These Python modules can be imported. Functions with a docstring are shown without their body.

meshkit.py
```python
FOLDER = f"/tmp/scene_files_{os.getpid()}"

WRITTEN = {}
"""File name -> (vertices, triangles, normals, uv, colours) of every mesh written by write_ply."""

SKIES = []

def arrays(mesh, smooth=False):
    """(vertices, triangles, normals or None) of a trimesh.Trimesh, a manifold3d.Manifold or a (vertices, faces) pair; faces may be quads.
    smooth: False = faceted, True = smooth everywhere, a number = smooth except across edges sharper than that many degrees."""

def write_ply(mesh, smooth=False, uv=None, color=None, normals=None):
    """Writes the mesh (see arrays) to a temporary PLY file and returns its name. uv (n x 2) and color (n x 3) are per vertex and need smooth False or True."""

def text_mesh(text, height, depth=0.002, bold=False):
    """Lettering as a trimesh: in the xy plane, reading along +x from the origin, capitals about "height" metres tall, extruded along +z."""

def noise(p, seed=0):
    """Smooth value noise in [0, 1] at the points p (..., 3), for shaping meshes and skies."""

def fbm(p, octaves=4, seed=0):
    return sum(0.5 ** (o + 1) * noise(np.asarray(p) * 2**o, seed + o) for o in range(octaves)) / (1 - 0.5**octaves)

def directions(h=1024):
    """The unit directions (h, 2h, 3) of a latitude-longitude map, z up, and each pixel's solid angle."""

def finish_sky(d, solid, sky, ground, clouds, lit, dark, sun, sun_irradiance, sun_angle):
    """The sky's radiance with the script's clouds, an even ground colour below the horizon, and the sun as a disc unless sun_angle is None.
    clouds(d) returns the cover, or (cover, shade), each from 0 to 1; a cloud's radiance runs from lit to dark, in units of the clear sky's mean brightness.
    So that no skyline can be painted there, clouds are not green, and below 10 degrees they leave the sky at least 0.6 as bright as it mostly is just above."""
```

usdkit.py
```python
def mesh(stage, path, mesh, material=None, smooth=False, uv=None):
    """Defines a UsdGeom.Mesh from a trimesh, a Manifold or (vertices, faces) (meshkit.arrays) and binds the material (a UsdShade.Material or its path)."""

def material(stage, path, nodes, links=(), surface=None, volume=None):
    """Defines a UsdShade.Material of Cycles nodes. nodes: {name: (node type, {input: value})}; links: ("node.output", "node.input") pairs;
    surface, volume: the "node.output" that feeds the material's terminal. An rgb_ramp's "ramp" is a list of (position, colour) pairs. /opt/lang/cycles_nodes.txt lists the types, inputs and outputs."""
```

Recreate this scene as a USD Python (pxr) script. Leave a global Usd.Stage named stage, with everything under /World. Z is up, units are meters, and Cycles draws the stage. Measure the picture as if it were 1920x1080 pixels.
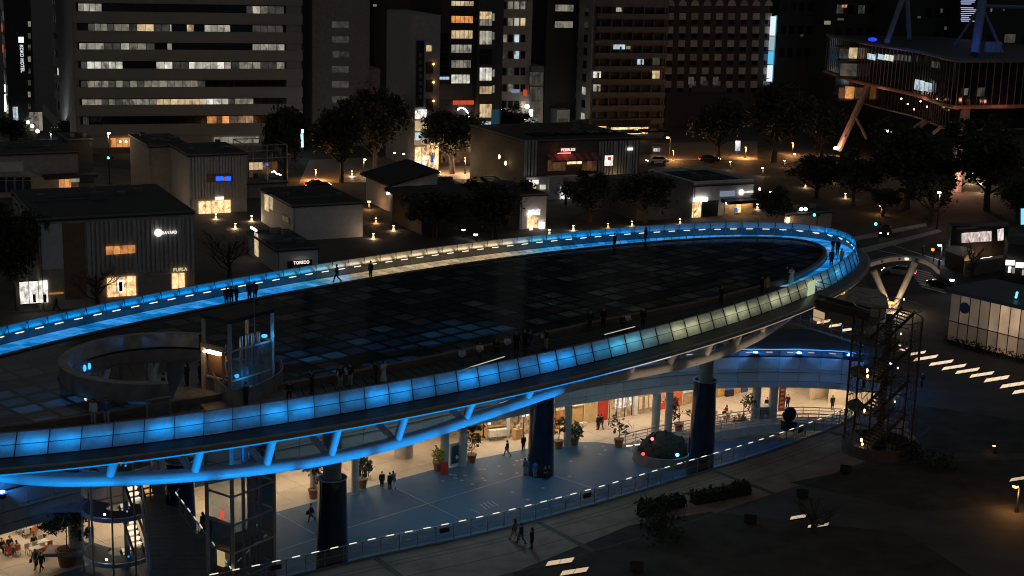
import math, random
import numpy as np, trimesh, usdkit, meshkit, manifold3d
from shapely.geometry import Polygon, Point
from pxr import Usd, UsdGeom, UsdLux, UsdShade, Gf, Sdf, Vt

stage = Usd.Stage.CreateInMemory()
UsdGeom.SetStageUpAxis(stage, UsdGeom.Tokens.z)
UsdGeom.SetStageMetersPerUnit(stage, 1.0)
UsdGeom.Xform.Define(stage, '/World')
UsdGeom.Scope.Define(stage, '/World/Looks')
rng = np.random.default_rng(7)
PI = math.pi

# ---------------------------------------------------------------- camera
FPX, PITCH, ROLL, CZ = 2767.96, .2268, .0287, 44.45
_f = np.array([0, math.cos(PITCH), -math.sin(PITCH)]); _r = np.array([1., 0, 0]); _u = np.cross(_r, _f)
RIGHT = math.cos(ROLL) * _r + math.sin(ROLL) * _u
UP = -math.sin(ROLL) * _r + math.cos(ROLL) * _u
FWD = _f
EYE = np.array([0, 0, CZ])
cam = UsdGeom.Camera.Define(stage, '/World/camera')
cam.CreateHorizontalApertureAttr(36.0); cam.CreateVerticalApertureAttr(20.25)
cam.CreateFocalLengthAttr(36.0 * FPX / 1920); cam.CreateClippingRangeAttr(Gf.Vec2f(1, 3000))
cam.CreateExposureAttr(0.0)
m4 = Gf.Matrix4d(*[float(x) for x in (*RIGHT, 0, *UP, 0, *(-FWD), 0, *EYE, 1)])
cam.AddTransformOp().Set(m4)

# ---------------------------------------------------------------- sky: a night sky over a lit city, thin cloud catching the city's glow
def material(name, nodes, links, surface='p.BSDF'):
    return usdkit.material(stage, '/World/Looks/' + name, nodes, links, surface=surface)
dome = UsdLux.DomeLight.Define(stage, '/World/sky')
dome.GetPrim().SetCustomDataByKey('kind', 'structure')
_sky = material('night_sky', {
    'sky': ('sky_texture', {'sky_type': 'single_scattering', 'sun_disc': False, 'sun_elevation': -0.02, 'sun_rotation': 2.4}),
    'tc': ('texture_coordinate', {}),
    'n': ('noise_texture', {'scale': 3.0, 'detail': 6}),
    'r': ('rgb_ramp', {'ramp': [(0.3, (0, 0, 0)), (0.75, (1, 1, 1))]}),
    'dim': ('mix', {'mix_type': 'multiply', 'fac': 1.0, 'color2': (0.004, 0.004, 0.004)}),
    'cl': ('mix', {'mix_type': 'mix', 'color1': (0.24, 0.275, 0.295), 'color2': (0.35, 0.36, 0.36)}),
    'mx': ('mix', {'mix_type': 'add', 'fac': 1.0}),
    'b': ('background_shader', {'strength': 0.14})},
    [('tc.generated', 'n.vector'), ('n.fac', 'r.fac'), ('sky.color', 'dim.color1'), ('r.color', 'cl.fac'), ('dim.color', 'mx.color1'), ('cl.color', 'mx.color2'), ('mx.color', 'b.color')],
    'b.background')
UsdShade.MaterialBindingAPI.Apply(dome.GetPrim()).Bind(_sky)
moon = UsdLux.DistantLight.Define(stage, '/World/moon')
moon.CreateIntensityAttr(0.004); moon.CreateAngleAttr(0.5); moon.CreateColorAttr(Gf.Vec3f(1, .97, .92))
UsdLux.LightAPI(moon.GetPrim()).CreateNormalizeAttr(True)
moon.AddRotateXYZOp().Set(Gf.Vec3f(38, 20, 0))

# ---------------------------------------------------------------- helpers
def at(px, py, z):
    "the point of the plane at height z seen at a place of the picture"
    d = FWD + (px - 960) / FPX * RIGHT - (py - 540) / FPX * UP
    return EYE + d * ((z - CZ) / d[2])

def ray(px, py):
    return FWD + (px - 960) / FPX * RIGHT - (py - 540) / FPX * UP

TH, CX, CY, EA, EB = .7734, -4.67, 121.7, 54.26, 17.28
CT, ST = math.cos(TH), math.sin(TH)
def W(u, v, z): return np.array([CX + CT * u - ST * v, CY + ST * u + CT * v, z])
def EL(p): return np.array([CT * (p[0] - CX) + ST * (p[1] - CY), -ST * (p[0] - CX) + CT * (p[1] - CY)])
def E(t, off, z): return W((EA + off) * math.cos(t), (EB + off) * math.sin(t), z)

_count, ORG = {}, {}
def numbered(parent, name):
    k = (parent, name); n = _count.get(k, 0); _count[k] = n + 1
    return parent + '/' + (name if n == 0 else f'{name}_{n:03d}')

class MB:
    "collects shapes into one mesh"
    def __init__(s): s.v, s.f, s.n = [], [], 0
    def add(s, v, f):
        v = np.asarray(v, float); f = np.asarray(f, int)
        if f.shape[1] == 4: f = np.vstack([f[:, [0, 1, 2]], f[:, [0, 2, 3]]])
        s.v.append(v); s.f.append(f + s.n); s.n += len(v); return s
    def join(s, o):
        for v, f in zip(o.v, o.raw()): s.add(v, f)
        return s
    def raw(s):
        k = 0
        for v, f in zip(s.v, s.f): yield f - k; k += len(v)
    def tri(s, m): return s.add(m.vertices, m.faces)
    def hexa(s, p):
        "eight corners: bottom four counter-clockwise, top four above them"
        return s.add(p, [[3, 2, 1, 0], [4, 5, 6, 7], [0, 1, 5, 4], [1, 2, 6, 5], [2, 3, 7, 6], [3, 0, 4, 7]])
    def box(s, c, d, rz=0.0):
        x, y, z = np.array(d) / 2
        p = np.array([[-x, -y, -z], [x, -y, -z], [x, y, -z], [-x, y, -z], [-x, -y, z], [x, -y, z], [x, y, z], [-x, y, z]])
        ca, sa = math.cos(rz), math.sin(rz)
        p = np.stack([p[:, 0] * ca - p[:, 1] * sa, p[:, 0] * sa + p[:, 1] * ca, p[:, 2]], 1)
        return s.hexa(p + np.asarray(c, float))
    def beam(s, a, b, w, h=None, up=(0, 0, 1)):
        h = h or w; a = np.asarray(a, float); b = np.asarray(b, float); t = (b - a) / np.linalg.norm(b - a)
        up = np.asarray(up, float)
        if abs(t @ up) > .98: up = np.array([0, 1., 0])
        x = np.cross(t, up); x /= np.linalg.norm(x); y = np.cross(x, t)
        q = [-x * w / 2 - y * h / 2, x * w / 2 - y * h / 2, x * w / 2 + y * h / 2, -x * w / 2 + y * h / 2]
        return s.hexa([a + k for k in q] + [b + k for k in q])
    def tube(s, pts, r, n=8, closed=False):
        p = np.asarray(pts, float); r = np.broadcast_to(r, (len(p),)).astype(float)
        t = (np.roll(p, -1, 0) - np.roll(p, 1, 0)) if closed else np.gradient(p, axis=0)
        t /= np.linalg.norm(t, axis=1, keepdims=True) + 1e-12
        ref = np.where(np.abs(t[:, 2:]) < .92, [0, 0, 1.], [1., 0, 0])
        a = np.cross(t, ref); a /= np.linalg.norm(a, axis=1, keepdims=True); b = np.cross(t, a)
        th = np.arange(n) * 2 * PI / n
        v = p[:, None] + r[:, None, None] * (np.cos(th)[None, :, None] * a[:, None] + np.sin(th)[None, :, None] * b[:, None])
        f = []
        m = len(p)
        for i in range(m if closed else m - 1):
            for j in range(n):
                k = (i + 1) % m
                f.append([i * n + j, k * n + j, k * n + (j + 1) % n, i * n + (j + 1) % n])
        v = v.reshape(-1, 3); s.add(v, f)
        if not closed:
            for e in (0, m - 1):
                s.add(np.vstack([v[e * n:(e + 1) * n], p[e]]), [[n, (j + 1) % n, j] if e == 0 else [n, j, (j + 1) % n] for j in range(n)])
        return s
    def cyl(s, c, r0, r1, h, n=16):
        c = np.asarray(c, float); th = np.arange(n) * 2 * PI / n
        ring = np.stack([np.cos(th), np.sin(th), 0 * th], 1)
        v = np.vstack([c + ring * r0, c + ring * r1 + [0, 0, h], c, c + [0, 0, h]])
        f = [[j, (j + 1) % n, n + (j + 1) % n, n + j] for j in range(n)]
        s.add(v, f); return s.add(v, [[2 * n, (j + 1) % n, j] for j in range(n)] + [[2 * n + 1, n + j, n + (j + 1) % n] for j in range(n)])
    def prism(s, poly, z0, z1):
        poly = poly if isinstance(poly, Polygon) else Polygon(poly)
        for g in getattr(poly.buffer(0), 'geoms', [poly.buffer(0)]):
            m = trimesh.creation.extrude_polygon(g, z1 - z0, engine='earcut'); m.apply_translation([0, 0, z0]); s.tri(m)
        return s
    def ball(s, c, r, k=1, sc=(1, 1, 1)):
        m = trimesh.creation.icosphere(k, r); return s.add(m.vertices * np.array(sc) + np.asarray(c, float), m.faces)
    def strip(s, A, B):
        "a sheet between two lines of points"
        A = np.asarray(A, float); B = np.asarray(B, float); n = len(A)
        return s.add(np.vstack([A, B]), [[i, i + 1, n + i + 1, n + i] for i in range(n - 1)])
    def loft(s, lines, closed=False):
        "a skin over lines of points, each line as long as the next; closed joins last to first"
        for i in range(len(lines) if closed else len(lines) - 1): s.strip(lines[i], lines[(i + 1) % len(lines)])
        return s

def tagp(p, label=None, cat=None, group=None, kind=None):
    for k, v in (('label', label), ('category', cat), ('group', group), ('kind', kind)):
        if v: p.SetCustomDataByKey(k, v)

def obj(parent, name, mb, mat, smooth=False, label=None, kind=None):
    path = numbered(parent, name)
    v = np.vstack(mb.v); f = np.vstack(mb.f)
    o = ORG.get(parent)
    if o is None: o = np.zeros(3)
    m = usdkit.mesh(stage, path, (v - o, f), mat, smooth=smooth)
    ORG[path] = o
    tagp(m.GetPrim(), label, None, None, kind)
    return path

def thing(name, label, cat, loc=(0, 0, 0), group=None, kind=None):
    path = numbered('/World', name)
    x = UsdGeom.Xform.Define(stage, path); x.AddTranslateOp().Set(Gf.Vec3d(*map(float, loc)))
    ORG[path] = np.asarray(loc, float)
    tagp(x.GetPrim(), label, cat, group, kind)
    return path

def solo(name, mb, mat, label=None, cat=None, group=None, kind=None, smooth=False):
    p = obj('/World', name, mb, mat, smooth)
    tagp(stage.GetPrimAtPath(p), label, cat, group, kind)
    return p

def place(path, loc, rz=0.0, sc=1.0):
    x = UsdGeom.Xformable(stage.GetPrimAtPath(path)); x.ClearXformOpOrder()
    for op, val in ((x.AddTranslateOp(), Gf.Vec3d(*map(float, loc))), (x.AddRotateZOp(), math.degrees(rz)), (x.AddScaleOp(), Gf.Vec3f(*(np.ones(3) * sc).tolist()))):
        op.Set(val)

_used = set()
def put(proto, loc, rz=0.0, sc=1.0, label=None, group=None):
    "the first call moves the prototype itself, later calls make copies of it"
    if proto not in _used:
        _used.add(proto); path = proto
    else:
        path = numbered('/World', proto.rsplit('/', 1)[1].rstrip('0123456789').rstrip('_') if proto[-3:].isdigit() else proto.rsplit('/', 1)[1])
        x = UsdGeom.Xform.Define(stage, path)
        x.GetPrim().GetReferences().AddInternalReference(proto); x.GetPrim().SetInstanceable(True)
        cat = stage.GetPrimAtPath(proto).GetCustomDataByKey('category'); tagp(x.GetPrim(), None, cat)
    place(path, loc, rz, sc)
    tagp(stage.GetPrimAtPath(path), label, None, group)
    return path

def S(r, g, b):
    c = np.array([r, g, b]) / 255.0
    return tuple(np.where(c <= .04045, c / 12.92, ((c + .055) / 1.055) ** 2.4).tolist())

_m = {}
def mat(name, col, rough=.6, metal=0.0, var=.18, scale=1.5, bump=0.0, spec=None, coat=0.0):
    if name in _m: return _m[name]
    lo = tuple(c * (1 - var) for c in col); hi = tuple(min(1, c * (1 + var)) for c in col)
    nodes = {'g': ('geometry', {}), 'n': ('noise_texture', {'scale': scale, 'detail': 5, 'roughness': .6}),
             'r': ('rgb_ramp', {'ramp': [(.3, lo), (.7, hi)]}),
             'p': ('principled_bsdf', {'roughness': rough, 'metallic': metal, 'coat_weight': coat})}
    links = [('g.position', 'n.vector'), ('n.fac', 'r.fac'), ('r.color', 'p.base_color')]
    if bump:
        nodes['n2'] = ('noise_texture', {'scale': scale * 8, 'detail': 3}); nodes['b'] = ('bump', {'strength': bump, 'distance': .02})
        links += [('g.position', 'n2.vector'), ('n2.fac', 'b.height'), ('b.normal', 'p.normal')]
    _m[name] = material(name, nodes, links); return _m[name]

def emi(name, col, k):
    if name not in _m: _m[name] = material(name, {'e': ('emission', {'color': col, 'strength': k})}, [], 'e.emission')
    return _m[name]

def room(name, lo, hi, k, scale=1.2, lo2=None, stretch=(1, 1, .5)):
    "a lit interior seen through a window: furniture, blinds and lamps as uneven light, each pane a little different"
    if name in _m: return _m[name]
    _m[name] = material(name, {'g': ('geometry', {}), 'oi': ('object_info', {}), 'mp': ('mapping', {'scale': stretch}), 'n': ('noise_texture', {'scale': scale * 1.6, 'detail': 4, 'roughness': .7}),
        'v': ('voronoi_texture', {'scale': scale * 1.7}), 'mx': ('mix', {'mix_type': 'mix', 'fac': .3}), 'bw': ('rgb_to_bw', {}),
        'm2': ('math', {'math_type': 'multiply_add', 'value2': .26, 'value3': -.34}), 'm3': ('math', {'math_type': 'multiply_add', 'value2': 1.45}),
        'r': ('rgb_ramp', {'ramp': [(.2, lo), (.45, tuple((a + b) / 2 for a, b in zip(lo, hi))), (.7, hi)]}),
        'e': ('principled_bsdf', {'base_color': (.02, .02, .02), 'roughness': .15, 'emission_strength': k})},
        [('g.position', 'mp.vector'), ('mp.vector', 'n.vector'), ('mp.vector', 'v.vector'), ('n.fac', 'mx.color1'), ('v.color', 'mx.color2'), ('mx.color', 'bw.color'),
         ('oi.random', 'm2.value1'), ('bw.val', 'm3.value1'), ('m2.value', 'm3.value3'), ('m3.value', 'r.fac'), ('r.color', 'e.emission_color')], 'e.BSDF')
    return _m[name]

def pane(name, tint=(.8, .85, .88), clear=.85, rough=.05):
    if name in _m: return _m[name]
    _m[name] = material(name, {'t': ('transparent_bsdf', {'color': tint}), 'g': ('glossy_bsdf', {'color': (.9, .95, 1), 'roughness': rough}), 'f': ('fresnel', {'IOR': 1.5}),
        'd': ('diffuse_bsdf', {'color': (.25, .28, .3)}), 'm0': ('mix_closure', {'fac': 1 - clear}), 'm': ('mix_closure', {})},
        [('t.BSDF', 'm0.closure1'), ('d.BSDF', 'm0.closure2'), ('f.fac', 'm.fac'), ('m0.closure', 'm.closure1'), ('g.BSDF', 'm.closure2')], 'm.closure')
    return _m[name]

def catmull(P, n=8, closed=False):
    P = np.asarray(P, float); out = []
    m = len(P)
    for i in range(m if closed else m - 1):
        p0, p1, p2, p3 = (P[(i + k) % m] if closed else P[min(max(i + k, 0), m - 1)] for k in (-1, 0, 1, 2))
        for t in np.arange(n) / n:
            out.append(.5 * (2 * p1 + (p2 - p0) * t + (2 * p0 - 5 * p1 + 4 * p2 - p3) * t * t + (3 * p1 - p0 - 3 * p2 + p3) * t ** 3))
    if not closed: out.append(P[-1])
    return np.array(out)

def along(P, step):
    "points at equal steps along a line of points"
    P = np.asarray(P, float); L = np.r_[0, np.cumsum(np.linalg.norm(np.diff(P, axis=0), axis=1))]
    n = max(2, int(round(L[-1] / step)) + 1); s = np.linspace(0, L[-1], n)
    return np.stack([np.interp(s, L, P[:, k]) for k in range(P.shape[1])], 1)

# common materials
STEEL = mat('steel_grey', (.32, .33, .34), .4, .6)
DARK = mat('dark_metal', (.035, .037, .04), .45, .3)
BLACK = mat('black_paint', (.012, .012, .013), .5)
WHITE = mat('white_paint', (.72, .72, .70), .5, var=.06)
CONC = mat('concrete', (.30, .29, .27), .85, var=.2, bump=.3)
TILE = mat('beige_paving', (.60, .52, .43), .45, var=.08, scale=.8)
ASPH = mat('asphalt', (.045, .045, .046), .85, var=.35, scale=.35, bump=.3)
PAVE = mat('pavement', (.085, .076, .068), .8, var=.3, scale=.3, bump=.3)
SOIL = mat('grass_dark', (.058, .050, .038), .95, var=.5, scale=.4)
CLEAR = pane('clear_glass')
LAMPW = emi('lamp_white', (1, .93, .82), 6.0)
LAMPC = emi('lamp_cool', (.82, .93, 1), 7.0)
LAMPY = emi('lamp_warm', (1, .62, .28), 5.0)
LAMPO = emi('lamp_orange', (1, .38, .10), 6.0)
# ================================================================ THE FLOATING ROOF
NM = 128
_tt = np.linspace(0, 2 * PI, 4001); _pp = np.stack([EA * np.cos(_tt), EB * np.sin(_tt)], 1)
_L = np.r_[0, np.cumsum(np.linalg.norm(np.diff(_pp, axis=0), axis=1))]
TK = np.interp(np.linspace(0, _L[-1], NM + 1), _L, _tt)
BLUE, CREAM, OLIVE, TEAL = (.0, .205, .60), (.62, .46, .26), (.34, .33, .19), (.04, .30, .45)
def lerp(a, b, t): return tuple(x + (y - x) * t for x, y in zip(a, b))
def tone(t):
    "lamp colour round the rim, as its slow colour wave stands at this moment"
    d = math.degrees(t) % 360
    keys = [(0, BLUE), (56, BLUE), (62, TEAL), (68, CREAM), (86, CREAM), (92, TEAL), (97, BLUE), (266, BLUE), (272, TEAL), (279, OLIVE), (300, OLIVE), (304, OLIVE), (311, TEAL), (318, BLUE), (360, BLUE)]
    for (a, ca), (b, cb) in zip(keys, keys[1:]):
        if a <= d <= b: return lerp(ca, cb, (d - a) / (b - a))
_tones = {}
def rim_lamp(t, k):
    c = tone(t); key = tuple(int(round(x * 12)) for x in c) + (int(round(k * 4)),)
    if key not in _tones: _tones[key] = emi(f'rim_lamp_{len(_tones)}', tuple(x / max(c) for x in c), max(c) * k)
    return _tones[key]

roof = thing('floating_roof', 'huge oval glass roof with lit blue rim standing over the sunken plaza', 'roof', W(0, 0, 14))
FROST = material('frosted_glass', {'g': ('geometry', {}), 'n': ('noise_texture', {'scale': 1.3, 'detail': 6, 'roughness': .65}), 'r': ('rgb_ramp', {'ramp': [(.3, (.62, .68, .70)), (.7, (.9, .92, .92))]}),
    't': ('translucent_bsdf', {}), 'd': ('diffuse_bsdf', {}), 'm': ('mix_closure', {'fac': .35}), 'gl': ('glossy_bsdf', {'color': (.5, .5, .5), 'roughness': .45}), 'f': ('fresnel', {'IOR': 1.45}), 'm2': ('mix_closure', {})},
    [('g.position', 'n.vector'), ('n.fac', 'r.fac'), ('r.color', 't.color'), ('r.color', 'd.color'), ('t.BSDF', 'm.closure1'), ('d.BSDF', 'm.closure2'), ('f.fac', 'm2.fac'), ('m.closure', 'm2.closure1'), ('gl.BSDF', 'm2.closure2')], 'm2.closure')
SKIRT = mat('rim_skirt', (.16, .17, .17), .5, .2)
FINM = mat('rim_post', (.05, .052, .055), .5, .3)
APRON = mat('rim_apron', (.07, .072, .075), .35, .4)
LIP = mat('rim_lip', (.28, .29, .30), .45, .3)
LED = emi('handrail_led', (1, .86, .70), 1.5)
pat = [.92, .84, .42, .36]
def rimp(t, s, d=0.0):
    "a point of the leaning rim: s from 0 at its foot to 1 at its top, d metres outwards"
    return E(t, .55 * (1 - s) + d, 14.0 + 1.5 * s)
def slab(t0, t1, s0, s1, d0, d1):
    n = 2; T = np.linspace(t0, t1, n + 1); mb = MB()
    mb.loft([[rimp(t, s0, d1) for t in T], [rimp(t, s1, d1) for t in T], [rimp(t, s1, d0) for t in T], [rimp(t, s0, d0) for t in T]], closed=True)
    a, b = [T[0], T[-1]]
    for t in (a, b): mb.add([rimp(t, s0, d0), rimp(t, s0, d1), rimp(t, s1, d1), rimp(t, s1, d0)], [[0, 1, 2, 3]])
    return mb
def sheet(t0, t1, s0, s1):
    T = np.linspace(t0, t1, 3); return MB().strip([rimp(t, s0) for t in T], [rimp(t, s1) for t in T])
for k in range(NM):
    t0, t1 = TK[k], TK[k + 1]; g = (t1 - t0) * .012; tm = (t0 + t1) / 2; dt = t1 - t0
    far = 5 < math.degrees(tm) < 175
    obj(roof, 'rim_panel', sheet(t0 + g, t1 - g, .06, .50), FROST)
    obj(roof, 'rim_panel', sheet(t0 + g, t1 - g, .52, .97), FROST)
    obj(roof, 'rim_skirt_panel', slab(t0 + g, t1 - g, .05, .56, -.42, -.39), SKIRT)
    mb = MB(); mb.beam(rimp(t0, .0, .04), rimp(t0, 1.0, .04), .035, .08); mb.beam(rimp(t0, .47, -.4), rimp(t0, .99, 0), .05, .05)
    obj(roof, 'rim_post', mb, FINM)
    mb = MB(); mb.beam(rimp(t0 + dt * .3, .50, -.46), rimp(t0 + dt * .72, .50, -.46), .06, .05)
    obj(roof, 'handrail_lamp', mb, LED)
    # a light bar stands inside the hollow rim
    w = .45 if far else pat[k % 4]
    mb = MB(); mb.beam(rimp(t0 + dt * .10, .44, -.34), rimp(t0 + dt * .90, .44, -.34), .09, .05)
    obj(roof, 'rim_light_bar', mb, rim_lamp(tm, 26 * w))
TC = np.linspace(0, 2 * PI, 385)
def PO(t):
    'how far in from the rim the walkway ends: it is widest along the near side'
    return float(np.interp(math.degrees(t) % 360, [0, 180, 205, 228, 276, 283, 292, 303, 312, 360], [-3.42, -3.42, -5.0, -6.75, -6.75, -6.2, -5.05, -4.3, -3.42, -3.42]))
def lineP(d, z): return [E(t, PO(t) + d, z) for t in TC]
def lineE(off, z): return [E(t, off, z) for t in TC]
mb = MB(); mb.tube([rimp(t, .515, .02) for t in TC[:-1]], .025, 4, closed=True); obj(roof, 'rim_rail', mb, FINM)
mb = MB(); mb.tube([rimp(t, 1.0, .01) for t in TC[:-1]], .03, 5, closed=True); obj(roof, 'top_rail', mb, LIP)
mb = MB(); mb.tube([rimp(t, .565, -.40) for t in TC[:-1]], .03, 5, closed=True); obj(roof, 'handrail', mb, STEEL)
mb = MB(); mb.loft([lineE(.5, 13.98), lineE(.62, 14.02), lineE(1.55, 13.80), lineE(1.62, 13.78)]); obj(roof, 'apron', mb, APRON)
mb = MB(); mb.loft([lineE(1.622, 13.80), lineE(1.85, 13.72), lineE(1.85, 13.46), lineE(1.62, 13.38), lineE(.9, 13.30)]); obj(roof, 'edge_lip', mb, LIP)
mb = MB(); mb.loft([lineE(.9, 13.302), lineE(-3.8, 13.05), lineE(-3.8, 13.9)]); obj(roof, 'soffit', mb, mat('roof_soffit', (.35, .36, .37), .6))
# the light line under the lip
for k in range(NM):
    t0, t1 = TK[k], TK[k + 1]; tm = (t0 + t1) / 2
    d = math.degrees(tm) % 360
    if d < 175: continue
    c = tone(tm) if d < 268 else ((.75, .55, .36) if d > 280 else lerp(BLUE, (.75, .55, .36), (d - 268) / 12))
    key = ('u',) + tuple(int(round(x * 10)) for x in c)
    if key not in _tones: _tones[key] = emi(f'lip_lamp_{len(_tones)}', tuple(x / max(c) for x in c), max(c) * (1.6 if d < 275 else .5))
    mb = MB(); T = np.linspace(t0, t1, 3)
    mb.loft([[E(t, 1.62, 13.36) for t in T], [E(t, 1.74, 13.38) for t in T], [E(t, 1.70, 13.31) for t in T], [E(t, 1.62, 13.31) for t in T]], closed=True)
    obj(roof, 'lip_light_bar', mb, _tones[key])
# walkway: glass floor tiles, lit from below along the far side
mb = MB(); mb.loft([lineE(.3, 13.90), lineP(-.1, 13.90)]); obj(roof, 'walkway_deck', mb, DARK)
_ft = {}
def floor_mat(t, v):
    d = math.degrees(t) % 360
    lit = (d < 175) or d > 308
    if not lit: return mat('walkway_glass', (.06, .065, .07), .18, var=.3, scale=.6)
    c = tone(t); k = tuple(int(round(x * 8)) for x in c) + (v,)
    if k not in _ft:
        e = 1.05 if max(c) == c[2] else .72
        cc = tuple(x * e * (.70, .95, 1.15)[v] for x in c)
        cc = lerp(cc, (.10, .34, .75), .16 * v) if c[2] > c[0] else cc
        _ft[k] = material(f'lit_floor_{len(_ft)}', {'g': ('geometry', {}), 'n': ('noise_texture', {'scale': .9, 'detail': 4}), 'r': ('rgb_ramp', {'ramp': [(.3, tuple(x * .72 for x in cc)), (.7, tuple(x * 1.15 for x in cc))]}),
            'p': ('principled_bsdf', {'base_color': (.05, .06, .07), 'roughness': .10, 'ior': 1.5, 'emission_strength': 1.0})},
            [('g.position', 'n.vector'), ('n.fac', 'r.fac'), ('r.color', 'p.emission_color')])
    return _ft[k]
rest = {}
nt = 0
def ROWS(t):
    w = -PO(t) - .05 + .28; n = 3; return [(.28 - w * j / n, .28 - w * (j + 1) / n + .10) for j in range(n)]
order = [k for k in range(NM) if 5 < math.degrees(TK[k]) < 132] + [k for k in range(NM) if math.degrees(TK[k]) > 285] + [k for k in range(NM) if 200 < math.degrees(TK[k]) <= 285]
order += [k for k in range(NM) if k not in order]
for k in order:
    for h in range(2):
        dt = TK[k + 1] - TK[k]; t0 = TK[k] + dt * (h * .5 + .022); t1 = TK[k] + dt * (h * .5 + .478)
        for j, (o0, o1) in enumerate(ROWS((t0 + t1) / 2)):
            mb = MB(); T = np.linspace(t0, t1, 2)
            mb.loft([[E(t, o0, 13.9) for t in T], [E(t, o0, 14.0) for t in T], [E(t, o1, 14.0) for t in T], [E(t, o1, 13.9) for t in T]])
            m = floor_mat((t0 + t1) / 2, int(rng.integers(0, 3)))
            if nt < 300: obj(roof, 'floor_tile', mb, m); nt += 1
            else:
                q = rest.setdefault(str(m.GetPath()), (m, MB()))[1]
                q.join(mb)
for m, q in rest.values():
    obj(roof, 'floor_tile_field', q, m, kind='stuff')
# curb between the walkway and the pool
CURB = mat('curb_stone', (.16, .12, .09), .5)
mb = MB(); mb.loft([lineP(0, 13.9), lineP(0, 14.42), lineP(-.04, 14.46), lineP(-.44, 14.46), lineP(-.44, 13.9)]); obj(roof, 'pool_curb', mb, CURB)
# pool: glass panes in a steel grid with a skin of water on top
OC, OR = (-29.3, -1.3), 6.8
hole = Point(*OC).buffer(OR + .15, 32)
lift_hole = Polygon([(-31.6, -12.4), (-24.6, -11.4), (-22.6, -4.4), (-29.5, -5)])
pool = Polygon([((EA + PO(t) - .44) * math.cos(t), (EB + PO(t) - .44) * math.sin(t)) for t in TC[:-1]]).difference(hole).difference(lift_hole)
def flat(poly, z): 
    mb = MB(); mb.prism(poly, z - .03, z)
    mb.v = [np.stack([CX + CT * v[:, 0] - ST * v[:, 1], CY + ST * v[:, 0] + CT * v[:, 1], v[:, 2]], 1) for v in mb.v]
    return mb
def pool_pane(i, k, tint, al):
    return material(f'pool_pane_{i}', {'t': ('transparent_bsdf', {'color': tint}), 'd': ('translucent_bsdf', {'color': (.42, .46, .44)}), 'd2': ('diffuse_bsdf', {'color': (al * .92, al, al * .98)}), 'm0': ('mix_closure', {'fac': .4}), 'm': ('mix_closure', {'fac': k})},
        [('d.BSDF', 'm0.closure1'), ('d2.BSDF', 'm0.closure2'), ('t.BSDF', 'm.closure1'), ('m0.closure', 'm.closure2')], 'm.closure')
PP = [pool_pane(i, k, t, al) for i, (k, t, al) in enumerate([(.50, (.34, .37, .37), .30), (.60, (.42, .46, .45), .55), (.45, (.20, .23, .23), .20), (.45, (.70, .72, .66), .75), (.6, (.14, .16, .16), .12)])]
cells = []
PW = 1.95
for i in range(-27, 27):
    for j in range(-8, 8):
        c = Polygon([(i * PW + .15, j * PW + .15), ((i + 1) * PW - .15, j * PW + .15), ((i + 1) * PW - .15, (j + 1) * PW - .15), (i * PW + .15, (j + 1) * PW - .15)]).intersection(pool)
        if c.area > .15:
            ce = c.centroid; q = W(ce.x, ce.y, 14.3); d = q - EYE; px = 960 + FPX * (d @ RIGHT) / (d @ FWD)
            cells.append((c, (d @ d) if px > -30 else 1e9))
cells.sort(key=lambda c: c[1])
pool_t = roof
rest = {}
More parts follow.
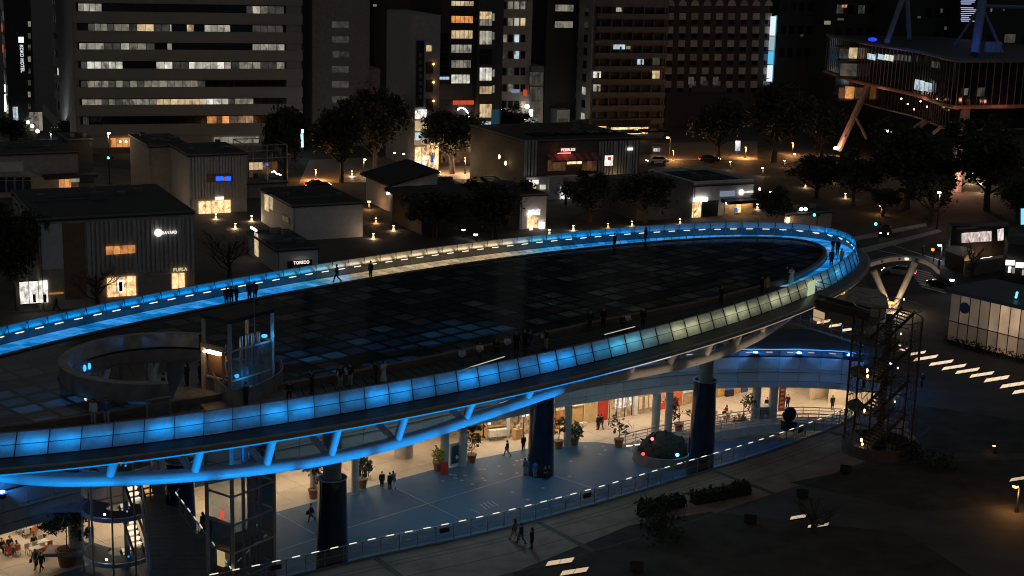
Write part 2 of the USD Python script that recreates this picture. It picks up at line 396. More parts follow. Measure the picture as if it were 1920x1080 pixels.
for n, (c, d) in enumerate(cells):
    k = int(rng.choice(5, p=[.28, .16, .28, .08, .20]))
    if n < 300: obj(roof, 'pool_pane', flat(c, 14.26), PP[k])
    else:
        q = rest.setdefault(k, MB()); mm = flat(c, 14.26)
        q.join(mm)
for k, q in rest.items(): obj(roof, 'pool_pane_field', q, PP[k], kind='stuff')
grid = MB()
for i in range(-27, 28):
    l = pool.intersection(Polygon([(i * PW - .14, -20), (i * PW + .14, -20), (i * PW + .14, 20), (i * PW - .14, 20)]))
    for g in getattr(l, 'geoms', [l]):
        if g.area > .01:
            x0, y0, x1, y1 = g.bounds; grid.hexa([W(x, y, z) for z in (14.0, 14.27) for x, y in ((x0, y0), (x1, y0), (x1, y1), (x0, y1))])
for j in range(-8, 9):
    l = pool.intersection(Polygon([(-60, j * PW - .14), (60, j * PW - .14), (60, j * PW + .14), (-60, j * PW + .14)]))
    for g in getattr(l, 'geoms', [l]):
        if g.area > .01:
            x0, y0, x1, y1 = g.bounds; grid.hexa([W(x, y, z) for z in (14.005, 14.268) for x, y in ((x0, y0), (x1, y0), (x1, y1), (x0, y1))])
obj(roof, 'pool_grid', grid, BLACK)
WATER = material('pool_water', {'g': ('geometry', {}), 'n': ('noise_texture', {'scale': 1.1, 'detail': 4, 'roughness': .6}), 'b': ('bump', {'strength': .35, 'distance': .03}), 'f': ('fresnel', {'IOR': 1.33}),
    't': ('transparent_bsdf', {'color': (.86, .92, .93)}), 's': ('glossy_bsdf', {'color': (1, 1, 1), 'roughness': .04}), 'm': ('mix_closure', {})},
    [('g.position', 'n.vector'), ('n.fac', 'b.height'), ('b.normal', 'f.normal'), ('b.normal', 's.normal'), ('f.fac', 'm.fac'), ('t.BSDF', 'm.closure1'), ('s.BSDF', 'm.closure2')], 'm.closure')
wt = MB(); tri = trimesh.creation.triangulate_polygon(pool, engine='earcut')
wt.add([W(x, y, 14.36) for x, y in tri[0]], tri[1])
solo('pool_water', wt, WATER, kind='structure')

# the ring pipe below the rim, its struts and the columns
PIPE = mat('white_pipe', (.74, .74, .72), .42, var=.05)
zu = [(-50.3, 12.9), (-46, 12.2), (-41, 11), (-34.5, 10.2), (-29.6, 9.75), (-23, 9.35), (-16, 9.5), (-10, 10), (-5, 10.4), (0, 10.7), (5, 10.5), (9.5, 10.1), (17, 9.6), (23, 9.5), (27, 9.65), (32, 10.1), (37, 10.7), (42, 11.6), (46, 12.3), (50.3, 12.9)]
def zring(u): return float(np.interp(u, [a for a, b in zu], [b for a, b in zu]))
RA, RB = EA - 4, EB - 4
def ringp(t): u = RA * math.cos(t); return W(u, RB * math.sin(t), zring(u))
_tr = np.linspace(0, 2 * PI, 241)[:-1]
truss = thing('ring_truss', 'thick white ring pipe on slanting struts under the oval roof', 'truss', W(0, 0, 10))
rp = np.array([ringp(t) for t in _tr])
for _ in range(3): rp = (np.roll(rp, 1, 0) + 2 * rp + np.roll(rp, -1, 0)) / 4
mb = MB(); mb.tube(rp, .46, 14, closed=True); obj(truss, 'ring_pipe', mb, PIPE, smooth=40)
for u in [-48, -44.2, -37.6, -32.2, -27.2, -22.3, -16.8, -10.6, -4.5, 1.5, 7.5, 13, 18.5, 23.5, 28.5, 33.5, 38, 43]:
    for sgn in (-1, 1):
        t = sgn * math.acos(u / RA); a = ringp(t)
        top = E(sgn * math.acos(u / (EA - 2.6)), -2.6, 13.15)
        mb = MB(); mb.tube([a + (0, 0, .1), top], [.30, .34], 10); obj(truss, 'strut', mb, PIPE, smooth=40)
        inn = W((u - 3.5) * .93, sgn * abs(EB - 9) * math.sqrt(max(0, 1 - (u / RA) ** 2)), 13.5)
        mb = MB(); mb.tube([a, inn], [.26, .2], 10); obj(truss, 'inner_brace', mb, PIPE, smooth=40)
COLB = mat('blue_column_gloss', (.004, .013, .040), .14, var=.25, coat=.6)
cols = [((-13.6, 108.9), 'foreground dark blue tapered column at the plaza railing, left of the three'), ((3.3, 137.7), 'dark blue tapered column with people sitting round its foot'), ((19.2, 139.0), 'dark blue tapered column with a shiny streak beside the round planter')]
for (x, y), lab in cols:
    c = thing('roof_column', lab, 'column', (x, y, -6))
    mb = MB(); mb.cyl((x, y, -6), 1.36, 1.10, 9.7, 40); obj(c, 'shaft', mb, COLB, smooth=40)
    mb = MB(); th = np.linspace(0, 2 * PI, 33)[:-1]; mb.tube([(x + 1.12 * math.cos(a), y + 1.12 * math.sin(a), 3.72) for a in th], .07, 6, closed=True); obj(c, 'cap_ring', mb, STEEL, smooth=40)
    mb = MB(); mb.cyl((x, y, 3.6), .72, .80, 9.6, 24); obj(c, 'steel_head', mb, mat('head_grey', (.24, .26, .28), .5), smooth=40)
# ================================================================ GROUND, SUNKEN PLAZA AND CONCOURSE
near_edge = [(-48, 84), (-40, 86), (-30, 90), (-22.5, 94.2), (-16.2, 98.1), (-9.8, 102.6), (-1.9, 107.6), (6.6, 114.0), (15.8, 121.9), (23.8, 128.9), (32.1, 137.4), (35.0, 141.8)]
far_edge = [(-50, 94), (-46, 101), (-39.7, 108.6), (-35, 113.6), (-27, 120), (-18.8, 126.6), (-10, 133.5), (-4.8, 138), (4.8, 145.6), (9.3, 148.3), (15.8, 151.9), (21.1, 153.9), (25.9, 155), (30.7, 155.5), (36.4, 155.2), (40.2, 152.5), (41, 148.5), (38.5, 144.6), (35.0, 141.8)]
NE, FE = catmull(near_edge, 8), catmull(far_edge, 8)
hole_poly = Polygon(np.vstack([NE, FE[::-1][1:]])).buffer(0)
def p3(P, z): return np.column_stack([np.asarray(P)[:, :2], np.full(len(P), z)])
ground = Polygon([(-600, -200), (600, -200), (600, 1500), (-600, 1500)]).difference(hole_poly)
def sheet_of(poly, z):
    mb = MB()
    for g in getattr(poly, 'geoms', [poly]):
        if g.is_empty or g.area < .01 or g.geom_type != 'Polygon': continue
        v, f = trimesh.creation.triangulate_polygon(g, engine='earcut'); mb.add(np.column_stack([v, np.full(len(v), z)]), f)
    return mb
solo('ground', sheet_of(ground, 0.0), PAVE, kind='structure')
# near path of brown paving along the railing, its courses of slabs
ner = along(NE, 1.55)
def offs(P, d):
    t = np.gradient(P[:, :2], axis=0); t /= np.linalg.norm(t, axis=1, keepdims=True); n = np.stack([t[:, 1], -t[:, 0]], 1); return P[:, :2] + n * d
PATHM = mat('brown_paving', (.30, .205, .15), .7, var=.3, scale=.5)
path = Polygon(np.vstack([offs(NE, .5), offs(NE, 7.5)[::-1]])).buffer(0)
pth = solo('path', sheet_of(path, .004), PATHM, kind='structure')
for d in (1.6, 2.2, 4.4, 7.4):
    a, b = offs(NE, d), offs(NE, d + .10); mb = MB().strip(p3(a, .012), p3(b, .012)); obj(pth, 'kerb_line', mb, mat('kerb_stone', (.11, .095, .08), .7))
for k in (40, 52, 66, 78):
    a, b = offs(NE, .6)[k], offs(NE, 7.4)[k]; mb = MB().beam((*a, .012), (*b, .012), .5, .006); obj(pth, 'drain_band', mb, mat('drain_band', (.06, .05, .045), .6))
# lawns of the sloping green ground
for P, n in (([(1000, 1130), (960, 1075), (1180, 985), (1330, 960), (1700, 1000), (1900, 1130)], 0), ([(1480, 905), (1640, 872), (1930, 860), (1960, 940), (1730, 960)], 1), ([(1720, 760), (1930, 790), (1930, 850), (1740, 850), (1700, 800)], 2)):
    solo('lawn', sheet_of(Polygon([at(*q, 0)[:2] for q in P]).difference(hole_poly.buffer(.6)), .008), SOIL, 'dark night lawn in the near right corner' if n == 0 else 'dark lawn patch right of the stair tower foot' if n == 1 else 'dark lawn near the row of skylights', 'lawn', kind='stuff')

# plaza floor and concourse floor
conc_back = [(-62, 112), (-48, 121), (-36, 130), (-25, 139), (-14, 148)] 
shop_px = [(878, 827), (910, 824.5), (950, 820), (990, 812), (1040, 804), (1090, 794), (1137, 786), (1187, 777), (1232, 768), (1273, 760), (1340, 745), (1400, 733)]
SHOPW = np.array([at(*q, -6)[:2] for q in shop_px])
fl_poly = Polygon([(-62, 84), (60, 84), (60, 215), (-62, 215)])
solo('concourse_base', sheet_of(fl_poly, -6.05), CONC, kind='structure')
cf = Polygon(np.vstack([FE[:1] + (-12, -6), offs(FE, 0)[:], [(60, 150), (60, 205), (20, 205), (-62, 150)]])).buffer(0)
edge_px = [(-60, 1128), (130, 1070), (330, 1013), (515, 961), (660, 922), (770, 892), (870, 865), (985, 842), (1060, 829), (1120, 829), (1160, 834), (1230, 822), (1300, 808), (1440, 788), (1600, 778)]
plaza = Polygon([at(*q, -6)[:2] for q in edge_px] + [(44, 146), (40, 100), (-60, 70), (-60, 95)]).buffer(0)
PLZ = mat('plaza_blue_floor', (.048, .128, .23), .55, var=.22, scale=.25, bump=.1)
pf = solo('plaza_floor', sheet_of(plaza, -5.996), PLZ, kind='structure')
cfl = UsdGeom.Xform.Define(stage, numbered('/World', 'concourse_floor')); tagp(cfl.GetPrim(), kind='structure'); CFL = str(cfl.GetPath()); ORG[CFL] = np.zeros(3)
conc_poly = fl_poly.difference(plaza)
big = []
vis = Polygon([at(*q, -6)[:2] for q in [(-20, 960), (180, 900), (500, 840), (900, 740), (1100, 715), (1600, 690), (1700, 830), (1168, 860), (900, 880), (500, 990), (100, 1110), (-40, 1110)]])
for i in range(-30, 40):
    for j in range(-14, 20):
        c = Polygon([W(*q, 0)[:2] for q in ((i * 3 + .015, j * 3 + .015), (i * 3 + 2.985, j * 3 + .015), (i * 3 + 2.985, j * 3 + 2.985), (i * 3 + .015, j * 3 + 2.985))]).intersection(conc_poly)
        if c.area < .2: continue
        if vis.intersects(c): obj(CFL, 'floor_tile', MB().prism(c, -6.04, -6.0), TILE)
        else: big.append(c)
# painted lines and dots on the plaza
LINE = mat('floor_line', (.36, .38, .38), .5)
def fl(a, b, w=.12):
    A, B = at(*a, -6), at(*b, -6); A[2] = B[2] = -5.99; obj(str(pf), 'floor_line', MB().beam(A, B, w, .006), LINE)
for a, b in (((740, 914), (900, 992)), ((652, 990), (985, 889)), ((520, 962), (588, 1000)), ((516, 1035), (592, 1010)), ((1040, 892), (1110, 915)), ((565, 1057), (576, 1062)), ((578, 1050), (592, 1058)), ((900, 945), (912, 955)), ((907, 943), (919, 953)), ((914, 941), (926, 950)), ((921, 939), (935, 949)), ((882, 955), (900, 963))): fl(a, b, .10)
for q in [(853, 891), (872, 892), (866, 901), (854, 897), (905, 897), (910, 901), (886, 908), (908, 880), (936, 874), (964, 872), (969, 864), (978, 862), (939, 889), (969, 887), (1018, 915), (990, 937), (961, 923), (845, 866 + 24), (830, 902), (1070, 865), (1097, 838), (1068, 893), (1125, 852), (1130, 837), (1135, 844), (1085, 926), (900, 880)]:
    c = at(*q, -6); c[2] = -5.992; obj(str(pf), 'floor_dot', MB().cyl(c, .20, .20, .006, 8), LINE)

# ceiling of the concourse with its lamps, and the terrace above
ceil = Polygon(np.vstack([offs(FE, -.3)[:130], [(46, 158), (58, 170), (58, 208), (20, 208), (-60, 150), (-64, 100)]])).buffer(0).difference(hole_poly)
solo('concourse_ceiling', MB().prism(ceil, -1.55, -1.25), WHITE, kind='structure')
CEILW = emi('ceiling_light', (1, .78, .53), 16.5)
lamps = [(-52, 108), (-45, 112), (-41, 117), (-34, 121), (-29, 125), (-24, 130), (-19, 134), (-14, 138), (-10, 143), (-2, 145), (2, 149), (8, 151), (14, 154.5), (19, 157.5), (25, 159.5), (31, 160.5), (37, 162), (31, 168), (42, 159), (24, 165)]
for i, (x, y) in enumerate(lamps):
    solo('ceiling_lamp', MB().box((x, y, -1.60), (3.2, .9, .08), .75), CEILW, 'long warm lamp hidden under the concourse ceiling', 'lamp', 'lamps in the concourse ceiling')
FEND = 116
terr = Polygon(np.vstack([offs(FE, -.46)[:FEND + 1], offs(FE, -9)[:FEND + 1][::-1]])).buffer(0).difference(hole_poly)
solo('terrace', MB().prism(terr, 0.0, 2.62), mat('terrace_top', (.07, .08, .085), .8), kind='structure')

# fascia of curved panels over the shops
FASC = [mat(f'fascia_panel_{i}', tuple(c * k for c in (.46, .45, .44)), .5, var=.06) for i, k in enumerate((.9, 1.0, 1.1))]
wall = thing('plaza_fascia', 'long curved band of pale panels over the lit shops of the sunken plaza', 'fascia', (0, 140, -1.6))
fe = along(FE, 2.3)
n_f = len(fe)
for z0, z1, d in ((-1.75, -1.08, .0), (-1.04, .32, -.12), (.36, 1.66, -.05)):
    for i in range(n_f - 1):
        if fe[i][0] > FE[FEND][0] - 2 and fe[i][1] < FE[FEND][1] + 1 or i > n_f - 6: continue
        a, b = offs(fe, d)[i], offs(fe, d)[i + 1]; e = (b - a) * .008; a2, b2 = offs(fe, d - .15)[i], offs(fe, d - .15)[i + 1]
        mb = MB().hexa([(*q, z) for z in (z0, z1) for q in (a + e, b - e, b2 - e, a2 + e)])
        obj(wall, 'fascia_panel', mb, FASC[int(rng.integers(3))])
mb = MB().loft([p3(offs(FE, -.34)[:FEND], -1.7), p3(offs(FE, -.34)[:FEND], 1.7), p3(offs(FE, -.42)[:FEND], 1.72), p3(offs(FE, -.42)[:FEND], 2.5), p3(offs(FE, 0.05)[:FEND], 2.52), p3(offs(FE, 0.05)[:FEND], 2.64)]); obj(wall, 'dark_backing', mb, DARK)
for i in range(n_f - 9):
    a, b = offs(fe, -.30)[i], offs(fe, -.30)[i + 1]
    obj(wall, 'louver_panel', MB().hexa([(*q, z) for z in (1.78, 2.44) for q in (a * .98 + b * .02, a * .02 + b * .98, a * .02 + b * .98 + (-.02, .03), a * .98 + b * .02 + (-.02, .03))]), mat('louver', (.16, .155, .17), .4))
    if i % 1 == 0 and i > n_f * .55:
        m_ = (a + b) / 2; obj(wall, 'marker_lamp', MB().beam((*(m_ * .7 + a * .3 + (.03, -.06)), 2.2), (*(m_ * .7 + b * .3 + (.03, -.06)), 2.2), .05, .05), emi('marker_lamp', (1, .8, .75), .8))
mb = MB().tube(p3(offs(FE, .08)[52:FEND], 2.60), .035, 4); obj(wall, 'blue_light_line', mb, emi('blue_line', (.08, .35, 1), 1.6))
# blue flood lamps on the fascia
FLB = emi('flood_lens', (.62, .84, 1), 5)
BLU = emi('flood_glow', (.02, .28, 1), 1.2)
for q, z, lab in (((1413, 668), 1.9, 'leftmost blue flood lamp on the pale fascia'), ((1497, 669), 1.9, 'middle blue flood lamp on the pale fascia'), ((1593, 673), 1.9, 'blue flood lamp on the fascia beside the stair tower'), ((1679, 691), 1.2, 'blue flood lamp seen through the stair tower mesh'), ((0, 933), 1.5, 'blue flood lamp at the left picture edge below the ring pipe')):
    # the lamp hangs on the fascia line seen at that place
    d = ray(*q); best = min(range(len(FE)), key=lambda i: abs(d[0] * FE[i][1] - d[1] * FE[i][0]) + (0 if FE[i][1] > 120 or q[0] < 100 else 1e3)); c = offs(FE, .55)[best]; k = (c @ d[:2]) / (d[:2] @ d[:2]); z = CZ + k * d[2]
    t = thing('flood_lamp', lab, 'lamp', (*c, z), 'blue flood lamps on the fascia')
    w = offs(FE, 0)[best]
    b_ = obj(t, 'lamp_body', MB().cyl((*c, z - .05), .30, .36, .45, 14), DARK); obj(b_, 'lens', MB().ball((c[0], c[1], z + .44), .26, 1, (1, 1, .5)), FLB); obj(t, 'arm', MB().beam((*c, z + .3), (*w, z + .3), .1), DARK)
    obj(b_, 'blue_ring', MB().tube([(c[0] + .36 * math.cos(a), c[1] + .36 * math.sin(a), z + .42) for a in np.arange(12) * PI / 6], .06, 5, closed=True), BLU)
    l = UsdLux.SphereLight.Define(stage, t + '/light'); l.CreateRadiusAttr(.15); l.CreateIntensityAttr(260); l.CreateColorAttr(Gf.Vec3f(.03, .30, 1)); l.AddTranslateOp().Set(Gf.Vec3d(.12 * np.sign(-c[0]), -.25, .95))
# round concrete columns along the shops
for n, (px, py, r) in enumerate([(588, 920, .36), (666, 926, .36), (833, 880, .42), (867, 873, .42), (1063, 837, .40), (1228, 815, .45), (1252, 812, .42), (1415, 792, .5), (1447, 790, .5), (145, 1055, .62), (757, 856, .95)]):
    c = at(px, py, -6); h = 4.5 if n != 10 else 2.2
    solo('concourse_column', MB().cyl(c, r, r, 4.5, 20), mat('column_grey', (.42, .41, .40), .55), f'round grey concrete column, ' + ['beside the dark blue foreground column', 'right of the foreground blue column by a potted plant', 'left one of the pair by the info board', 'right one of the pair by the info board', 'right of the blue column with people at its foot', 'left one of the pair behind the round planter', 'right one of the pair behind the round planter', 'left one of the pair near the red banner', 'right one of the pair touching the red banner', 'next to the big potted tree at lower left', 'thick one cut off by the ring pipe'][n], 'column', smooth=40)

# shop fronts
def wallpt(px):
    y = np.interp(px, [a for a, b in shop_px], [b for a, b in shop_px]); return at(px, y, -6)[:2]
def front(t, name, x0, x1, z0, z1, m, d=.1, th=.12):
    a, b = wallpt(x0), wallpt(x1); e = (b - a) / np.linalg.norm(b - a); n = np.array([e[1], -e[0]])
    return obj(t, name, MB().hexa([(*q, z) for z in (z0, z1) for q in (a + n * (d + th), b + n * (d + th), b + n * d, a + n * d)]), m)
WOOD = mat('shop_wood', (.62, .40, .17), .5, var=.15, scale=2); ORANGE = mat('shop_orange', (.55, .25, .08), .5, scale=4, var=.5); RED = mat('shop_red', (.60, .05, .02), .45, var=.1); CREAMP = mat('shop_cream', (.75, .66, .5), .5, var=.1)
INSIDE = room('shop_inside', (.10, .06, .035), (1.1, .80, .5), 1.0, 1.6, stretch=(1, 1, 1)); INSIDE2 = room('shop_inside_brown', (.05, .025, .015), (.55, .32, .16), 1.0, 1.5, stretch=(1, 1, 1)); INSIDEW = room('shop_inside_white', (.25, .22, .19), (1.2, 1.1, .95), 1.0, 2.0, stretch=(1, 1, 1))
SIGNW = emi('sign_white', (1, .96, .9), 1.1)
for i in range(len(SHOPW) - 1):
    pass
mb = MB().strip([(*q, -6.0) for q in np.vstack([SHOPW, [SHOPW[-1] + (9, 7)]])], [(*q, -1.5) for q in np.vstack([SHOPW, [SHOPW[-1] + (9, 7)]])]); mb.strip([(*q, -6.0) for q in conc_back + [tuple(SHOPW[0] + (-2, 5)), tuple(SHOPW[0])]], [(*q, -1.5) for q in conc_back + [tuple(SHOPW[0] + (-2, 5)), tuple(SHOPW[0])]])
solo('concourse_wall', mb, mat('concourse_wall', (.55, .47, .38), .6), kind='structure')
def shop(lab): return thing('small_shop', lab, 'shop', (*wallpt(900), -6))
def letters(t, x0, x1, zs, hgt, m, n, d=.24, name='lettering'):
    for z in zs:
        for k in range(n):
            if rng.random() < .75:
                a = x0 + (x1 - x0) * k / n; front(t, name, a, a + (x1 - x0) / n * .7, z, z + hgt, m, d, .02)
t = shop('honey-coloured wooden shop board with rows of dark lettering'); b_ = front(t, 'board', 878, 910, -6, -2.4, WOOD); letters(b_, 884, 904, (-3.0, -3.3, -4.5, -4.8), .2, BLACK, 9, .222); front(b_, 'board_panel', 903.5, 906, -5.6, -2.8, BLACK, .222, .02)
t = shop('bright shop window with a long white bench below brown glass'); front(t, 'window', 911, 946, -4.5, -2.2, INSIDE2); front(t, 'frame', 911, 946, -4.6, -4.5, WOOD, .15); b_ = front(t, 'bench', 912, 945, -5.5, -4.75, mat('white_cloth', (.85, .83, .8), .6, var=.25, scale=5), .4, .5)
for k in (915, 924, 929, 940): front(b_, 'bench_leg', k, k + .9, -6, -5.5, STEEL, .4, .05)
front(t, 'poster', 912, 918, -4.3, -3.0, INSIDEW, .23, .02)
t = shop('narrow shop with white lit top sign and small wooden counter'); front(t, 'pillar', 947, 953, -6, -1.9, WHITE, .2); front(t, 'top_sign', 954, 968, -3.0, -1.9, SIGNW, .2); front(t, 'inside', 954, 968, -5.9, -3.0, INSIDE2); front(t, 'counter', 954, 967, -6, -4.9, WOOD, .6, .6); front(t, 'till', 959, 964, -4.9, -4.5, CREAMP, .8, .3)
t = shop('dark brown glass double doors with white notices'); front(t, 'door', 968, 978, -6, -1.9, INSIDE2); front(t, 'door', 978.5, 992, -6, -1.9, INSIDE2); front(t, 'door_frame', 967.6, 968.5, -6, -1.9, BLACK, .2); front(t, 'door_frame', 978, 978.6, -6, -1.9, BLACK, .2)
for x in (976, 983): front(t, 'notice', x, x + 4.5, -4.0, -3.4, SIGNW, .23, .02)
t = shop('orange lit food shop with open shelves and a counter'); front(t, 'picture_panel', 1040, 1062, -3.9, -1.7, INSIDE); front(t, 'shelf', 1040, 1062, -6, -3.9, ORANGE); front(t, 'picture_panel', 1070, 1089, -3.6, -1.7, INSIDE2); front(t, 'counter', 1070, 1089, -6, -3.7, WOOD, .15); front(t, 'counter_top', 1069, 1090, -3.72, -3.62, CREAMP, .15, .4)
for n, x in enumerate((1041, 1047, 1053, 1059, 1072, 1077, 1084)):
    c = wallpt(x); e = wallpt(1090) - wallpt(1040); e /= np.linalg.norm(e); q = c + np.array([e[1], -e[0]]) * 1.1
    s_ = thing('stool', ['leftmost stool', 'second stool', 'third stool', 'fourth stool', 'first stool right of the thin column', 'middle stool right of the thin column', 'rightmost stool'][n] + ' of the white row before the orange food shop', 'stool', (*q, -6), 'white stools before the orange shop')
    st0 = obj(s_, 'seat', MB().box((*q, -5.5), (.46, .46, .1), .6), WHITE)
    for k in range(4): obj(s_, 'leg', MB().beam((q[0] + .17 * (-1) ** k, q[1] + .17 * (-1) ** (k // 2), -6), (q[0] + .15 * (-1) ** k, q[1] + .15 * (-1) ** (k // 2), -5.5), .05), WHITE)
t = shop('pale wooden shop screen with a looping line drawing'); front(t, 'board', 1093, 1115, -6, -1.8, mat('shop_wood_pale', (.66, .48, .26), .5, var=.12)); front(t, 'frame', 1091.5, 1093, -6, -1.7, CREAMP, .15); front(t, 'frame', 1115, 1117, -6, -1.7, CREAMP, .15)
a, b = wallpt(1096), wallpt(1113); e = b - a; nn = np.array([e[1], -e[0]]) / np.linalg.norm(e) * .24
obj(t, 'line_drawing', MB().tube([(*(a + nn + e * s), -3.6 + .5 * math.sin(s * 14) + .2 * s) for s in np.linspace(0, 1, 28)], .04, 4), CREAMP)
t = shop('plain bright red shop panel behind two strollers'); front(t, 'panel', 1118, 1137, -6, -1.8, RED); front(t, 'edge', 1137, 1138.5, -6, -1.7, CREAMP, .15)
t = shop('glass fronted restaurant with hanging white lights inside'); front(t, 'glass_front', 1139, 1182, -6, -1.9, INSIDE2, .05)
for x in (1150, 1157, 1166, 1176): front(t, 'bright_panel', x, x + 5, -4.9, -2.8, INSIDEW, .18, .02)
for x in (1139, 1153, 1168, 1181): front(t, 'mullion', x, x + 1, -6, -1.8, BLACK, .2, .06)
front(t, 'top_light', 1145, 1165, -2.1, -1.95, SIGNW, .25, .05)
t = shop('white pillar and menu boards beside the restaurant front'); front(t, 'pillar', 1183, 1190, -6, -1.8, WHITE, .2, .3); front(t, 'window', 1191, 1222, -3.6, -1.8, INSIDE); front(t, 'base', 1191, 1222, -6, -3.7, mat('shop_tan', (.45, .33, .22), .6, scale=3, var=.4))
for x in (1193, 1204, 1212): front(t, 'menu_board', x, x + 6, -5.4, -4.0, CREAMP, .35, .05)
t = shop('red and pink poster between the two grey columns'); front(t, 'poster', 1235, 1252, -6, -1.8, mat('poster_pink', (.62, .30, .24), .5, var=.6, scale=1.2)); front(t, 'poster_foot', 1235, 1251, -6, -5.2, RED, .23, .02)
t = shop('orange-red poster with a square emblem right of the columns'); b_ = front(t, 'poster', 1258, 1276, -6, -1.8, mat('poster_orange', (.62, .16, .05), .5, var=.1)); front(b_, 'emblem', 1263, 1271, -4.2, -2.6, CREAMP, .23, .02); front(t, 'edge', 1276, 1277.5, -6, -1.8, CREAMP)
for k in range(3): front(b_, 'emblem_stroke', 1264.5, 1269.5, -3.0 - .45 * k, -2.85 - .45 * k, RED, .252, .01)
t = shop('shop window with greenery left of the shiny blue column'); front(t, 'window', 1278, 1303, -4.6, -1.8, room('shop_green', (.10, .10, .05), (.7, .7, .45), .9, 2.5, stretch=(1, 1, 1))); front(t, 'base', 1278, 1303, -6, -4.7, mat('shop_tan', (.45, .33, .22), .6))
t = shop('yellow and blue shop panels right of the shiny blue column'); front(t, 'panel', 1343, 1361, -6, -1.8, mat('panel_yellow', (.65, .45, .15), .5, scale=3, var=.5)); front(t, 'panel', 1372, 1386, -6, -1.8, WOOD); front(t, 'panel', 1388, 1400, -6, -1.8, mat('panel_blue', (.04, .07, .30), .5))
c = at(1366, 742, -6); s_ = thing('advertising_stand', 'blue advertising stand on a black foot right of the shiny column', 'stand', c); obj(s_, 'board', MB().box(c + (0, 0, 1.5), (1.0, .15, 1.5), .5), emi('ad_blue', (.10, .22, .6), .6)); obj(s_, 'foot', MB().box(c + (0, 0, .35), (1.1, .6, .7), .5), BLACK)
# far walls at the right end of the concourse
A, B = at(1520, 750, -6), at(1552, 742, -6)
solo('kiosk_wall', MB().prism(Polygon([A[:2], B[:2], B[:2] + (.3, 2.4), A[:2] + (.3, 2.4)]), -6, -3.6), CREAMP, 'white box kiosk standing on the far concourse floor', 'kiosk')
A, B = at(1552, 755, -6), at(1640, 772, -6); w_ = thing('notice_wall', 'white end wall with dark framed notices by the stair tower', 'wall', A)
obj(w_, 'wall_body', MB().prism(Polygon([A[:2], B[:2], B[:2] + (1, 3), A[:2] + (1, 3)]), -6, -1.7), CREAMP)
e = (B - A)[:2]; e /= np.linalg.norm(e); nn = np.array([e[1], -e[0]])
for s0, s1, z0, z1 in ((1.0, 1.9, -3.6, -2.9), (2.2, 2.8, -3.5, -2.7), (2.2, 2.9, -4.4, -3.9), (.3, .5, -4.2, -3.8)):
    obj(w_, 'notice', MB().hexa([(*(A[:2] + e * s + nn * o), z) for z in (z0, z1) for s, o in ((s0, .06), (s1, .06), (s1, .01), (s0, .01))]), DARK if s0 == 1.0 else mat('paper_grey', (.5, .5, .48), .6))
# red banner
c = at(1464, 777, -6); t = thing('banner', 'tall red lettered banner standing by the right pair of columns', 'banner', c); b_ = obj(t, 'cloth', MB().box(c + (0, 0, 2.2), (.9, .05, 3.6), .45), mat('banner_red', (.62, .09, .04), .6, var=.1))
for k in range(6): obj(b_, 'lettering', MB().box(c + (0, -.05, .9 + k * .5), (.45, .04, .22), .45), CREAMP)
obj(t, 'pole', MB().cyl(c + (-.47, 0, 0), .03, .03, 4.1, 8), STEEL)
# wall under the near edge and its floods that light the ring pipe from below
mb = MB().strip(p3(offs(NE, 0), -6), p3(offs(NE, 0), 0)); solo('plaza_retaining_wall', mb, CONC, kind='structure')
mb = MB().strip(p3(FE[FEND:], -1.2), p3(FE[FEND:], 0)); solo('plaza_end_wall', mb, CONC, kind='structure')
def flood(x, y, z, tgt, col, k, lab, grp):
    t = thing('flood_lamp', lab, 'lamp', (x, y, z), grp); obj(t, 'lamp_body', MB().box((x, y, z - .15), (.7, .5, .3), .7), DARK)
    h_ = np.array([x, y]); h_ = h_ / np.linalg.norm(h_); obj(t, 'hood', MB().box((x - h_[0] * .32, y - h_[1] * .32, z + .2), (.06, 1.0, .75), math.atan2(h_[1], h_[0])), DARK)
    l = UsdLux.SphereLight.Define(stage, t + '/light'); l.CreateRadiusAttr(.12); sh = UsdLux.ShapingAPI.Apply(l.GetPrim()); sh.CreateShapingConeAngleAttr(13); sh.CreateShapingConeSoftnessAttr(.6); l.CreateIntensityAttr(k); l.CreateColorAttr(Gf.Vec3f(*col))
    d = np.array(tgt, float) - (x, y, z); d /= np.linalg.norm(d); zz = -d; xx = np.cross((0, 0, 1.), zz); xx /= np.linalg.norm(xx); yy = np.cross(zz, xx)
    l.AddTransformOp().Set(Gf.Matrix4d(*[float(q) for q in (*xx, 0, *yy, 0, *zz, 0, 0, 0, .06, 1)]))
for u in (-46, -40, -34, -28, -22, -16, -10, -4):
    p = ringp(-math.acos(u / RA)); b = W(u * 1.0, -RB * math.sqrt(1 - (u / RA) ** 2) - 11.5, .35)
    flood(b[0], b[1], .35, p + (0, 0, .2), (.0, .32, 1), 21000, 'blue flood lamp on the near ground pointing up at the ring pipe', 'blue floods on the near ground')
for u in (10, 18, 26, 34):
    p = ringp(-math.acos(u / RA)); b = W(u * 1.0, -RB * math.sqrt(1 - (u / RA) ** 2) - 11.5, .35)
    flood(b[0], b[1], .35, p + (0, 0, .2), (1, .70, .45), 4200, 'warm flood lamp on the near ground pointing up at the ring pipe', 'warm floods on the near ground')
for n, (u, v) in enumerate(((-16, -3), (0, -5), (0, 5), (16, 4), (30, -2))):
    q = W(u, v, 12.6); t = thing('plaza_downlight', 'pale blue lamp hanging under the glass roof over the plaza', 'lamp', q, 'lamps under the roof'); obj(t, 'lamp_body', MB().cyl(q, .4, .3, .4, 12), DARK)
    l = UsdLux.DiskLight.Define(stage, t + '/light'); l.CreateRadiusAttr(.35); l.CreateIntensityAttr(300); l.CreateColorAttr(Gf.Vec3f(.52, .85, 1)); l.AddTranslateOp().Set(Gf.Vec3d(0, 0, -.05))
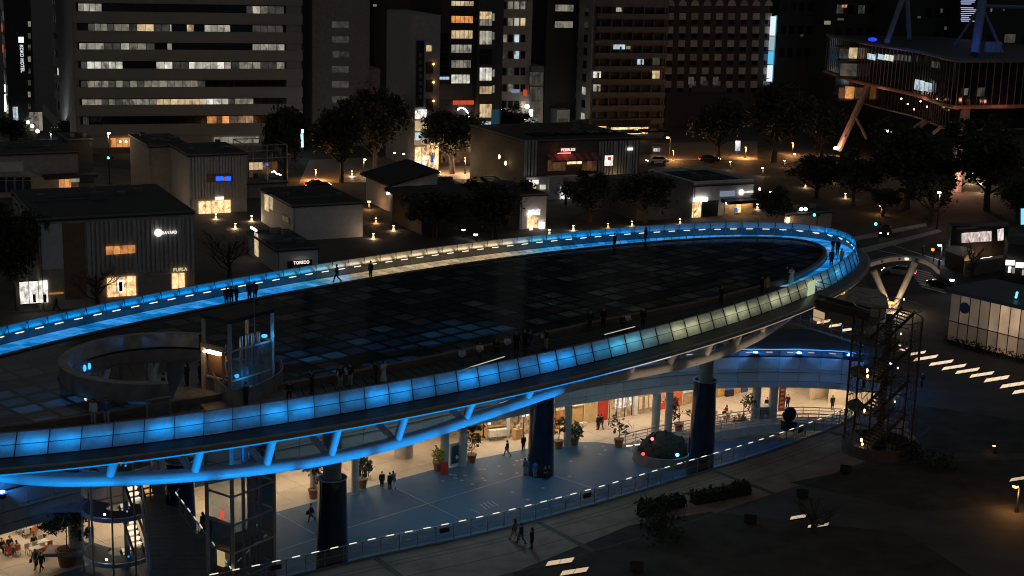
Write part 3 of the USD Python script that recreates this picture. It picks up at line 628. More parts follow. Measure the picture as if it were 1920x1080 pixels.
# railing with lit handrail
rl = thing('plaza_railing', 'glass railing with a dashed white lamp line along the near plaza edge', 'railing', (6, 114, 0))
R0 = offs(ner, -.12); n_r = len(R0)
GL = pane('railing_glass', (.66, .74, .78), .8, .08)
for i in range(n_r):
    x, y = R0[i]; obj(rl, 'post', MB().beam((x, y, 0), (x, y, 1.22), .09, .05), STEEL)
    if i == n_r - 1: break
    a, b = R0[i], R0[i + 1]; f = lambda s, z: (*(a + (b - a) * s), z)
    obj(rl, 'glass_panel', MB().add([f(.05, .12), f(.95, .12), f(.95, 1.08), f(.05, 1.08)], [[0, 1, 2, 3]]), GL)
    obj(rl, 'rail', MB().beam(f(0, 1.24), f(1, 1.24), .08, .06), STEEL)
    obj(rl, 'low_rail', MB().beam(f(.02, .62), f(.98, .62), .03), STEEL)
    obj(rl, 'handrail_lamp', MB().beam(f(.30, 1.29), f(.70, 1.29), .07, .05), emi('rail_led', (1, .86, .68), 1.1))
    if i % 9 == 4: obj(rl, 'notice_plate', MB().beam(f(.2, .82), f(.75, .82), .04, .38), BLACK)
a = at(1020, 978, .4); 
# ================================================================ THINGS ON AND ROUND THE ROOF
def onY(px, py, Y):
    d = ray(px, py); return EYE + d * (Y / d[1])
def upz(px, py, x, y):
    d = ray(px, py); return CZ + d[2] * (d[0] * x + d[1] * y) / (d[0] ** 2 + d[1] ** 2)
# round steel drum in the pool with the stair well inside
drum = thing('stairwell_drum', 'round dull steel wall in the pool round the stair well', 'wall', W(OC[0], OC[1], 14))
DRUMM = mat('drum_steel', (.34, .31, .28), .42, .55, var=.35, scale=.9)
DA = np.radians(np.arange(32, 245, 1.0))
def oc(a, r, z): return W(OC[0] + r * math.cos(a), OC[1] + r * math.sin(a), z)
for k in range(0, len(DA) - 1, 12):
    A = DA[k:k + 13]
    if len(A) < 2: continue
    mb = MB().loft([[oc(a, OR, 14.2) for a in A], [oc(a, OR + .05, 15.62) for a in A], [oc(a, OR - .55, 15.66) for a in A], [oc(a, OR - .6, 14.6) for a in A]]); obj(drum, 'wall_panel', mb, DRUMM)
AA = np.radians(np.arange(0, 361, 5.0))
obj(drum, 'dark_groove', MB().loft([[oc(a, OR - .62, 14.62) for a in DA], [oc(a, OR - .55, 14.45) for a in DA]]), BLACK)
obj(drum, 'inner_band', MB().loft([[oc(a, OR - .5, 14.45) for a in DA], [oc(a, OR - .5, 13.55) for a in DA], [oc(a, OR - .9, 13.5) for a in DA]]), mat('drum_inner', (.20, .18, .17), .5, .3))
for a, c in ((165, LAMPW), (188, LAMPW), (117, emi('lamp_blue', (.05, .35, 1), 2)), (112, emi('lamp_blue', (.05, .35, 1), 2))):
    a = math.radians(a); p = oc(a, OR - .53, 14.0); obj(drum, 'wall_lamp', MB().ball(p, .13, 1, (1, 1, 2)), c)
wellcut = [EL(at(*q, 14)) for q in [(322, 752), (350, 690), (392, 655)]]
fpoly = Polygon([(OC[0] + 6.7 * math.cos(a), OC[1] + 6.7 * math.sin(a)) for a in AA[:-1]]).intersection(Polygon([tuple(wellcut[0] + (wellcut[0] - wellcut[1]) * .4), tuple(wellcut[1]), tuple(wellcut[2] + (wellcut[2] - wellcut[1]) * 2), (-10, 10), (-10, -22), (-32, -22)]))
fpoly = fpoly.union(lift_hole.buffer(.05))
fl_ = UsdGeom.Xform.Define(stage, numbered('/World', 'landing_floor')); tagp(fl_.GetPrim(), kind='structure'); LFL = str(fl_.GetPath()); ORG[LFL] = np.zeros(3)
for i in range(-34, -14):
    for j in range(-13, 8):
        c = Polygon([(i * 1.0 - 6 + .02, j + .02), (i * 1.0 - 5.02, j + .02), (i * 1.0 - 5.02, j + .98), (i * 1.0 - 6 + .02, j + .98)]).intersection(fpoly)
        if c.area > .05 and c.geom_type == 'Polygon': obj(LFL, 'floor_tile', flat(c, 14.05), mat('landing_tile', (.22, .19, .17), .35, var=.2))
# glass lift tower
A, B = at(432, 742, 14)[:2], at(512, 717, 14)[:2]; ex = (B - A) / np.linalg.norm(B - A); ey = np.array([-ex[1], ex[0]]); LW = np.linalg.norm(B - A); LD = 2.5
def lp(s, d, z): return np.array([*(A + ex * s + ey * d), z])
ZT = upz(427, 607, *A); lift = thing('lift_tower', 'tall glass lift tower with a dark flat roof rising through the oval roof', 'lift tower', (*A, -6))
FR = mat('lift_frame', (.45, .43, .41), .4, .3)
LG = pane('lift_glass', (.62, .74, .82), .80, .06)
for s, d in ((0, 0), (LW, 0), (LW, LD), (0, LD)): obj(lift, 'corner_post', MB().beam(lp(s, d, -6), lp(s, d, ZT), .24), FR)
for s in np.linspace(.32, .72, 4): obj(lift, 'guide_pipe', MB().tube([lp(LW * s, .25, -6), lp(LW * s, .25, 17.9)], .13, 8), mat('guide_pipe', (.42, .47, .52), .35, .4), smooth=40)
zz = np.arange(-6, ZT + .1, 2.1)
for i, z in enumerate(zz):
    for a, b in (((0, 0), (LW, 0)), ((0, LD), (0, 0)), ((LW, 0), (LW, LD))): obj(lift, 'cross_bar', MB().beam(lp(*a, z), lp(*b, z), .12), FR)
    if i == len(zz) - 1: break
    for a, b in (((.05, -.04), (LW * .5 - .03, -.04)), ((LW * .5 + .03, -.04), (LW - .05, -.04)), ((LW + .04, .05), (LW + .04, LD - .05)), ((-.04, LD - .05), (-.04, .05))):
        if a[0] == -.04 and 13.5 < z < 16.4: continue
        obj(lift, 'glass_panel', MB().add([lp(*a, z + .08), lp(*b, z + .08), lp(*b, z + 2.02), lp(*a, z + 2.02)], [[0, 1, 2, 3]]), LG)
rf = lp(LW / 2, LD / 2, 0)[:2]
obj(lift, 'roof_slab', MB().hexa([lp(s, d, z) for z in (ZT, ZT + .28) for s, d in ((-.12, -.12), (LW + .1, -.12), (LW + .1, LD + .15), (-.12, LD + .15))]), BLACK)
obj(lift, 'roof_mast', MB().tube([lp(LW * .55, -.1, ZT - 3), lp(LW * .55, -.1, ZT + 2.6)], .04, 6), STEEL)
DOORM = mat('lift_door', (.30, .15, .07), .4, .3)
df = obj(lift, 'door_frame', MB().beam(lp(-.12, .5, 14), lp(-.12, .5, 17.2), .2).beam(lp(-.12, 2.5, 14), lp(-.12, 2.5, 17.2), .2).beam(lp(-.12, .4, 17.2), lp(-.12, 2.6, 17.2), .25), mat('door_frame', (.55, .40, .28), .4))
obj(df, 'door', MB().hexa([lp(s, d, z) for z in (14.02, 16.6) for s, d in ((.3, .6), (.3, 2.4), (.36, 2.4), (.36, .6))]), DOORM)
obj(df, 'door_lamp', MB().hexa([lp(s, d, z) for z in (16.75, 16.85) for s, d in ((-.3, .7), (-.3, 2.3), (.2, 2.3), (.2, .7))]), emi('door_lamp', (1, .66, .36), 5))
obj(lift, 'shaft_lamp', MB().beam(lp(.5, 1.5, 4.5), lp(.5, 1.5, 5.1), .2), emi('lift_red', (1, .05, .03), 2))
lc = obj(lift, 'lift_car', MB().hexa([lp(s, d, z) for z in (.2, 2.6) for s, d in ((.4, .7), (LW - .4, .7), (LW - .4, LD - .3), (.4, LD - .3))]), mat('lift_car', (.25, .19, .14), .4, .3))
obj(lc, 'car_lamp', MB().hexa([lp(s, d, z) for z in (1.0, 2.2) for s, d in ((.2, 1.2), (.2, 1.8), (.39, 1.8), (.39, 1.2))]), emi('car_lamp', (1, .6, .25), .9))
obj(lift, 'blue_lamp', MB().ball(lp(LW * .78, -.1, 17.6), .22, 1, (1, 1, .6)), emi('lamp_blue', (.05, .35, 1), 2))
for n_, q_ in enumerate((lp(LW * .8, -.6, 17.3), lp(LW * .3, -.7, 15.0))):
    l = UsdLux.SphereLight.Define(stage, lift + f'/blue_light_{n_:03d}'); l.CreateRadiusAttr(.15); l.CreateIntensityAttr(22); l.CreateColorAttr(Gf.Vec3f(.05, .42, 1)); l.AddTranslateOp().Set(Gf.Vec3d(*map(float, q_ - ORG[lift])))
for k in range(3): obj(lift, 'control_box', MB().box(lp(.35, .4, 15 + k * 1.1), (.5, .4, .5), .3), STEEL)
l = UsdLux.SphereLight.Define(stage, drum + '/light'); l.CreateRadiusAttr(.15); l.CreateIntensityAttr(26); l.CreateColorAttr(Gf.Vec3f(1, .86, .74)); l.AddTranslateOp().Set(Gf.Vec3d(*map(float, oc(math.radians(200), OR - 2.2, 14.6) - ORG[drum])))
# low curved screens and the glass gate beside the drum
g_ = thing('glass_gate', 'small clear glass gate box beside the round steel wall', 'gate', at(297, 787, 14)); P, Q = at(276, 787, 14), at(320, 779, 14)
obj(g_, 'frame', MB().beam(P, P + (0, 0, 1.3), .1).beam(Q, Q + (0, 0, 1.3), .1).beam(P + (0, 0, 1.3), Q + (0, 0, 1.3), .08), STEEL); obj(g_, 'glass_panel', MB().add([P + (0, 0, .1), Q + (0, 0, .1), Q + (0, 0, 1.25), P + (0, 0, 1.25)], [[0, 1, 2, 3]]), LG)
s_ = thing('curved_screen', 'low curved steel screen round the foot of the lift tower', 'screen', A.tolist() + [14])
cp = [at(*q, 14) for q in [(395, 720), (408, 742), (432, 762), (470, 757), (505, 742), (530, 722), (524, 700)]]; cp = catmull(cp, 5)
for k in range(0, len(cp) - 5, 5):
    a = cp[k:k + 6]; obj(s_, 'screen_panel', MB().loft([a, a + (0, 0, 1.15), a * [.998, .998, 1] + (0, .03, 1.15), a * [.998, .998, 1] + (0, .03, 0)]), DRUMM)
obj(s_, 'top_rail', MB().tube(cp + (0, 0, 1.2), .05, 5), STEEL)
# bridge to the lift at street level
br = thing('foot_bridge', 'dark footbridge with glass railing crossing the plaza to the lift tower', 'bridge', at(340, 1000, 0))
DL = [at(*q, .25) for q in [(256, 872), (268, 940), (276, 1010), (283, 1100)]]; DR = [at(*q, .25) for q in [(296, 888), (310, 922), (372, 1008), (436, 1100)]]
DL, DR = catmull(DL, 6), catmull(DR, 6); nb = len(DL)
for k in range(nb - 1):
    e = .03; L0, L1, R0_, R1 = DL[k], DL[k + 1], DR[k], DR[k + 1]
    for h in range(2):
        a0, a1 = h / 2 + .01, h / 2 + .49; lo = lambda p: p - (0, 0, .35)
        q = [L0 + (L1 - L0) * a0, R0_ + (R1 - R0_) * a0, R0_ + (R1 - R0_) * a1, L0 + (L1 - L0) * a1]
        obj(br, 'deck_slab', MB().hexa([lo(p) for p in q[::-1]][::-1] + q), mat('bridge_deck', (.10, .105, .11), .5, var=.3))
for S_ in (DL, DR):
    obj(br, 'edge_beam', MB().tube(S_ - (0, 0, .25), .22, 6), STEEL); obj(br, 'handrail', MB().tube(S_ + (0, 0, 1.15), .05, 5), STEEL)
    for k in range(0, nb - 1):
        a, b = S_[k], S_[k + 1]; obj(br, 'railing_post', MB().beam(a, a + (0, 0, 1.15), .06), STEEL); obj(br, 'glass_panel', MB().add([a + (0, 0, .1), b + (0, 0, .1), b + (0, 0, 1.1), a + (0, 0, 1.1)], [[0, 1, 2, 3]]), GL)
for k in range(4, nb - 1): obj(br, 'handrail_lamp', MB().beam(DR[k] * .7 + DR[k + 1] * .3 + (0, 0, 1.24), DR[k] * .3 + DR[k + 1] * .7 + (0, 0, 1.24), .07), emi('bridge_led', (.8, .9, .85), .7))
ld = [at(*q, .25) for q in [(368, 1003), (398, 968), (440, 985), (400, 1045)]]
obj(br, 'lift_landing', MB().hexa([p - (0, 0, .3) for p in ld] + ld), mat('bridge_deck', (.10, .105, .11), .5))
c4 = thing('roof_column', 'dark blue tapered column half hidden between the footbridge and the lift tower', 'column', at(341, 1075, -6)); p = at(341, 1075, -6)
obj(c4, 'shaft', MB().cyl(p, 1.36, 1.10, 9.7, 40), COLB, smooth=40); obj(c4, 'cap_ring', MB().tube([p + (1.12 * math.cos(a), 1.12 * math.sin(a), 9.72) for a in np.arange(32) * PI / 16], .07, 6, closed=True), STEEL); obj(c4, 'steel_head', MB().cyl(p + (0, 0, 9.6), .72, .80, 9.6, 24), mat('head_grey', (.24, .26, .28), .5), smooth=40)
# glass stair cylinder at lower left
sc = at(226, 1062, -6); SR = 2.9
st = thing('stair_cylinder', 'glass stair cylinder with blue-lit landings and bright treads at lower left', 'stair tower', sc)
Z1 = upz(245, 948, *sc[:2]) ; Z2 = upz(245, 1031, *sc[:2]); dz = Z1 - Z2
def sp(a, r, z): a = math.radians(a); return np.array([sc[0] + r * math.cos(a), sc[1] + r * math.sin(a), z])
RIMB = mat('landing_rim', (.45, .50, .58), .4, .2)
for z in (Z2 - dz, Z2, Z1, Z1 + dz, Z1 + 2 * dz):
    ar = np.arange(150, 395, 7.0)
    ln = obj(st, 'landing', MB().loft([[sp(a, SR, z) for a in ar], [sp(a, 1.0, z) for a in ar], [sp(a, 1.0, z - .2) for a in ar], [sp(a, SR, z - .2) for a in ar]], closed=True), BLACK)
    obj(ln, 'landing_rim', MB().loft([[sp(a, SR + .03, z - .28) for a in ar], [sp(a, SR + .03, z + .08) for a in ar], [sp(a, SR - .12, z + .08) for a in ar]]), RIMB)
    for k in range(0, len(ar) - 3, 3): obj(ln, 'glass_panel', MB().strip([sp(a, SR, z + .1) for a in ar[k:k + 4]], [sp(a, SR, z + 1.5) for a in ar[k:k + 4]]), LG)
    obj(st, 'side_landing', MB().prism(Polygon([sp(168, SR, 0)[:2], sp(196, SR, 0)[:2], sp(190, SR + 3.2, 0)[:2], sp(172, SR + 3.2, 0)[:2]]), z - .3, z), mat('side_landing', (.30, .30, .32), .5))
    obj(st, 'stair_lamp', MB().ball(sp(262, SR - .2, z + .35), .11, 1), LAMPC); obj(st, 'stair_lamp', MB().ball(sp(300, SR - .3, z + .5), .08, 1), emi('lamp_blue', (.05, .35, 1), 2))
for a in (160, 205, 240, 275, 310, 345): obj(st, 'glass_post', MB().tube([sp(a, SR + .02, -6), sp(a, SR + .02, 12.9)], .08, 6), STEEL)
obj(st, 'centre_pole', MB().tube([sp(0, .6, -6), sp(0, .6, 13)], .22, 10), STEEL)
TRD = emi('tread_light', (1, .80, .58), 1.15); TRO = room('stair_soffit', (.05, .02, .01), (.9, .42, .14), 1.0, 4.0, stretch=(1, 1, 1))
for z in (Z2 - dz, Z2, Z1, Z1 + dz, Z1 + 2 * dz):
    p0 = onY(262, 0, 1) ; d0 = np.array([.30, -.95]) 
    s0 = np.array([sc[0] + .25, sc[1] + .9]); nd = np.array([.62, -.78])
    for k in range(8):
        c = np.array([*(s0 + nd * (k * .30)), z - .35 - k * dz * .8 / 8]); side = np.array([-nd[1], nd[0]])
        m_ = lambda o, w: MB().hexa([(*(c[:2] + side * s + nd * q), c[2] + h) for h in (0, .24) for s, q in ((o, -.12), (o + w, -.12), (o + w, .14), (o, .14))])
        obj(st, 'tread', m_(-.35, .8), TRD)
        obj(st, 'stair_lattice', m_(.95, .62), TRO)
    c0, c1 = np.array([*(s0 - nd * .2), z - .3]), np.array([*(s0 + nd * 2.6), z - .3 - dz * .85])
    for o in (-.4, .45, .9, 1.62): obj(st, 'stringer', MB().beam(c0 + (*(side * o), 0), c1 + (*(side * o), 0), .08, .35), BLACK)
# ramp, round planter and drum sculpture in the plaza
rm = thing('plaza_ramp', 'curved pale ramp with steel railings at the right end of the plaza', 'ramp', at(1380, 815, -6))
rp_ = catmull([at(1172, 842, -6) + (0, 0, .02), at(1225, 829, -5.8), at(1290, 815, -5.5), at(1370, 800, -4.9), at(1440, 792, -4.6), at(1510, 788, -4.5), at(1585, 792, -4.5)], 6)
tg = np.gradient(rp_[:, :2], axis=0); tg /= np.linalg.norm(tg, axis=1, keepdims=True); nr = np.column_stack([tg[:, 1], -tg[:, 0], np.zeros(len(tg))])
RA0, RA1 = rp_ + nr * 1.2, rp_ - nr * 1.2
obj(rm, 'ramp_deck', MB().loft([RA0, RA1, RA1 - (0, 0, .3), RA0 - (0, 0, .3)], closed=True), mat('ramp_deck', (.16, .15, .14), .6))
for k in range(0, len(rp_) - 1, 2):
    a = RA0[k:k + 3]; obj(rm, 'side_panel', MB().loft([a + nr[k:k + 3] * .02 + (0, 0, .15), a + nr[k:k + 3] * .02 - (0, 0, .75), a - nr[k:k + 3] * .08 - (0, 0, .75)]), mat('ramp_side', (.50, .50, .50), .5))
for S_ in (RA0, RA1):
    for h in (.4, .75, 1.1): obj(rm, 'rail', MB().tube(S_ + (0, 0, h), .03 if h < 1 else .05, 5), STEEL)
    for k in range(0, len(S_), 2): obj(rm, 'railing_post', MB().beam(S_[k], S_[k] + (0, 0, 1.1), .06), STEEL)
for q in ((1180, 836), (1196, 834), (1204, 826), (1252, 819)): 
    c = at(*q, -5.2); obj(rm, 'rail_lamp', MB().beam(c - (.3, 0, 0), c + (.3, .1, 0), .06), LAMPW)
pc = at(1243, 862, -6); pl = thing('round_planter', 'round grey planter with a dark mound and small coloured lights', 'planter', pc)
obj(pl, 'rim', MB().cyl(pc, 3.15, 2.85, .95, 36), mat('planter_stone', (.16, .15, .13), .8, bump=.3), smooth=30)
mnd = trimesh.creation.icosphere(3, 1.0); v = mnd.vertices * (2.5, 2.5, 2.5); v[:, 2] = np.maximum(v[:, 2], 0) * .8; v += (meshkit.fbm(v * 1.6)[:, None] - .5) * .9; obj(pl, 'mound', MB().add(v + pc + (0, 0, .8), mnd.faces), mat('mound_plant', (.03, .035, .025), .9, var=.5, scale=3))
lf = MB()
for k in range(500):
    a, r = rng.random() * 2 * PI, 2.5 * math.sqrt(rng.random()); c = pc + (r * math.cos(a), r * math.sin(a), .95 + 1.6 * (1 - (r / 2.6) ** 2) * rng.random() + .2); d = rng.normal(size=(3, 3)) * .14; lf.add(c + d, [[0, 1, 2]])
obj(pl, 'leaves', lf, mat('mound_leaf', (.03, .05, .02), .8, var=.6, scale=4), kind='stuff')
obj(pl, 'horn', MB().tube(catmull([at(1228, 832, -4.4), at(1219, 826, -3.6), at(1220, 815, -3.1), at(1228, 810, -2.9)], 5), np.linspace(.22, .04, 16), 7), BLACK)
for q, c, r in (((1206, 851), (1, .06, .05), .16), ((1220, 842), (.85, 1, .8), .2), ((1249, 837), (.4, .9, 1), .17), ((1270, 853), (.15, .4, 1), .2), ((1223, 823), (1, .15, .2), .17)):
    p = onY(*q, pc[1] - 2.2 if q[1] > 845 else pc[1] - 1.2); obj(pl, 'coloured_light', MB().ball(p, r, 1), emi(f'coloured_{q[0]}', c, 3.5))
dc = at(1478, 806, -5.0); ds = thing('wheel_sculpture', 'dark round wheel sculpture on a pedestal by the ramp railing', 'sculpture', dc)
obj(ds, 'pedestal', MB().box(dc + (0, 0, .5), (1.3, 1.1, 1.0), .4), BLACK)
ct = dc + (0, 0, 1.75); wh = obj(ds, 'wheel', MB().tube([ct + (math.cos(a) * .55, math.sin(a) * .2, math.sin(a + 0) * 0 + math.cos(a + PI / 2) * .7) for a in np.arange(24) * PI / 12], .2, 8, closed=True), DARK); obj(wh, 'hub', MB().ball(ct, .62, 2, (.8, .35, 1)), BLACK); obj(wh, 'spoke', MB().beam(ct - (.5, .1, 0), ct + (.5, .1, .1), .1), STEEL)
# mesh stair tower at right
tc_ = at(1643, 846, 0); TRAD = 3.1; ZTT = upz(1655, 592, *tc_[:2])
tw = thing('mesh_stair_tower', 'round open stair tower of dark steel mesh right of the plaza', 'stair tower', tc_)
def tp(a, r, z): a = math.radians(a); return tc_ + (r * math.cos(a), r * math.sin(a), z)
BRN = mat('tower_steel', (.075, .058, .045), .5, .3)
for a in range(0, 360, 30): obj(tw, 'post', MB().tube([tp(a, TRAD, -.5), tp(a, TRAD, ZTT)], .06, 6), BRN)
for z in np.linspace(0, ZTT, 9): obj(tw, 'ring_tube', MB().tube([tp(a, TRAD, z) for a in range(0, 360, 12)], .045, 5, closed=True), BRN)
msh = MB()
for a in range(0, 360, 10):
    msh.tube([tp(a + k * 6, TRAD, k * ZTT / 10) for k in range(11)], .014, 3); msh.tube([tp(a - k * 6, TRAD, k * ZTT / 10) for k in range(11)], .014, 3)
obj(tw, 'wire_mesh', msh, mat('mesh_brown', (.13, .10, .08), .5, .3))
obj(tw, 'base_drum', MB().loft([[tp(a, TRAD + .1, -.2) for a in range(0, 361, 10)], [tp(a, TRAD + .1, 1.1) for a in range(0, 361, 10)], [tp(a, TRAD - .1, 1.1) for a in range(0, 361, 10)]]), mat('tower_base', (.12, .10, .085), .6, .2))
obj(tw, 'core_column', MB().cyl(tc_ + (.3, .6, 0), .35, .35, ZTT, 14), BRN)
hs = ZTT / 4.0
LMPS = emi('stair_bulb', (1, .80, .58), 1.8)
for k in range(4):
    z0, z1 = k * hs, (k + 1) * hs
    obj(tw, 'landing', MB().prism(Polygon([tp(a, TRAD - .1, 0)[:2] for a in range(120, 260, 10)]), z0 + .95, z0 + 1.07), mat('tower_deck', (.13, .10, .08), .6))
    a_, b_ = tc_ + (-1.5, -1.5, z0 + 1.0), tc_ + (1.9, .3, z1 + .6)
    for j in range(13):
        c = a_ + (b_ - a_) * (j + .5) / 13; obj(tw, 'tread', MB().box(c, (.30, 1.6, .06), .49), mat('tread_steel', (.24, .20, .16), .35, .5))
    for o in (-.85, .85): q_ = np.array([-.47 * o, .88 * o, 0]); obj(tw, 'stringer', MB().beam(a_ + q_, b_ + q_, .07, .3), BRN); obj(tw, 'handrail', MB().beam(a_ + q_ + (0, 0, 1), b_ + q_ + (0, 0, 1), .05), STEEL)
    obj(tw, 'stair_lamp', MB().ball(b_ + (-.6, -.3, 1.0), .085, 1, (1, 1, 1.3)), LMPS); 
for q in ((1626, 695), (1627, 705), (1621, 770), (1615, 825), (1617, 832)): obj(tw, 'side_lamp', MB().ball(onY(*q, tc_[1] - 2.0), .10, 1, (1, 1, 2)), LAMPY)
obj(tw, 'top_rail', MB().tube([tp(a, TRAD, ZTT + 1.0) for a in range(-60, 250, 10)], .06, 5), STEEL)
# bridge from the roof to the stair tower
rb = E(math.radians(303), 1.2, 13.75); tb = tc_ + (-1.5, .6, 13.75 if ZTT > 13.5 else ZTT); dd = (tb - rb)[:2] / np.linalg.norm((tb - rb)[:2]); sd = np.array([-dd[1], dd[0]])
lb = thing('link_bridge', 'short dark link bridge from the roof rim to the mesh stair tower', 'bridge', rb)
for o in (-1.1, 1.1): obj(lb, 'side_beam', MB().beam(rb + (*(sd * o), 0), tb + (*(sd * o), 0), .25, .7), BRN); obj(lb, 'handrail', MB().beam(rb + (*(sd * o), 1.5), tb + (*(sd * o), 1.5), .06), STEEL)
obj(lb, 'deck', MB().beam(rb, tb, 2.0, .2), DARK)
gt = E(math.radians(303.5), .15, 14.8); obj(lb, 'lit_gate_panel', MB().beam(E(math.radians(302.6), .62, 14.75), E(math.radians(304.6), .62, 14.75), .06, 1.3), emi('gate_light', (.75, .9, .55), .55))
# second, lower footbridge with its railing
a_, b_ = onY(1462, 598, 176), onY(1612, 648, 160); a_[2] = b_[2] = 2.2; a_[:2] = at(1462, 606, 2.2)[:2]; b_[:2] = at(1618, 655, 2.2)[:2]
fb = thing('street_footbridge', 'brown footbridge with thin railings behind the mesh stair tower', 'bridge', a_)
obj(fb, 'side_beam', MB().beam(a_, b_, .3, 1.3), mat('brown_beam', (.30, .22, .16), .6)); obj(fb, 'side_beam', MB().beam(a_ + (1.6, 1.6, 0), b_ + (1.6, 1.6, 0), .3, 1.0), mat('brown_beam', (.30, .22, .16), .6)); obj(fb, 'deck', MB().beam(a_ + (.8, .8, -.1), b_ + (.8, .8, -.1), 1.8, .2), CONC)
for k in range(9): p = a_ + (b_ - a_) * k / 8; obj(fb, 'railing_post', MB().beam(p + (0, 0, .6), p + (0, 0, 2.0), .06), STEEL)
for h in (1.2, 2.0): obj(fb, 'rail', MB().beam(a_ + (0, 0, h), b_ + (0, 0, h), .05), STEEL)
# skylights in the ground
SKY = emi('skylight_glass', (1, .78, .52), .95)
SKD = emi('skylight_dim', (1, .74, .48), .62)
sk = [(1544, 603, 14, 5, .2, 1), (1566, 610, 13, 5, .2, 1), (1589, 618, 12, 5, .2, 1), (1613, 625, 9, 4, .2, 1), (1681, 649, 10, 4, 1, 1), (1690, 656, 20, 5, 1, 2), (1721, 662, 16, 5, 1, 2), (1736, 671, 24, 6, 1, 3), (1765, 680, 24, 6, 1, 3), (1789, 688, 24, 6, 1, 3), (1814, 695, 24, 6, 1, 3), (1841, 702, 24, 6, 1, 3), (1869, 710, 25, 7, 1, 3), (1901, 721, 27, 7, 1, 3), (1924, 732, 27, 7, 1, 3), (1050, 1053, 28, 9, 0, 2), (1077, 1071, 28, 9, 0, 2), (1497, 969, 17, 6, 0, 1), (1543, 984, 12, 5, 0, 1), (1522, 986, 8, 5, 0, 1), (1912, 897, 20, 6, 0, 2)]
ORDN = ['first ', 'second ', 'third ', 'fourth ', 'fifth ', 'sixth ', 'seventh ', 'eighth ', 'ninth ', 'tenth ', 'eleventh ']
for n, (x, y, w, h, zone, cells_) in enumerate(sk):
    P = [at(*q, .12) for q in ((x - w, y + w * .14 + h * .5), (x + w * .8, y - w * .14 + h * .5), (x + w, y - w * .14 - h * .5), (x - w * .8, y + w * .14 - h * .5))]
    wh = 'from left in the long row by the stair tower' if zone == 1 else 'from left in the short row below the V-shaped legs' if zone else 'set in the dark near ground'
    t = thing('skylight', {15: 'upper one of the two warm skylights at the bottom edge of the picture', 16: 'lower one of the two warm skylights at the bottom edge of the picture', 20: 'warm skylight at the right edge beside the orange lamp'}.get(n, 'warm lit skylight ' + (ORDN[sum(1 for q_ in sk[:n] if q_[4] == zone)] + wh if zone else ['', '', ''][0] + {17: 'with one wide cell behind the bare tree at lower right', 18: 'right one at the foot of the bare tree at lower right', 19: 'smallest one at the foot of the bare tree at lower right'}.get(n, 'in the near ground'))), 'skylight', P[0], 'row of skylights right of the stair tower' if zone == 1 else 'short row of skylights' if zone else 'skylights in the near ground')
    obj(t, 'curb', MB().hexa([p - (0, 0, .12) for p in P] + [p - (0, 0, .03) for p in P]), DARK)
    for k in range(cells_):
        a, b = (k + .02) / cells_, (k + .98) / cells_; f = lambda s: P[0] + (P[1] - P[0]) * s; g = lambda s: P[3] + (P[2] - P[3]) * s
        obj(t, 'glass_cell', MB().add([f(a), f(b), g(b), g(a)], [[0, 1, 2, 3]]), SKY if zone else SKD)
# hedges by the path
def leafmass(mb, c, sx, sy, sz, n, s=.16, rz=0):
    p = rng.uniform(-1, 1, (n, 3)); p[:, 2] = np.abs(p[:, 2]); ca, sa = math.cos(rz), math.sin(rz)
    for q in p:
        x, y = q[0] * sx, q[1] * sy; o = np.array(c) + (x * ca - y * sa, x * sa + y * ca, q[2] * sz); d = rng.normal(size=(3, 3)) * s; mb.add(o + d, [[0, 1, 2]])
LEAF = mat('leaf_dark', (.03, .04, .02), .7, var=.6, scale=1.2)
for a, b, lab in (((1200, 968), (1278, 948), 'left one of two clipped hedges beside the brown path'), ((1300, 945), (1402, 925), 'right one of two clipped hedges beside the brown path')):
    P, Q = at(*a, 0), at(*b, 0); L = np.linalg.norm(Q - P); rz = math.atan2(Q[1] - P[1], Q[0] - P[0]); c = (P + Q) / 2
    t = thing('hedge', lab, 'hedge', c); obj(t, 'core', MB().box(c + (0, 0, .45), (L, .8, .9), rz), mat('hedge_core', (.012, .016, .009), .9)); mb = MB(); leafmass(mb, c, L / 2 + .1, .55, 1.1, 900, .12, rz); obj(t, 'leaves', mb, LEAF, kind='stuff')
# arch with V legs at the bus terminal entrance
AY = at(1672, 577, 0)[1]; ar = thing('entrance_arch', 'pale curved arch on V-shaped legs beside the roof tip', 'arch', at(1672, 577, 0))
arch = catmull([onY(*q, AY - o) for q, o in (((1478, 568), 10), ((1520, 545), 7), ((1560, 530), 4), ((1600, 510), 2), ((1640, 494), 0), ((1680, 486), -1), ((1718, 487), -1), ((1745, 497), 0), ((1762, 512), 2))], 6)
AM = mat('arch_paint', (.40, .36, .31), .5)
obj(ar, 'arch_band', MB().loft([arch + (0, 0, .28), arch - (0, 0, .28), arch + (0, 1.0, -.28), arch + (0, 1.0, .28)], closed=True), AM)
for k in range(6, len(arch) - 8, 5): obj(ar, 'round_hole', MB().ball(arch[k] - (0, .02, 0), .16, 1, (1, .3, 1)), DARK)
obj(ar, 'arch_lamp', MB().ball(arch[33] - (0, .1, 0), .16, 1, (1.5, .5, .8)), LAMPW)
vb = onY(1672, 577, AY)
for q in ((1638, 508), (1716, 492)): obj(ar, 'leg', MB().tube([vb + ((-.3 if q[0] < 1700 else .3), 0, 0), onY(*q, AY)], [.38, .44], 12), AM, smooth=40)
v2 = onY(1572, 575, AY - 3); obj(ar, 'leg', MB().tube([v2, onY(1600, 520, AY - 2)], [.45, .5], 12), AM, smooth=40)
for q, y in (((1577, 549), AY - 5), ((1652, 571), AY - .8), ((1670, 568), AY - .8)): obj(ar, 'foot_lamp', MB().ball(onY(*q, y), .35, 1, (1.5, .6, .6)), emi('foot_lamp', (1, .62, .12), 1.6))
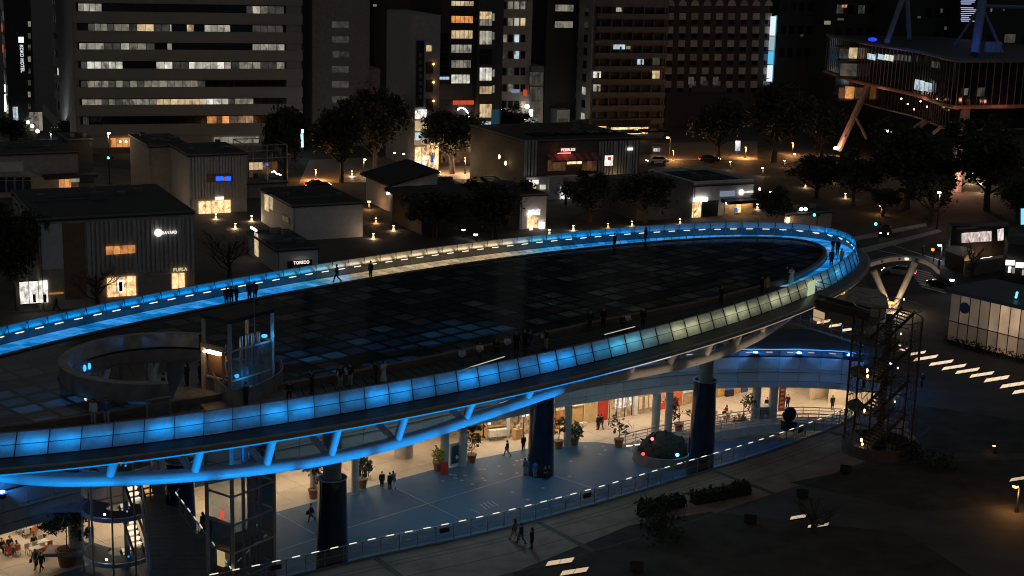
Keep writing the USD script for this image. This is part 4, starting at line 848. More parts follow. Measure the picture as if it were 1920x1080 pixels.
l = UsdLux.SphereLight.Define(stage, ar + '/light'); l.CreateRadiusAttr(.4); l.CreateIntensityAttr(95); l.CreateColorAttr(Gf.Vec3f(1, .74, .48)); l.AddTranslateOp().Set(Gf.Vec3d(*map(float, vb + (0, -3.0, .8) - ORG[ar])))
# low entrance canopy of pale stone behind the V legs
c = at(1610, 590, 0); P = [at(*q, 0)[:2] for q in ((1545, 578), (1660, 598), (1652, 568), (1560, 556))]; t = thing('terminal_entrance', 'low pale stone entrance block behind the V-shaped legs', 'building', c); obj(t, 'wall', MB().prism(Polygon(P), 0, 1.5), mat('entrance_stone', (.42, .36, .29), .6)); obj(t, 'roof', MB().prism(Polygon(P).buffer(.3), 1.5, 1.7), CONC)
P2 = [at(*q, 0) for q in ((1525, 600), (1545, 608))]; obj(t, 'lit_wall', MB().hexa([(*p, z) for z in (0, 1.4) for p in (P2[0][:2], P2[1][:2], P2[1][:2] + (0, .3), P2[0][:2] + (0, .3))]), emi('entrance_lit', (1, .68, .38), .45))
# glass box pavilion with lit panels
A, B = at(1776, 640, 0)[:2], at(1965, 690, 0)[:2]; e = (B - A) / np.linalg.norm(B - A); nn = np.array([e[1], -e[0]]); L = np.linalg.norm(B - A)
if nn[1] > 0: nn = -nn
H = upz(1783, 548, *A); bx = thing('glass_pavilion', 'long low pavilion with warm backlit frosted glass panels at right edge', 'building', (*A, 0))
obj(bx, 'base', MB().prism(Polygon([A - nn * .1, B - nn * .1, B - nn * 9, A - nn * 9]), 0, H), DARK)
obj(bx, 'roof', MB().prism(Polygon([A + nn * .5 - e * .8, B + nn * .5, B - nn * 9.4, A - nn * 9.4 - e * .8]), H, H + .45), mat('pavilion_roof', (.06, .065, .07), .5))
PNL = [material(f'backlit_panel_{i}', {'g': ('geometry', {}), 'n': ('noise_texture', {'scale': .5, 'detail': 2}), 'r': ('rgb_ramp', {'ramp': [(.3, (.50 * k, .31 * k, .17 * k)), (.7, (.95 * k, .64 * k, .37 * k))]}), 'p': ('principled_bsdf', {'base_color': (.4, .36, .3), 'roughness': .3, 'emission_strength': 1.0})}, [('g.position', 'n.vector'), ('n.fac', 'r.fac'), ('r.color', 'p.emission_color')]) for i, k in enumerate((.05, .12, .26, .55))]
npn = int(L / 1.25)
for k in range(npn):
    s0, s1 = L * k / npn + .05, L * (k + 1) / npn - .05; br_ = 0 if k < 1 else 1 if k < 4 else 3 if k in (5, 6, 8, 10) else 2
    for z0, z1, o in ((.25, H * .42, 1), (H * .44, H - .1, 0)): obj(bx, 'glass_panel', MB().hexa([(*(A + e * s + nn * d), z) for z in (z0, z1) for s, d in ((s0, .08), (s1, .08), (s1, 0), (s0, 0))]), PNL[max(0, br_ - o)])
    obj(bx, 'mullion', MB().beam((*(A + e * (s1 + .05) + nn * .1), .1), (*(A + e * (s1 + .05) + nn * .1), H), .08), BLACK)
obj(bx, 'cross_rail', MB().beam((*(A + nn * .1), H * .43), (*(B + nn * .1), H * .43), .09), BLACK)
PAV = (A, B, e, nn, L); c = A + e * 2.1 + nn * .2; obj(bx, 'round_sign', MB().tube([(*c, H * .76 - .0), (*(c + nn * .08), H * .76)], .68, 20), mat('sign_blue', (.02, .06, .13), .4))
sb = thing('lit_string', 'string of small blue green lights over the pavilion roof', 'lights', onY(1905, 590, A[1] - 4))
for q, c in (((1907, 549), (.1, .7, 1)), ((1905, 557), (.2, .85, .9)), ((1904, 565), (.4, 1, .7)), ((1902, 574), (.5, 1, .5)), ((1906, 553), (.1, .7, 1))): obj(sb, 'light', MB().ball(onY(*q, A[1] - 5), .16, 1), emi(f'string_{q[1]}', c, 1.6))
obj(sb, 'wire', MB().tube([onY(1908, 545, A[1] - 5), onY(1901, 580, A[1] - 5), (*onY(1899, 600, A[1] - 5)[:2], H + .4)], .03, 4), BLACK)

for a, b, lab in (((872, 690), (946, 667), 'thin white lit bench edge on the near walkway, left'), ((1133, 626), (1190, 611), 'thin white lit bench edge on the near walkway, right')):
    P, Q = at(*a, 14.45), at(*b, 14.45); t = thing('lit_bench', lab, 'bench', P); obj(t, 'seat', MB().beam(P - (0, 0, .06), Q - (0, 0, .06), .45, .08), DARK); obj(t, 'light_edge', MB().beam(P + (0, -.24, 0), Q + (0, -.24, 0), .05), emi('bench_light', (1, .9, .8), .6))
    for k in range(4): p = P + (Q - P) * (k + .2) / 4; obj(t, 'leg', MB().beam(p - (0, 0, .45), p - (0, 0, .1), .06), STEEL)

A, B, e, nn, L = PAV
hb = thing('planting_strip', 'dark low planting along the foot of the glass pavilion', 'plants', (*A, 0)); mb = MB(); leafmass(mb, (*((A + B) / 2 + nn * .7), 0), L / 2, .6, .9, 700, .13, math.atan2(e[1], e[0])); obj(hb, 'leaves', mb, LEAF, kind='stuff')
# ================================================================ THE CITY BEYOND
class Face:
    "an upright plane through a ground point, running along an angle; uv(px) gives metres along it and height"
    def __init__(s, O, ang):
        s.O = np.array(O[:2], float); s.g = np.array([math.cos(ang), math.sin(ang)]); s.n = np.array([math.sin(ang), -math.cos(ang)])   # n points towards the camera side
    def uv(s, px, py):
        d = ray(px, py); k = ((s.O - EYE[:2]) @ s.n) / (d[:2] @ s.n); P = EYE + k * d; return (P[:2] - s.O) @ s.g, P[2]
    def p(s, a, z, o=0.0): return np.array([*(s.O + s.g * a + s.n * o), z])
    def slab(s, a0, a1, z0, z1, o0, o1):
        return MB().hexa([s.p(a, z, o) for z in (z0, z1) for a, o in ((a0, o1), (a1, o1), (a1, o0), (a0, o0))])
G = math.radians(20); GP = math.radians(26)
_rm = {}
def lit(kind):
    d = {'vb': ((.25, .24, .21), (1.1, 1.04, .90), .85), 'b': ((.14, .13, .11), (.80, .74, .60), .62), 'm': ((.06, .055, .045), (.34, .31, .24), .75), 'd': ((.012, .012, .011), (.075, .07, .06), .8), 'w': ((.30, .20, .10), (1.0, .74, .42), .75),
         'o': ((.18, .06, .02), (.95, .40, .12), .9), 'od': ((.02, .009, .005), (.13, .06, .028), .8), 'c': ((.12, .18, .22), (.75, .92, 1.0), .8), 'bl': ((.02, .10, .22), (.25, .75, 1.1), .9), 'shop': ((.10, .05, .02), (1.3, .80, .38), 1.35), 'shw': ((.15, .15, .15), (1.3, 1.22, 1.1), 1.2)}[kind]
    return room('room_' + kind, d[0], d[1], d[2], .55 if kind not in ('shop', 'shw', 'bl') else 1.1, stretch=(1, 1, .8))
GLASSD = mat('dark_window', (.012, .013, .015), .12, var=.5, scale=.4)
ROOFP = {}
def tower(name, label, cat, px, base, px1, ang, depth, H, wallm, roofm=None, H0=0, parts=True):
    O = at(px, base, 0); F = Face(O, ang); w = F.uv(px1, base - 30)[0]
    t = thing(name, label, cat, O)
    obj(t, 'wall', MB().prism(Polygon([F.p(0, 0)[:2], F.p(w, 0)[:2], F.p(w, 0, -depth)[:2], F.p(0, 0, -depth)[:2]]), H0, H), wallm)
    if roofm is not None: ROOFP[t] = obj(t, 'roof', MB().prism(Polygon([F.p(-.2, 0, .2)[:2], F.p(w + .2, 0, .2)[:2], F.p(w + .2, 0, -depth - .2)[:2], F.p(-.2, 0, -depth - .2)[:2]]), H, H + .35), roofm)
    S_ = Face(F.p(0, 0, -depth), ang - PI / 2); S_.n = -F.g     # left side, running towards the camera
    return t, F, w, S_
def pxwin(t, F, x0, x1, y0, y1, m, o=.04, name='window', n=1, gap=.08, th=.06, label=None):
    xm = (x0 + x1) / 2; z1 = F.uv(xm, y0)[1]; z0 = F.uv(xm, y1)[1]; a0, a1 = F.uv(x0, (y0 + y1) / 2)[0], F.uv(x1, (y0 + y1) / 2)[0]
    for k in range(n):
        b0, b1 = a0 + (a1 - a0) * k / n, a0 + (a1 - a0) * (k + 1) / n; g = min(gap, (b1 - b0) * .12)
        obj(t, name, F.slab(b0 + g / 2, b1 - g / 2, z0, z1, o, o + th), m if not callable(m) else m(), label=label)
WB = mat('office_wall', (.36, .345, .32), .8, var=.08, scale=.15)
# ---- the wide office block
t, F, w, SL = tower('office_building', 'wide pale office block with long bands of lit windows at upper left', 'building', 148, 288, 566, math.radians(19), 24, 84, WB)
rows = [(20, 75, 18), (133, 185, 0), (242, 293, 0), (347, 400, 0), (455, 508, 0), (560, 613, 0), (660, 717, 0)]
runs = ['438d470b572x1385d1420b1505d1597', '443x495d640m770w865d955b965x1050w1090x1150b1295x1420m1592', '445b485b585d680b775m870x940b968x1420b1600', '455d490vb690x878vb970d1062vb1300d1390b1420d1600', '457m490m850d940m1155x1600', '460b495m880w1160vb1285m1425x1600', '467m500x1163o1220od1250o1290d1425x1520']
import re
for (y0, y1, _), rs in zip(rows, runs):
    tok = re.findall(r'(\d+|[a-z]+)', rs)
    xs = [(float(tok[i]), tok[i + 1], float(tok[i + 2])) for i in range(0, len(tok) - 2, 2)]
    za, zb = F.uv(tok and 150, y1 / 3)[1], F.uv(150, y0 / 3)[1]
    obj(t, 'window_band', F.slab(F.uv(147, 60)[0] - .3, F.uv(534, 60)[0] + .3, za - .15, zb + .15, .02, .05), BLACK)
    for x0, kd, x1 in xs:
        n = max(1, int(round((x1 - x0) / 40))); a0, a1 = F.uv(x0 / 3, y0 / 3 + 8)[0], F.uv(x1 / 3, y0 / 3 + 8)[0]
        for k in range(n):
            b0, b1 = a0 + (a1 - a0) * k / n, a0 + (a1 - a0) * (k + 1) / n
            kk = kd
            if kd in ('m', 'b', 'vb', 'd') and rng.random() < .3: kk = {'m': 'd', 'b': 'm', 'vb': 'b', 'd': 'm'}[kd]
            obj(t, 'window', F.slab(b0 + .05, b1 - .05, za, zb, .06, .10), GLASSD if kk == 'x' else lit(kk))
for k in range(7):
    za = F.uv(150, 20 / 3)[1] - 1.3 + (k + 1) * 4.22
    obj(t, 'spandrel', F.slab(-.2, w + .2, za + 2.1, za + 4.1, 0.0, .35), WB)
    for c_ in range(20): obj(t, 'window', F.slab(.4 + c_ * 2.1, 2.4 + c_ * 2.1, za, za + 1.9, .06, .10), lit(('m', 'b', 'vb', 'd')[int(rng.integers(4))]) if rng.random() < .45 else GLASSD)
for k, (y0, y1, _) in enumerate(rows + [(770, 820, 0)]):
    za = F.uv(150, y0 / 3)[1] + .25; nxt = F.uv(150, y0 / 3)[1] + 2.55 
    obj(t, 'spandrel', F.slab(-.2, w + .2, za, nxt, 0.0, .35), WB)
pxwin(t, F, 207, 252, 258, 275, lit('o'), .4, n=4); pxwin(t, F, 400, 485, 256, 268, lit('m'), .4, n=6)
for x in (225, 236, 247): obj(t, 'ceiling_globe', MB().ball(F.p(F.uv(x, 265)[0], F.uv(x, 265)[1], .6), .28, 1), emi('globe_warm', (1, .8, .55), 2.2))
pxwin(t, F, 176, 280, 298, 330, lit('shop'), .4, n=7); obj(t, 'shop_band', F.slab(0, w, F.uv(200, 297)[1], F.uv(200, 277)[1], .4, .7), mat('shop_band', (.22, .17, .13), .7))
zr = [(F.uv(150, y1 / 3)[1], F.uv(150, y0 / 3)[1]) for y0, y1, _ in rows]
AS = math.radians(23.2); bk = F.O + 40 * np.array([-math.sin(AS), math.cos(AS)]); obj(t, 'side_wall', MB().prism(Polygon([F.p(.1, 0, 0)[:2], F.p(0, 0, -24)[:2], F.p(0, 0, -40)[:2], bk]), 0, 84), WB)
SL = Face(bk, AS - PI / 2); SL.n = np.array([-math.cos(AS), -math.sin(AS)]); aw = SL.uv(112, 120)[0]
for za, zb in zr:
    a0, a1 = 2.0, aw
    for k in range(9):
        b0, b1 = a0 + (a1 - a0) * k / 9, a0 + (a1 - a0) * (k + 1) / 9
        obj(t, 'window', SL.slab(b0 + .15, b1 - .15, za, zb, .04, .1), lit('d') if rng.random() < .2 else GLASSD)
    obj(t, 'side_spandrel', SL.slab(0, aw, zb + .05, zb + 2.25, .02, .35), WB)
obj(t, 'corner_wall', SL.slab(aw, 39.9, 0, 84, .02, .34), WB)
obj(t, 'window', SL.slab(aw - 4.0, aw - .2, *zr[4], .12, .16), lit('vb'))
obj(t, 'lit_gable', SL.slab(SL.uv(84, 255)[0], SL.uv(110, 268)[0], F.uv(150, 285)[1], F.uv(150, 262)[1], .1, .2), mat('gable_pale', (.4, .38, .34), .7))
# ---- far left street: hotel sign tower and lit facade
t, F, w, SL = tower('hotel_building', 'narrow black hotel tower with a vertical white letter sign at far left', 'building', 20, 275, 68, G, 20, 60, mat('hotel_wall', (.03, .03, .032), .6))
obj(t, 'sign_board', F.slab(F.uv(30, 60)[0], F.uv(50, 60)[0], F.uv(40, 135)[1], F.uv(40, 62)[1], .1, .3), BLACK)
pxwin(t, F, 34, 45, 69, 80, emi('hotel_sign', (.9, .95, 1), 1.1), .32, 'sign_square')
def text_on(t, F, txt, px, py, h, m, o, vertical=False, rot=False, name='lettering'):
    tm = meshkit.text_mesh(txt, h, .06, bold=True); v = np.array(tm.vertices); a, z = F.uv(px, py)
    v = v - [v[:, 0].min(), 0, 0]
    if rot: v = np.stack([v[:, 1], -v[:, 0], v[:, 2]], 1)
    W_ = np.array([F.p(a + q[0], z + q[1], o + q[2]) for q in v]); obj(t, name, MB().add(W_, tm.faces), m)
text_on(t, F, 'KOKO HOTEL', 37, 84, .66, emi('hotel_letters', (.9, .95, 1), .9), .32, rot=True)
for k in range(9): pxwin(t, F, 52, 58, 40 + k * 22, 50 + k * 22, lit('d') if k % 3 else lit('m'), .04)
for x, y in ((52, 228), (60, 235), (70, 245)): obj(t, 'street_globe', MB().ball(F.p(F.uv(x, y)[0], F.uv(x, y)[1], 1.2), .4, 1), LAMPW)
pxwin(t, F, 55, 80, 210, 245, lit('m'), .05, n=3); pxwin(t, F, 24, 34, 200, 226, lit('c'), .4, n=2)
for k in range(11):
    z = 5 + k * 3.9; obj(t, 'storey_band', SL.slab(2, 19.5, z, z + 2.0, .05, .4), mat('storey_pale', (.60, .60, .60), .6))
    obj(t, 'side_window', SL.slab(2, 19.5, z + 2.1, z + 3.7, .05, .12), lit('m') if k in (9, 10) else lit('d') if k % 2 else GLASSD)
for a, z in ((13, 24), (12.5, 19.6)): obj(t, 'red_sign', SL.slab(a, a + 5, z, z + 1.5, .45, .6), emi('sign_red', (1, .12, .05), .5))
for a, z, m in ((16, 8, LAMPC), (17.5, 11.5, LAMPC), (10, 6.5, LAMPW), (13, 9, LAMPW), (18, 4.5, LAMPY)): obj(t, 'street_sign', SL.slab(a, a + 1.2, z, z + 1.4, .45, .7), m)
l = UsdLux.SphereLight.Define(stage, t + '/light'); l.CreateRadiusAttr(.4); l.CreateIntensityAttr(45); l.CreateColorAttr(Gf.Vec3f(.95, .95, 1)); l.AddTranslateOp().Set(Gf.Vec3d(*map(float, SL.p(14, 10, 5) - ORG[t])))
# ---- slab block right of the office
t, F, w, SL = tower('slab_building', 'plain grey slab building with faint lit storeys right of the office block', 'building', 586, 275, 692, G, 22, 92, mat('slab_wall', (.30, .295, .29), .8))
for k in range(6): pxwin(t, F, 622, 654, 40 + k * 28, 52 + k * 28, lit('d'), .05)
t2, F2, w2, _ = tower('slab_annex', 'lower grey annex in front of the plain slab building', 'building', 660, 272, 712, G, 16, F.uv(690, 130)[1], mat('slab_wall', (.30, .295, .29), .8))
t, F, w, SL = tower('dark_building', 'dark windowless building between the slab and the narrow grey front', 'building', 700, 262, 770, G, 30, 105, mat('dark_wall', (.05, .05, .05), .8)); pxwin(t, F, 699, 707, 8, 12, lit('m'), .05)
# vertical light strip of the alley
t = thing('alley_sign', 'tall thin blue-white light sign in the alley right of the office block', 'sign', at(566, 290, 0)); p = at(566, 292, 0)
for y0, y1, c in ((226, 248, LAMPC), (250, 276, emi('alley_blue', (.35, .75, 1), 2.0))): a, b = onY(566, y0, p[1]), onY(567, y1, p[1]); obj(t, 'light_panel', MB().beam(a, b, .5, .3), c)
# ---- narrow grey front with dark sign, orange lamps
t, F, w, SL = tower('narrow_building', 'narrow grey building with a tall black sign and small orange lamps', 'building', 776, 322, 822, G, 22, 0, mat('narrow_wall', (.36, .36, .37), .75)) if False else tower('narrow_building', 'narrow grey building with a tall black sign and small orange lamps', 'building', 776, 322, 822, G, 22, Face(at(776, 322, 0), G).uv(790, 28)[1], mat('narrow_wall', (.36, .36, .37), .75))
obj(t, 'sign_board', F.slab(F.uv(780, 130)[0], F.uv(794, 130)[0], F.uv(787, 200)[1], F.uv(787, 76)[1], .1, .4), BLACK)
for k in range(7): pxwin(t, F, 784, 790, 100 + k * 13, 107 + k * 13, mat('sign_grey', (.18, .18, .19), .5), .42, 'sign_letter')
for y in (116, 150, 185): pxwin(t, F, 798, 812, y, y + 22, mat('balcony_dark', (.04, .035, .03), .7), .05, 'balcony_opening'); obj(t, 'wall_lamp', MB().ball(F.p(F.uv(812, y + 4)[0], F.uv(812, y + 4)[1], .35), .22, 1), LAMPO)
pxwin(t, F, 799, 809, 85, 96, lit('w'), .06)
for y0, y1, m in ((205, 222, 'shw'), (226, 245, 'w'), (248, 262, 'c'), (275, 300, 'shop'), (302, 318, 'shw')): pxwin(t, F, 777, 800, y0, y1, lit(m), .3, 'shop_sign', n=2)
pxwin(t, F, 800, 822, 268, 316, lit('shop'), .2, n=3); pxwin(t, F, 806, 812, 290, 304, emi('flag_blue', (.05, .15, .8), .6), .4, 'banner')
# ---- bar tower
t, F, w, SL = tower('bar_building', 'black building with a column of warm lit bar storeys', 'building', 822, 312, 892, G, 22, 88, mat('bar_wall', (.045, .04, .04), .7))
for y0, y1, m in ((2, 11, 'w'), (30, 43, 'o'), (57, 72, 'w'), (84, 99, 'b'), (113, 127, 'm'), (140, 156, 'vb')): pxwin(t, F, 846, 888 - (y0 // 20), y0, y1, lit(m), .05, n=5, gap=.25)
pxwin(t, F, 823, 842, 144, 149, emi('bar_sign', (.5, .7, 1), .8), .1, 'sign', n=3)
for k in range(9): pxwin(t, F, 824, 842, 62 + k * 9, 69 + k * 9, GLASSD, .05)
pxwin(t, F, 824, 886, 158, 186, mat('bar_grey', (.10, .10, .10), .7), .08, 'grey_band')
obj(t, 'neon_ring', MB().tube([F.p(F.uv(868, 0)[0] + 1.6 * math.cos(a), F.uv(868, 222)[1] + 2.2 * math.sin(a), .5) for a in np.linspace(-.4, 2.2, 14)], .16, 6), LAMPW)
pxwin(t, F, 848, 888, 188, 196, emi('neon_red', (1, .15, .05), .5), .3, 'neon_sign', n=3); pxwin(t, F, 878, 890, 228, 245, lit('o'), .3); pxwin(t, F, 826, 888, 262, 304, lit('od'), .1, n=5)
# ---- corner glass shop tower
t, F, w, SL = tower('corner_building', 'narrow corner tower with tall lit panes over a bright blue-white shop', 'building', 893, 312, 938, G, 14, 80, mat('corner_wall', (.07, .065, .06), .6))
for y0, y1, m in ((22, 36, 'w'), (37, 48, 'm'), (58, 83, 'b'), (92, 120, 'x'), (127, 151, 'vb'), (162, 176, 'w'), (195, 220, 'w'), (228, 240, 'c'), (243, 254, 'bl')): pxwin(t, F, 899, 922, y0, y1, GLASSD if m == 'x' else lit(m), .05, n=4)
for y in (25, 60, 130, 160): pxwin(t, F, 923, 927, y, y + 14, lit('m'), .06)
pxwin(t, F, 896, 919, 266, 298, lit('shw'), .1, n=3); pxwin(t, F, 908, 919, 256, 262, emi('sign_yellow', (1, .72, .1), .9), .3, 'shop_sign'); pxwin(t, F, 895, 919, 264, 267, LAMPC, .35, 'light_strip'); pxwin(t, F, 920, 936, 205, 260, emi('glow_teal', (.02, .08, .10), .5), .06, 'blue_panel')
# ---- grey block with scattered windows and its glass neighbour
t, F, w, SL = tower('grey_building', 'grey building with a few square lit windows behind the corner tower', 'building', 938, 262, 992, G, 20, 100, mat('grey_wall', (.36, .36, .37), .75))
lits = {(0, 1): 'm', (0, 2): 'm', (0, 3): 'm', (1, 1): 'm', (1, 2): 'b', (1, 3): 'w', (2, 2): 'c', (2, 0): 'm', (3, 2): 'c', (3, 0): 'd', (4, 1): 'd', (5, 1): 'm', (6, 3): 'w'}
for r_ in range(7):
    for c_ in range(4): pxwin(t, F, 941 + c_ * 11.6, 950 + c_ * 11.6, 3 + r_ * 31, 17 + r_ * 31, lit(lits[(r_, c_)]) if (r_, c_) in lits else GLASSD, .05)
pxwin(t, F, 958, 974, 167, 174, emi('grey_sign', (.5, .6, .8), .35), .2, 'sign'); pxwin(t, F, 980, 988, 168, 180, emi('sign_red', (1, .12, .05), .25), .2, 'sign')
t, F, w, SL = tower('curtain_building', 'low building of pale hanging glass strips beside the grey block', 'building', 992, 262, 1017, G, 12, Face(at(992, 262, 0), G).uv(1005, 124)[1], mat('curtain_wall', (.20, .21, .21), .5))
for k in range(5):
    for y in (135, 163, 190, 217): pxwin(t, F, 993 + k * 5, 997.5 + k * 5, y, y + 25, lit('d'), .06)
pxwin(t, F, 990, 998, 205, 219, LAMPW, .5, 'shop_sign'); obj(t, 'round_sign', MB().ball(F.p(F.uv(986, 199)[0], F.uv(986, 199)[1], .8), .55, 1), LAMPW); pxwin(t, F, 990, 1010, 238, 246, LAMPC, .5, 'shop_sign', n=2)
t, F, w, SL = tower('shadow_building', 'tall black building with two pale lit storeys at its top right', 'building', 1018, 254, 1078, G, 26, 120, mat('shadow_wall', (.04, .042, .042), .7))
pxwin(t, F, 1041, 1075, 9, 21, lit('m'), .05, n=6); pxwin(t, F, 1040, 1074, 40, 52, lit('m'), .05, n=6)
t, F, w, SL = tower('white_hut', 'small white two storey house at the foot of the apartment block', 'building', 1043, 258, 1068, G, 10, Face(at(1043, 258, 0), G).uv(1050, 206)[1], mat('hut_white', (.45, .44, .42), .7)); pxwin(t, F, 1046, 1064, 222, 238, GLASSD, .05)
# ---- apartment block with balconies
t, F, w, SL = tower('apartment_building', 'tall apartment block with rows of dark balconies and a pale end wall', 'building', 1104, 262, 1243, G, 14, 110, mat('apartment_wall', (.16, .15, .14), .8))
obj(t, 'end_wall', SL.slab(0, 14, 0, 62, .02, .15), mat('apartment_end', (.38, .37, .35), .8))
for r_ in range(10):
    y = 12 + r_ * 24.5; z = F.uv(1170, y + 14)[1]
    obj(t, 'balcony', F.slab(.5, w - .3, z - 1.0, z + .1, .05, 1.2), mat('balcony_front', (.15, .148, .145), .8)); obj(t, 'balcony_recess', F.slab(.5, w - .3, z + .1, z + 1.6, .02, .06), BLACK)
    for k in range(7): obj(t, 'balcony_divider', F.slab(w * (k + .5) / 7, w * (k + .5) / 7 + .2, z + .1, z + 1.6, .05, 1.0), mat('apartment_wall', (.16, .15, .14), .8))
    for k in range(2): zz = SL.uv(1085, y + 6)[1]; obj(t, 'window', SL.slab(3 + k * 6, 5.2 + k * 6, zz - 1.2, zz + .6, .16, .2), lit('b') if r_ in (6, 8) and k == 1 else GLASSD)
for x0, x1, y0, y1, m in ((1154, 1167, 14, 22, 'b'), (1149, 1171, 83, 92, 'c'), (1172, 1181, 86, 92, 'm'), (1194, 1206, 111, 121, 'c'), (1222, 1236, 108, 122, 'd'), (1111, 1126, 134, 146, 'vb'), (1111, 1125, 158, 171, 'b'), (1221, 1236, 132, 147, 'w')): pxwin(t, F, x0, x1, y0, y1, lit(m), .3, n=2)
for x0, x1, y0, y1 in ((1072, 1099, 232, 241), (1104, 1132, 235, 241), (1140, 1210, 237, 250)): pxwin(t, F, x0, x1, y0, y1, lit('shop'), 1.6, 'shop_window', n=max(2, int((x1 - x0) / 12)))
pxwin(t, F, 1068, 1100, 222, 231, mat('awning_dark', (.03, .03, .03), .8), 1.6, 'awning'); pxwin(t, F, 1104, 1215, 224, 236, mat('awning_dark', (.03, .03, .03), .8), 1.5, 'awning', n=4)
# ---- hotel of pale squares
t, F, w, SL = tower('square_window_building', 'dark brown building with a grid of pale squares and arched tops', 'building', 1246, 238, 1432, G, 24, 120, mat('square_wall', (.065, .058, .054), .75))
for r_ in range(8):
    for c_ in range(9):
        x = 1251 + c_ * 23 - r_ * .9; y = -1 + r_ * 25.5
        if r_ == 7: continue
        m_ = mat(f'pale_square_{(r_ + c_) % 3}', tuple(q * (.8 + .2 * ((r_ + c_) % 3)) for q in (.50, .45, .42)), .7)
        if r_ == 0:
            a, z = F.uv(x + 6, y + 12); obj(t, 'arched_window', MB().add([F.p(a + 1.2 * math.cos(b), z + 1.5 * math.sin(b), .08) for b in np.linspace(0, PI, 9)] + [F.p(a, z, .08)], [[k, k + 1, 9] for k in range(8)]), m_)
        else: pxwin(t, F, x, x + 13, y, y + 12.5, m_, .05, 'pale_panel'); pxwin(t, F, x + 1, x + 12, y + 13, y + 21, GLASSD, .04)
for x in (1290, 1313, 1336): pxwin(t, F, x, x + 11, 144, 158, lit('d'), .1, n=2)
pxwin(t, F, 1296, 1362, 161, 173, mat('name_board', (.10, .09, .085), .6), .2, 'name_board')
ts = thing('blade_sign', 'tall slim blue-white vertical sign on the corner of the pale square building', 'sign', F.p(w, 30, 0.5))
a, z1 = F.uv(1431, 32); 
for y0, y1, m in ((30, 66, 'bs1'), (68, 94, 'bs2'), (96, 120, 'bs3'), (122, 152, 'bs1')):
    z0, z1 = F.uv(1427, y1)[1], F.uv(1427, y0)[1]; obj(ts, 'sign_panel', F.slab(w + .1, w + 1.2, z0, z1, .2, 1.2), emi(m, {'bs1': (.85, .95, 1), 'bs2': (.35, .45, .5), 'bs3': (.1, .55, .9)}[m], .95))
obj(ts, 'sign_rim', F.slab(w + 1.2, w + 1.5, F.uv(1427, 154)[1], F.uv(1427, 28)[1], .2, 1.2), emi('bs_teal', (.05, .35, .45), .5))
# ---- dark backdrop blocks with stray windows
for px, base, px1, H, lab, wins in ((1448, 232, 1545, 125, 'black block right of the blue-white vertical sign', [(1500, 1506, 64, 69, 'd')]), (1548, 240, 1668, 130, 'black block with a few small orange and white windows', [(1578, 1582, 9, 14, 'o'), (1583, 1588, 9, 14, 'o'), (1545, 1557, 39, 46, 'm'), (1661, 1671, 14, 32, 'b'), (1672, 1680, 15, 33, 'b'), (1658, 1668, 42, 56, 'm'), (1683, 1695, 45, 50, 'b'), (1570, 1582, 34, 38, 'd')]), (1672, 250, 1790, 80, 'dark building behind the blue-lit tower legs', [(1763, 1767, 16, 24, 'd'), (1720, 1726, 30, 34, 'd'), (1770, 1775, 50, 56, 'd')]), (1792, 255, 1990, 60, 'dark building with a screen of white lines behind the tower', [(1857, 1860, 15, 22, 'm'), (1880, 1884, 14, 20, 'd')])):
    t, F, w, SL = tower('backdrop_building', lab, 'building', px, base, px1, G, 30, H, mat('backdrop_wall', (.045, .048, .05), .8))
    for x0, x1, y0, y1, m in wins: pxwin(t, F, x0, x1, y0, y1, lit(m), .06)
    for r_ in range(6):
        for c_ in range(6):
            a = w * (c_ + .5) / 6; obj(t, 'window', F.slab(a - w * .05, a + w * .05, 18 + r_ * 6, 20.2 + r_ * 6, .03, .07), GLASSD if rng.random() < .93 else lit('d'))
    if px == 1792:
        pxwin(t, F, 1797, 1832, -14, 44, mat('screen_dark', (.005, .006, .03), .3), .1, 'screen')
        for k in range(14):
            y = -8 + k * 3.6
            if 4 < k < 6: continue
            pxwin(t, F, 1800 + (k % 3) * .6, 1800 + [24, 30, 28, 26, 20, 16][k % 6], y, y + 1.6, emi('screen_line', (.55, .62, 1), .75), .25, 'screen_line')
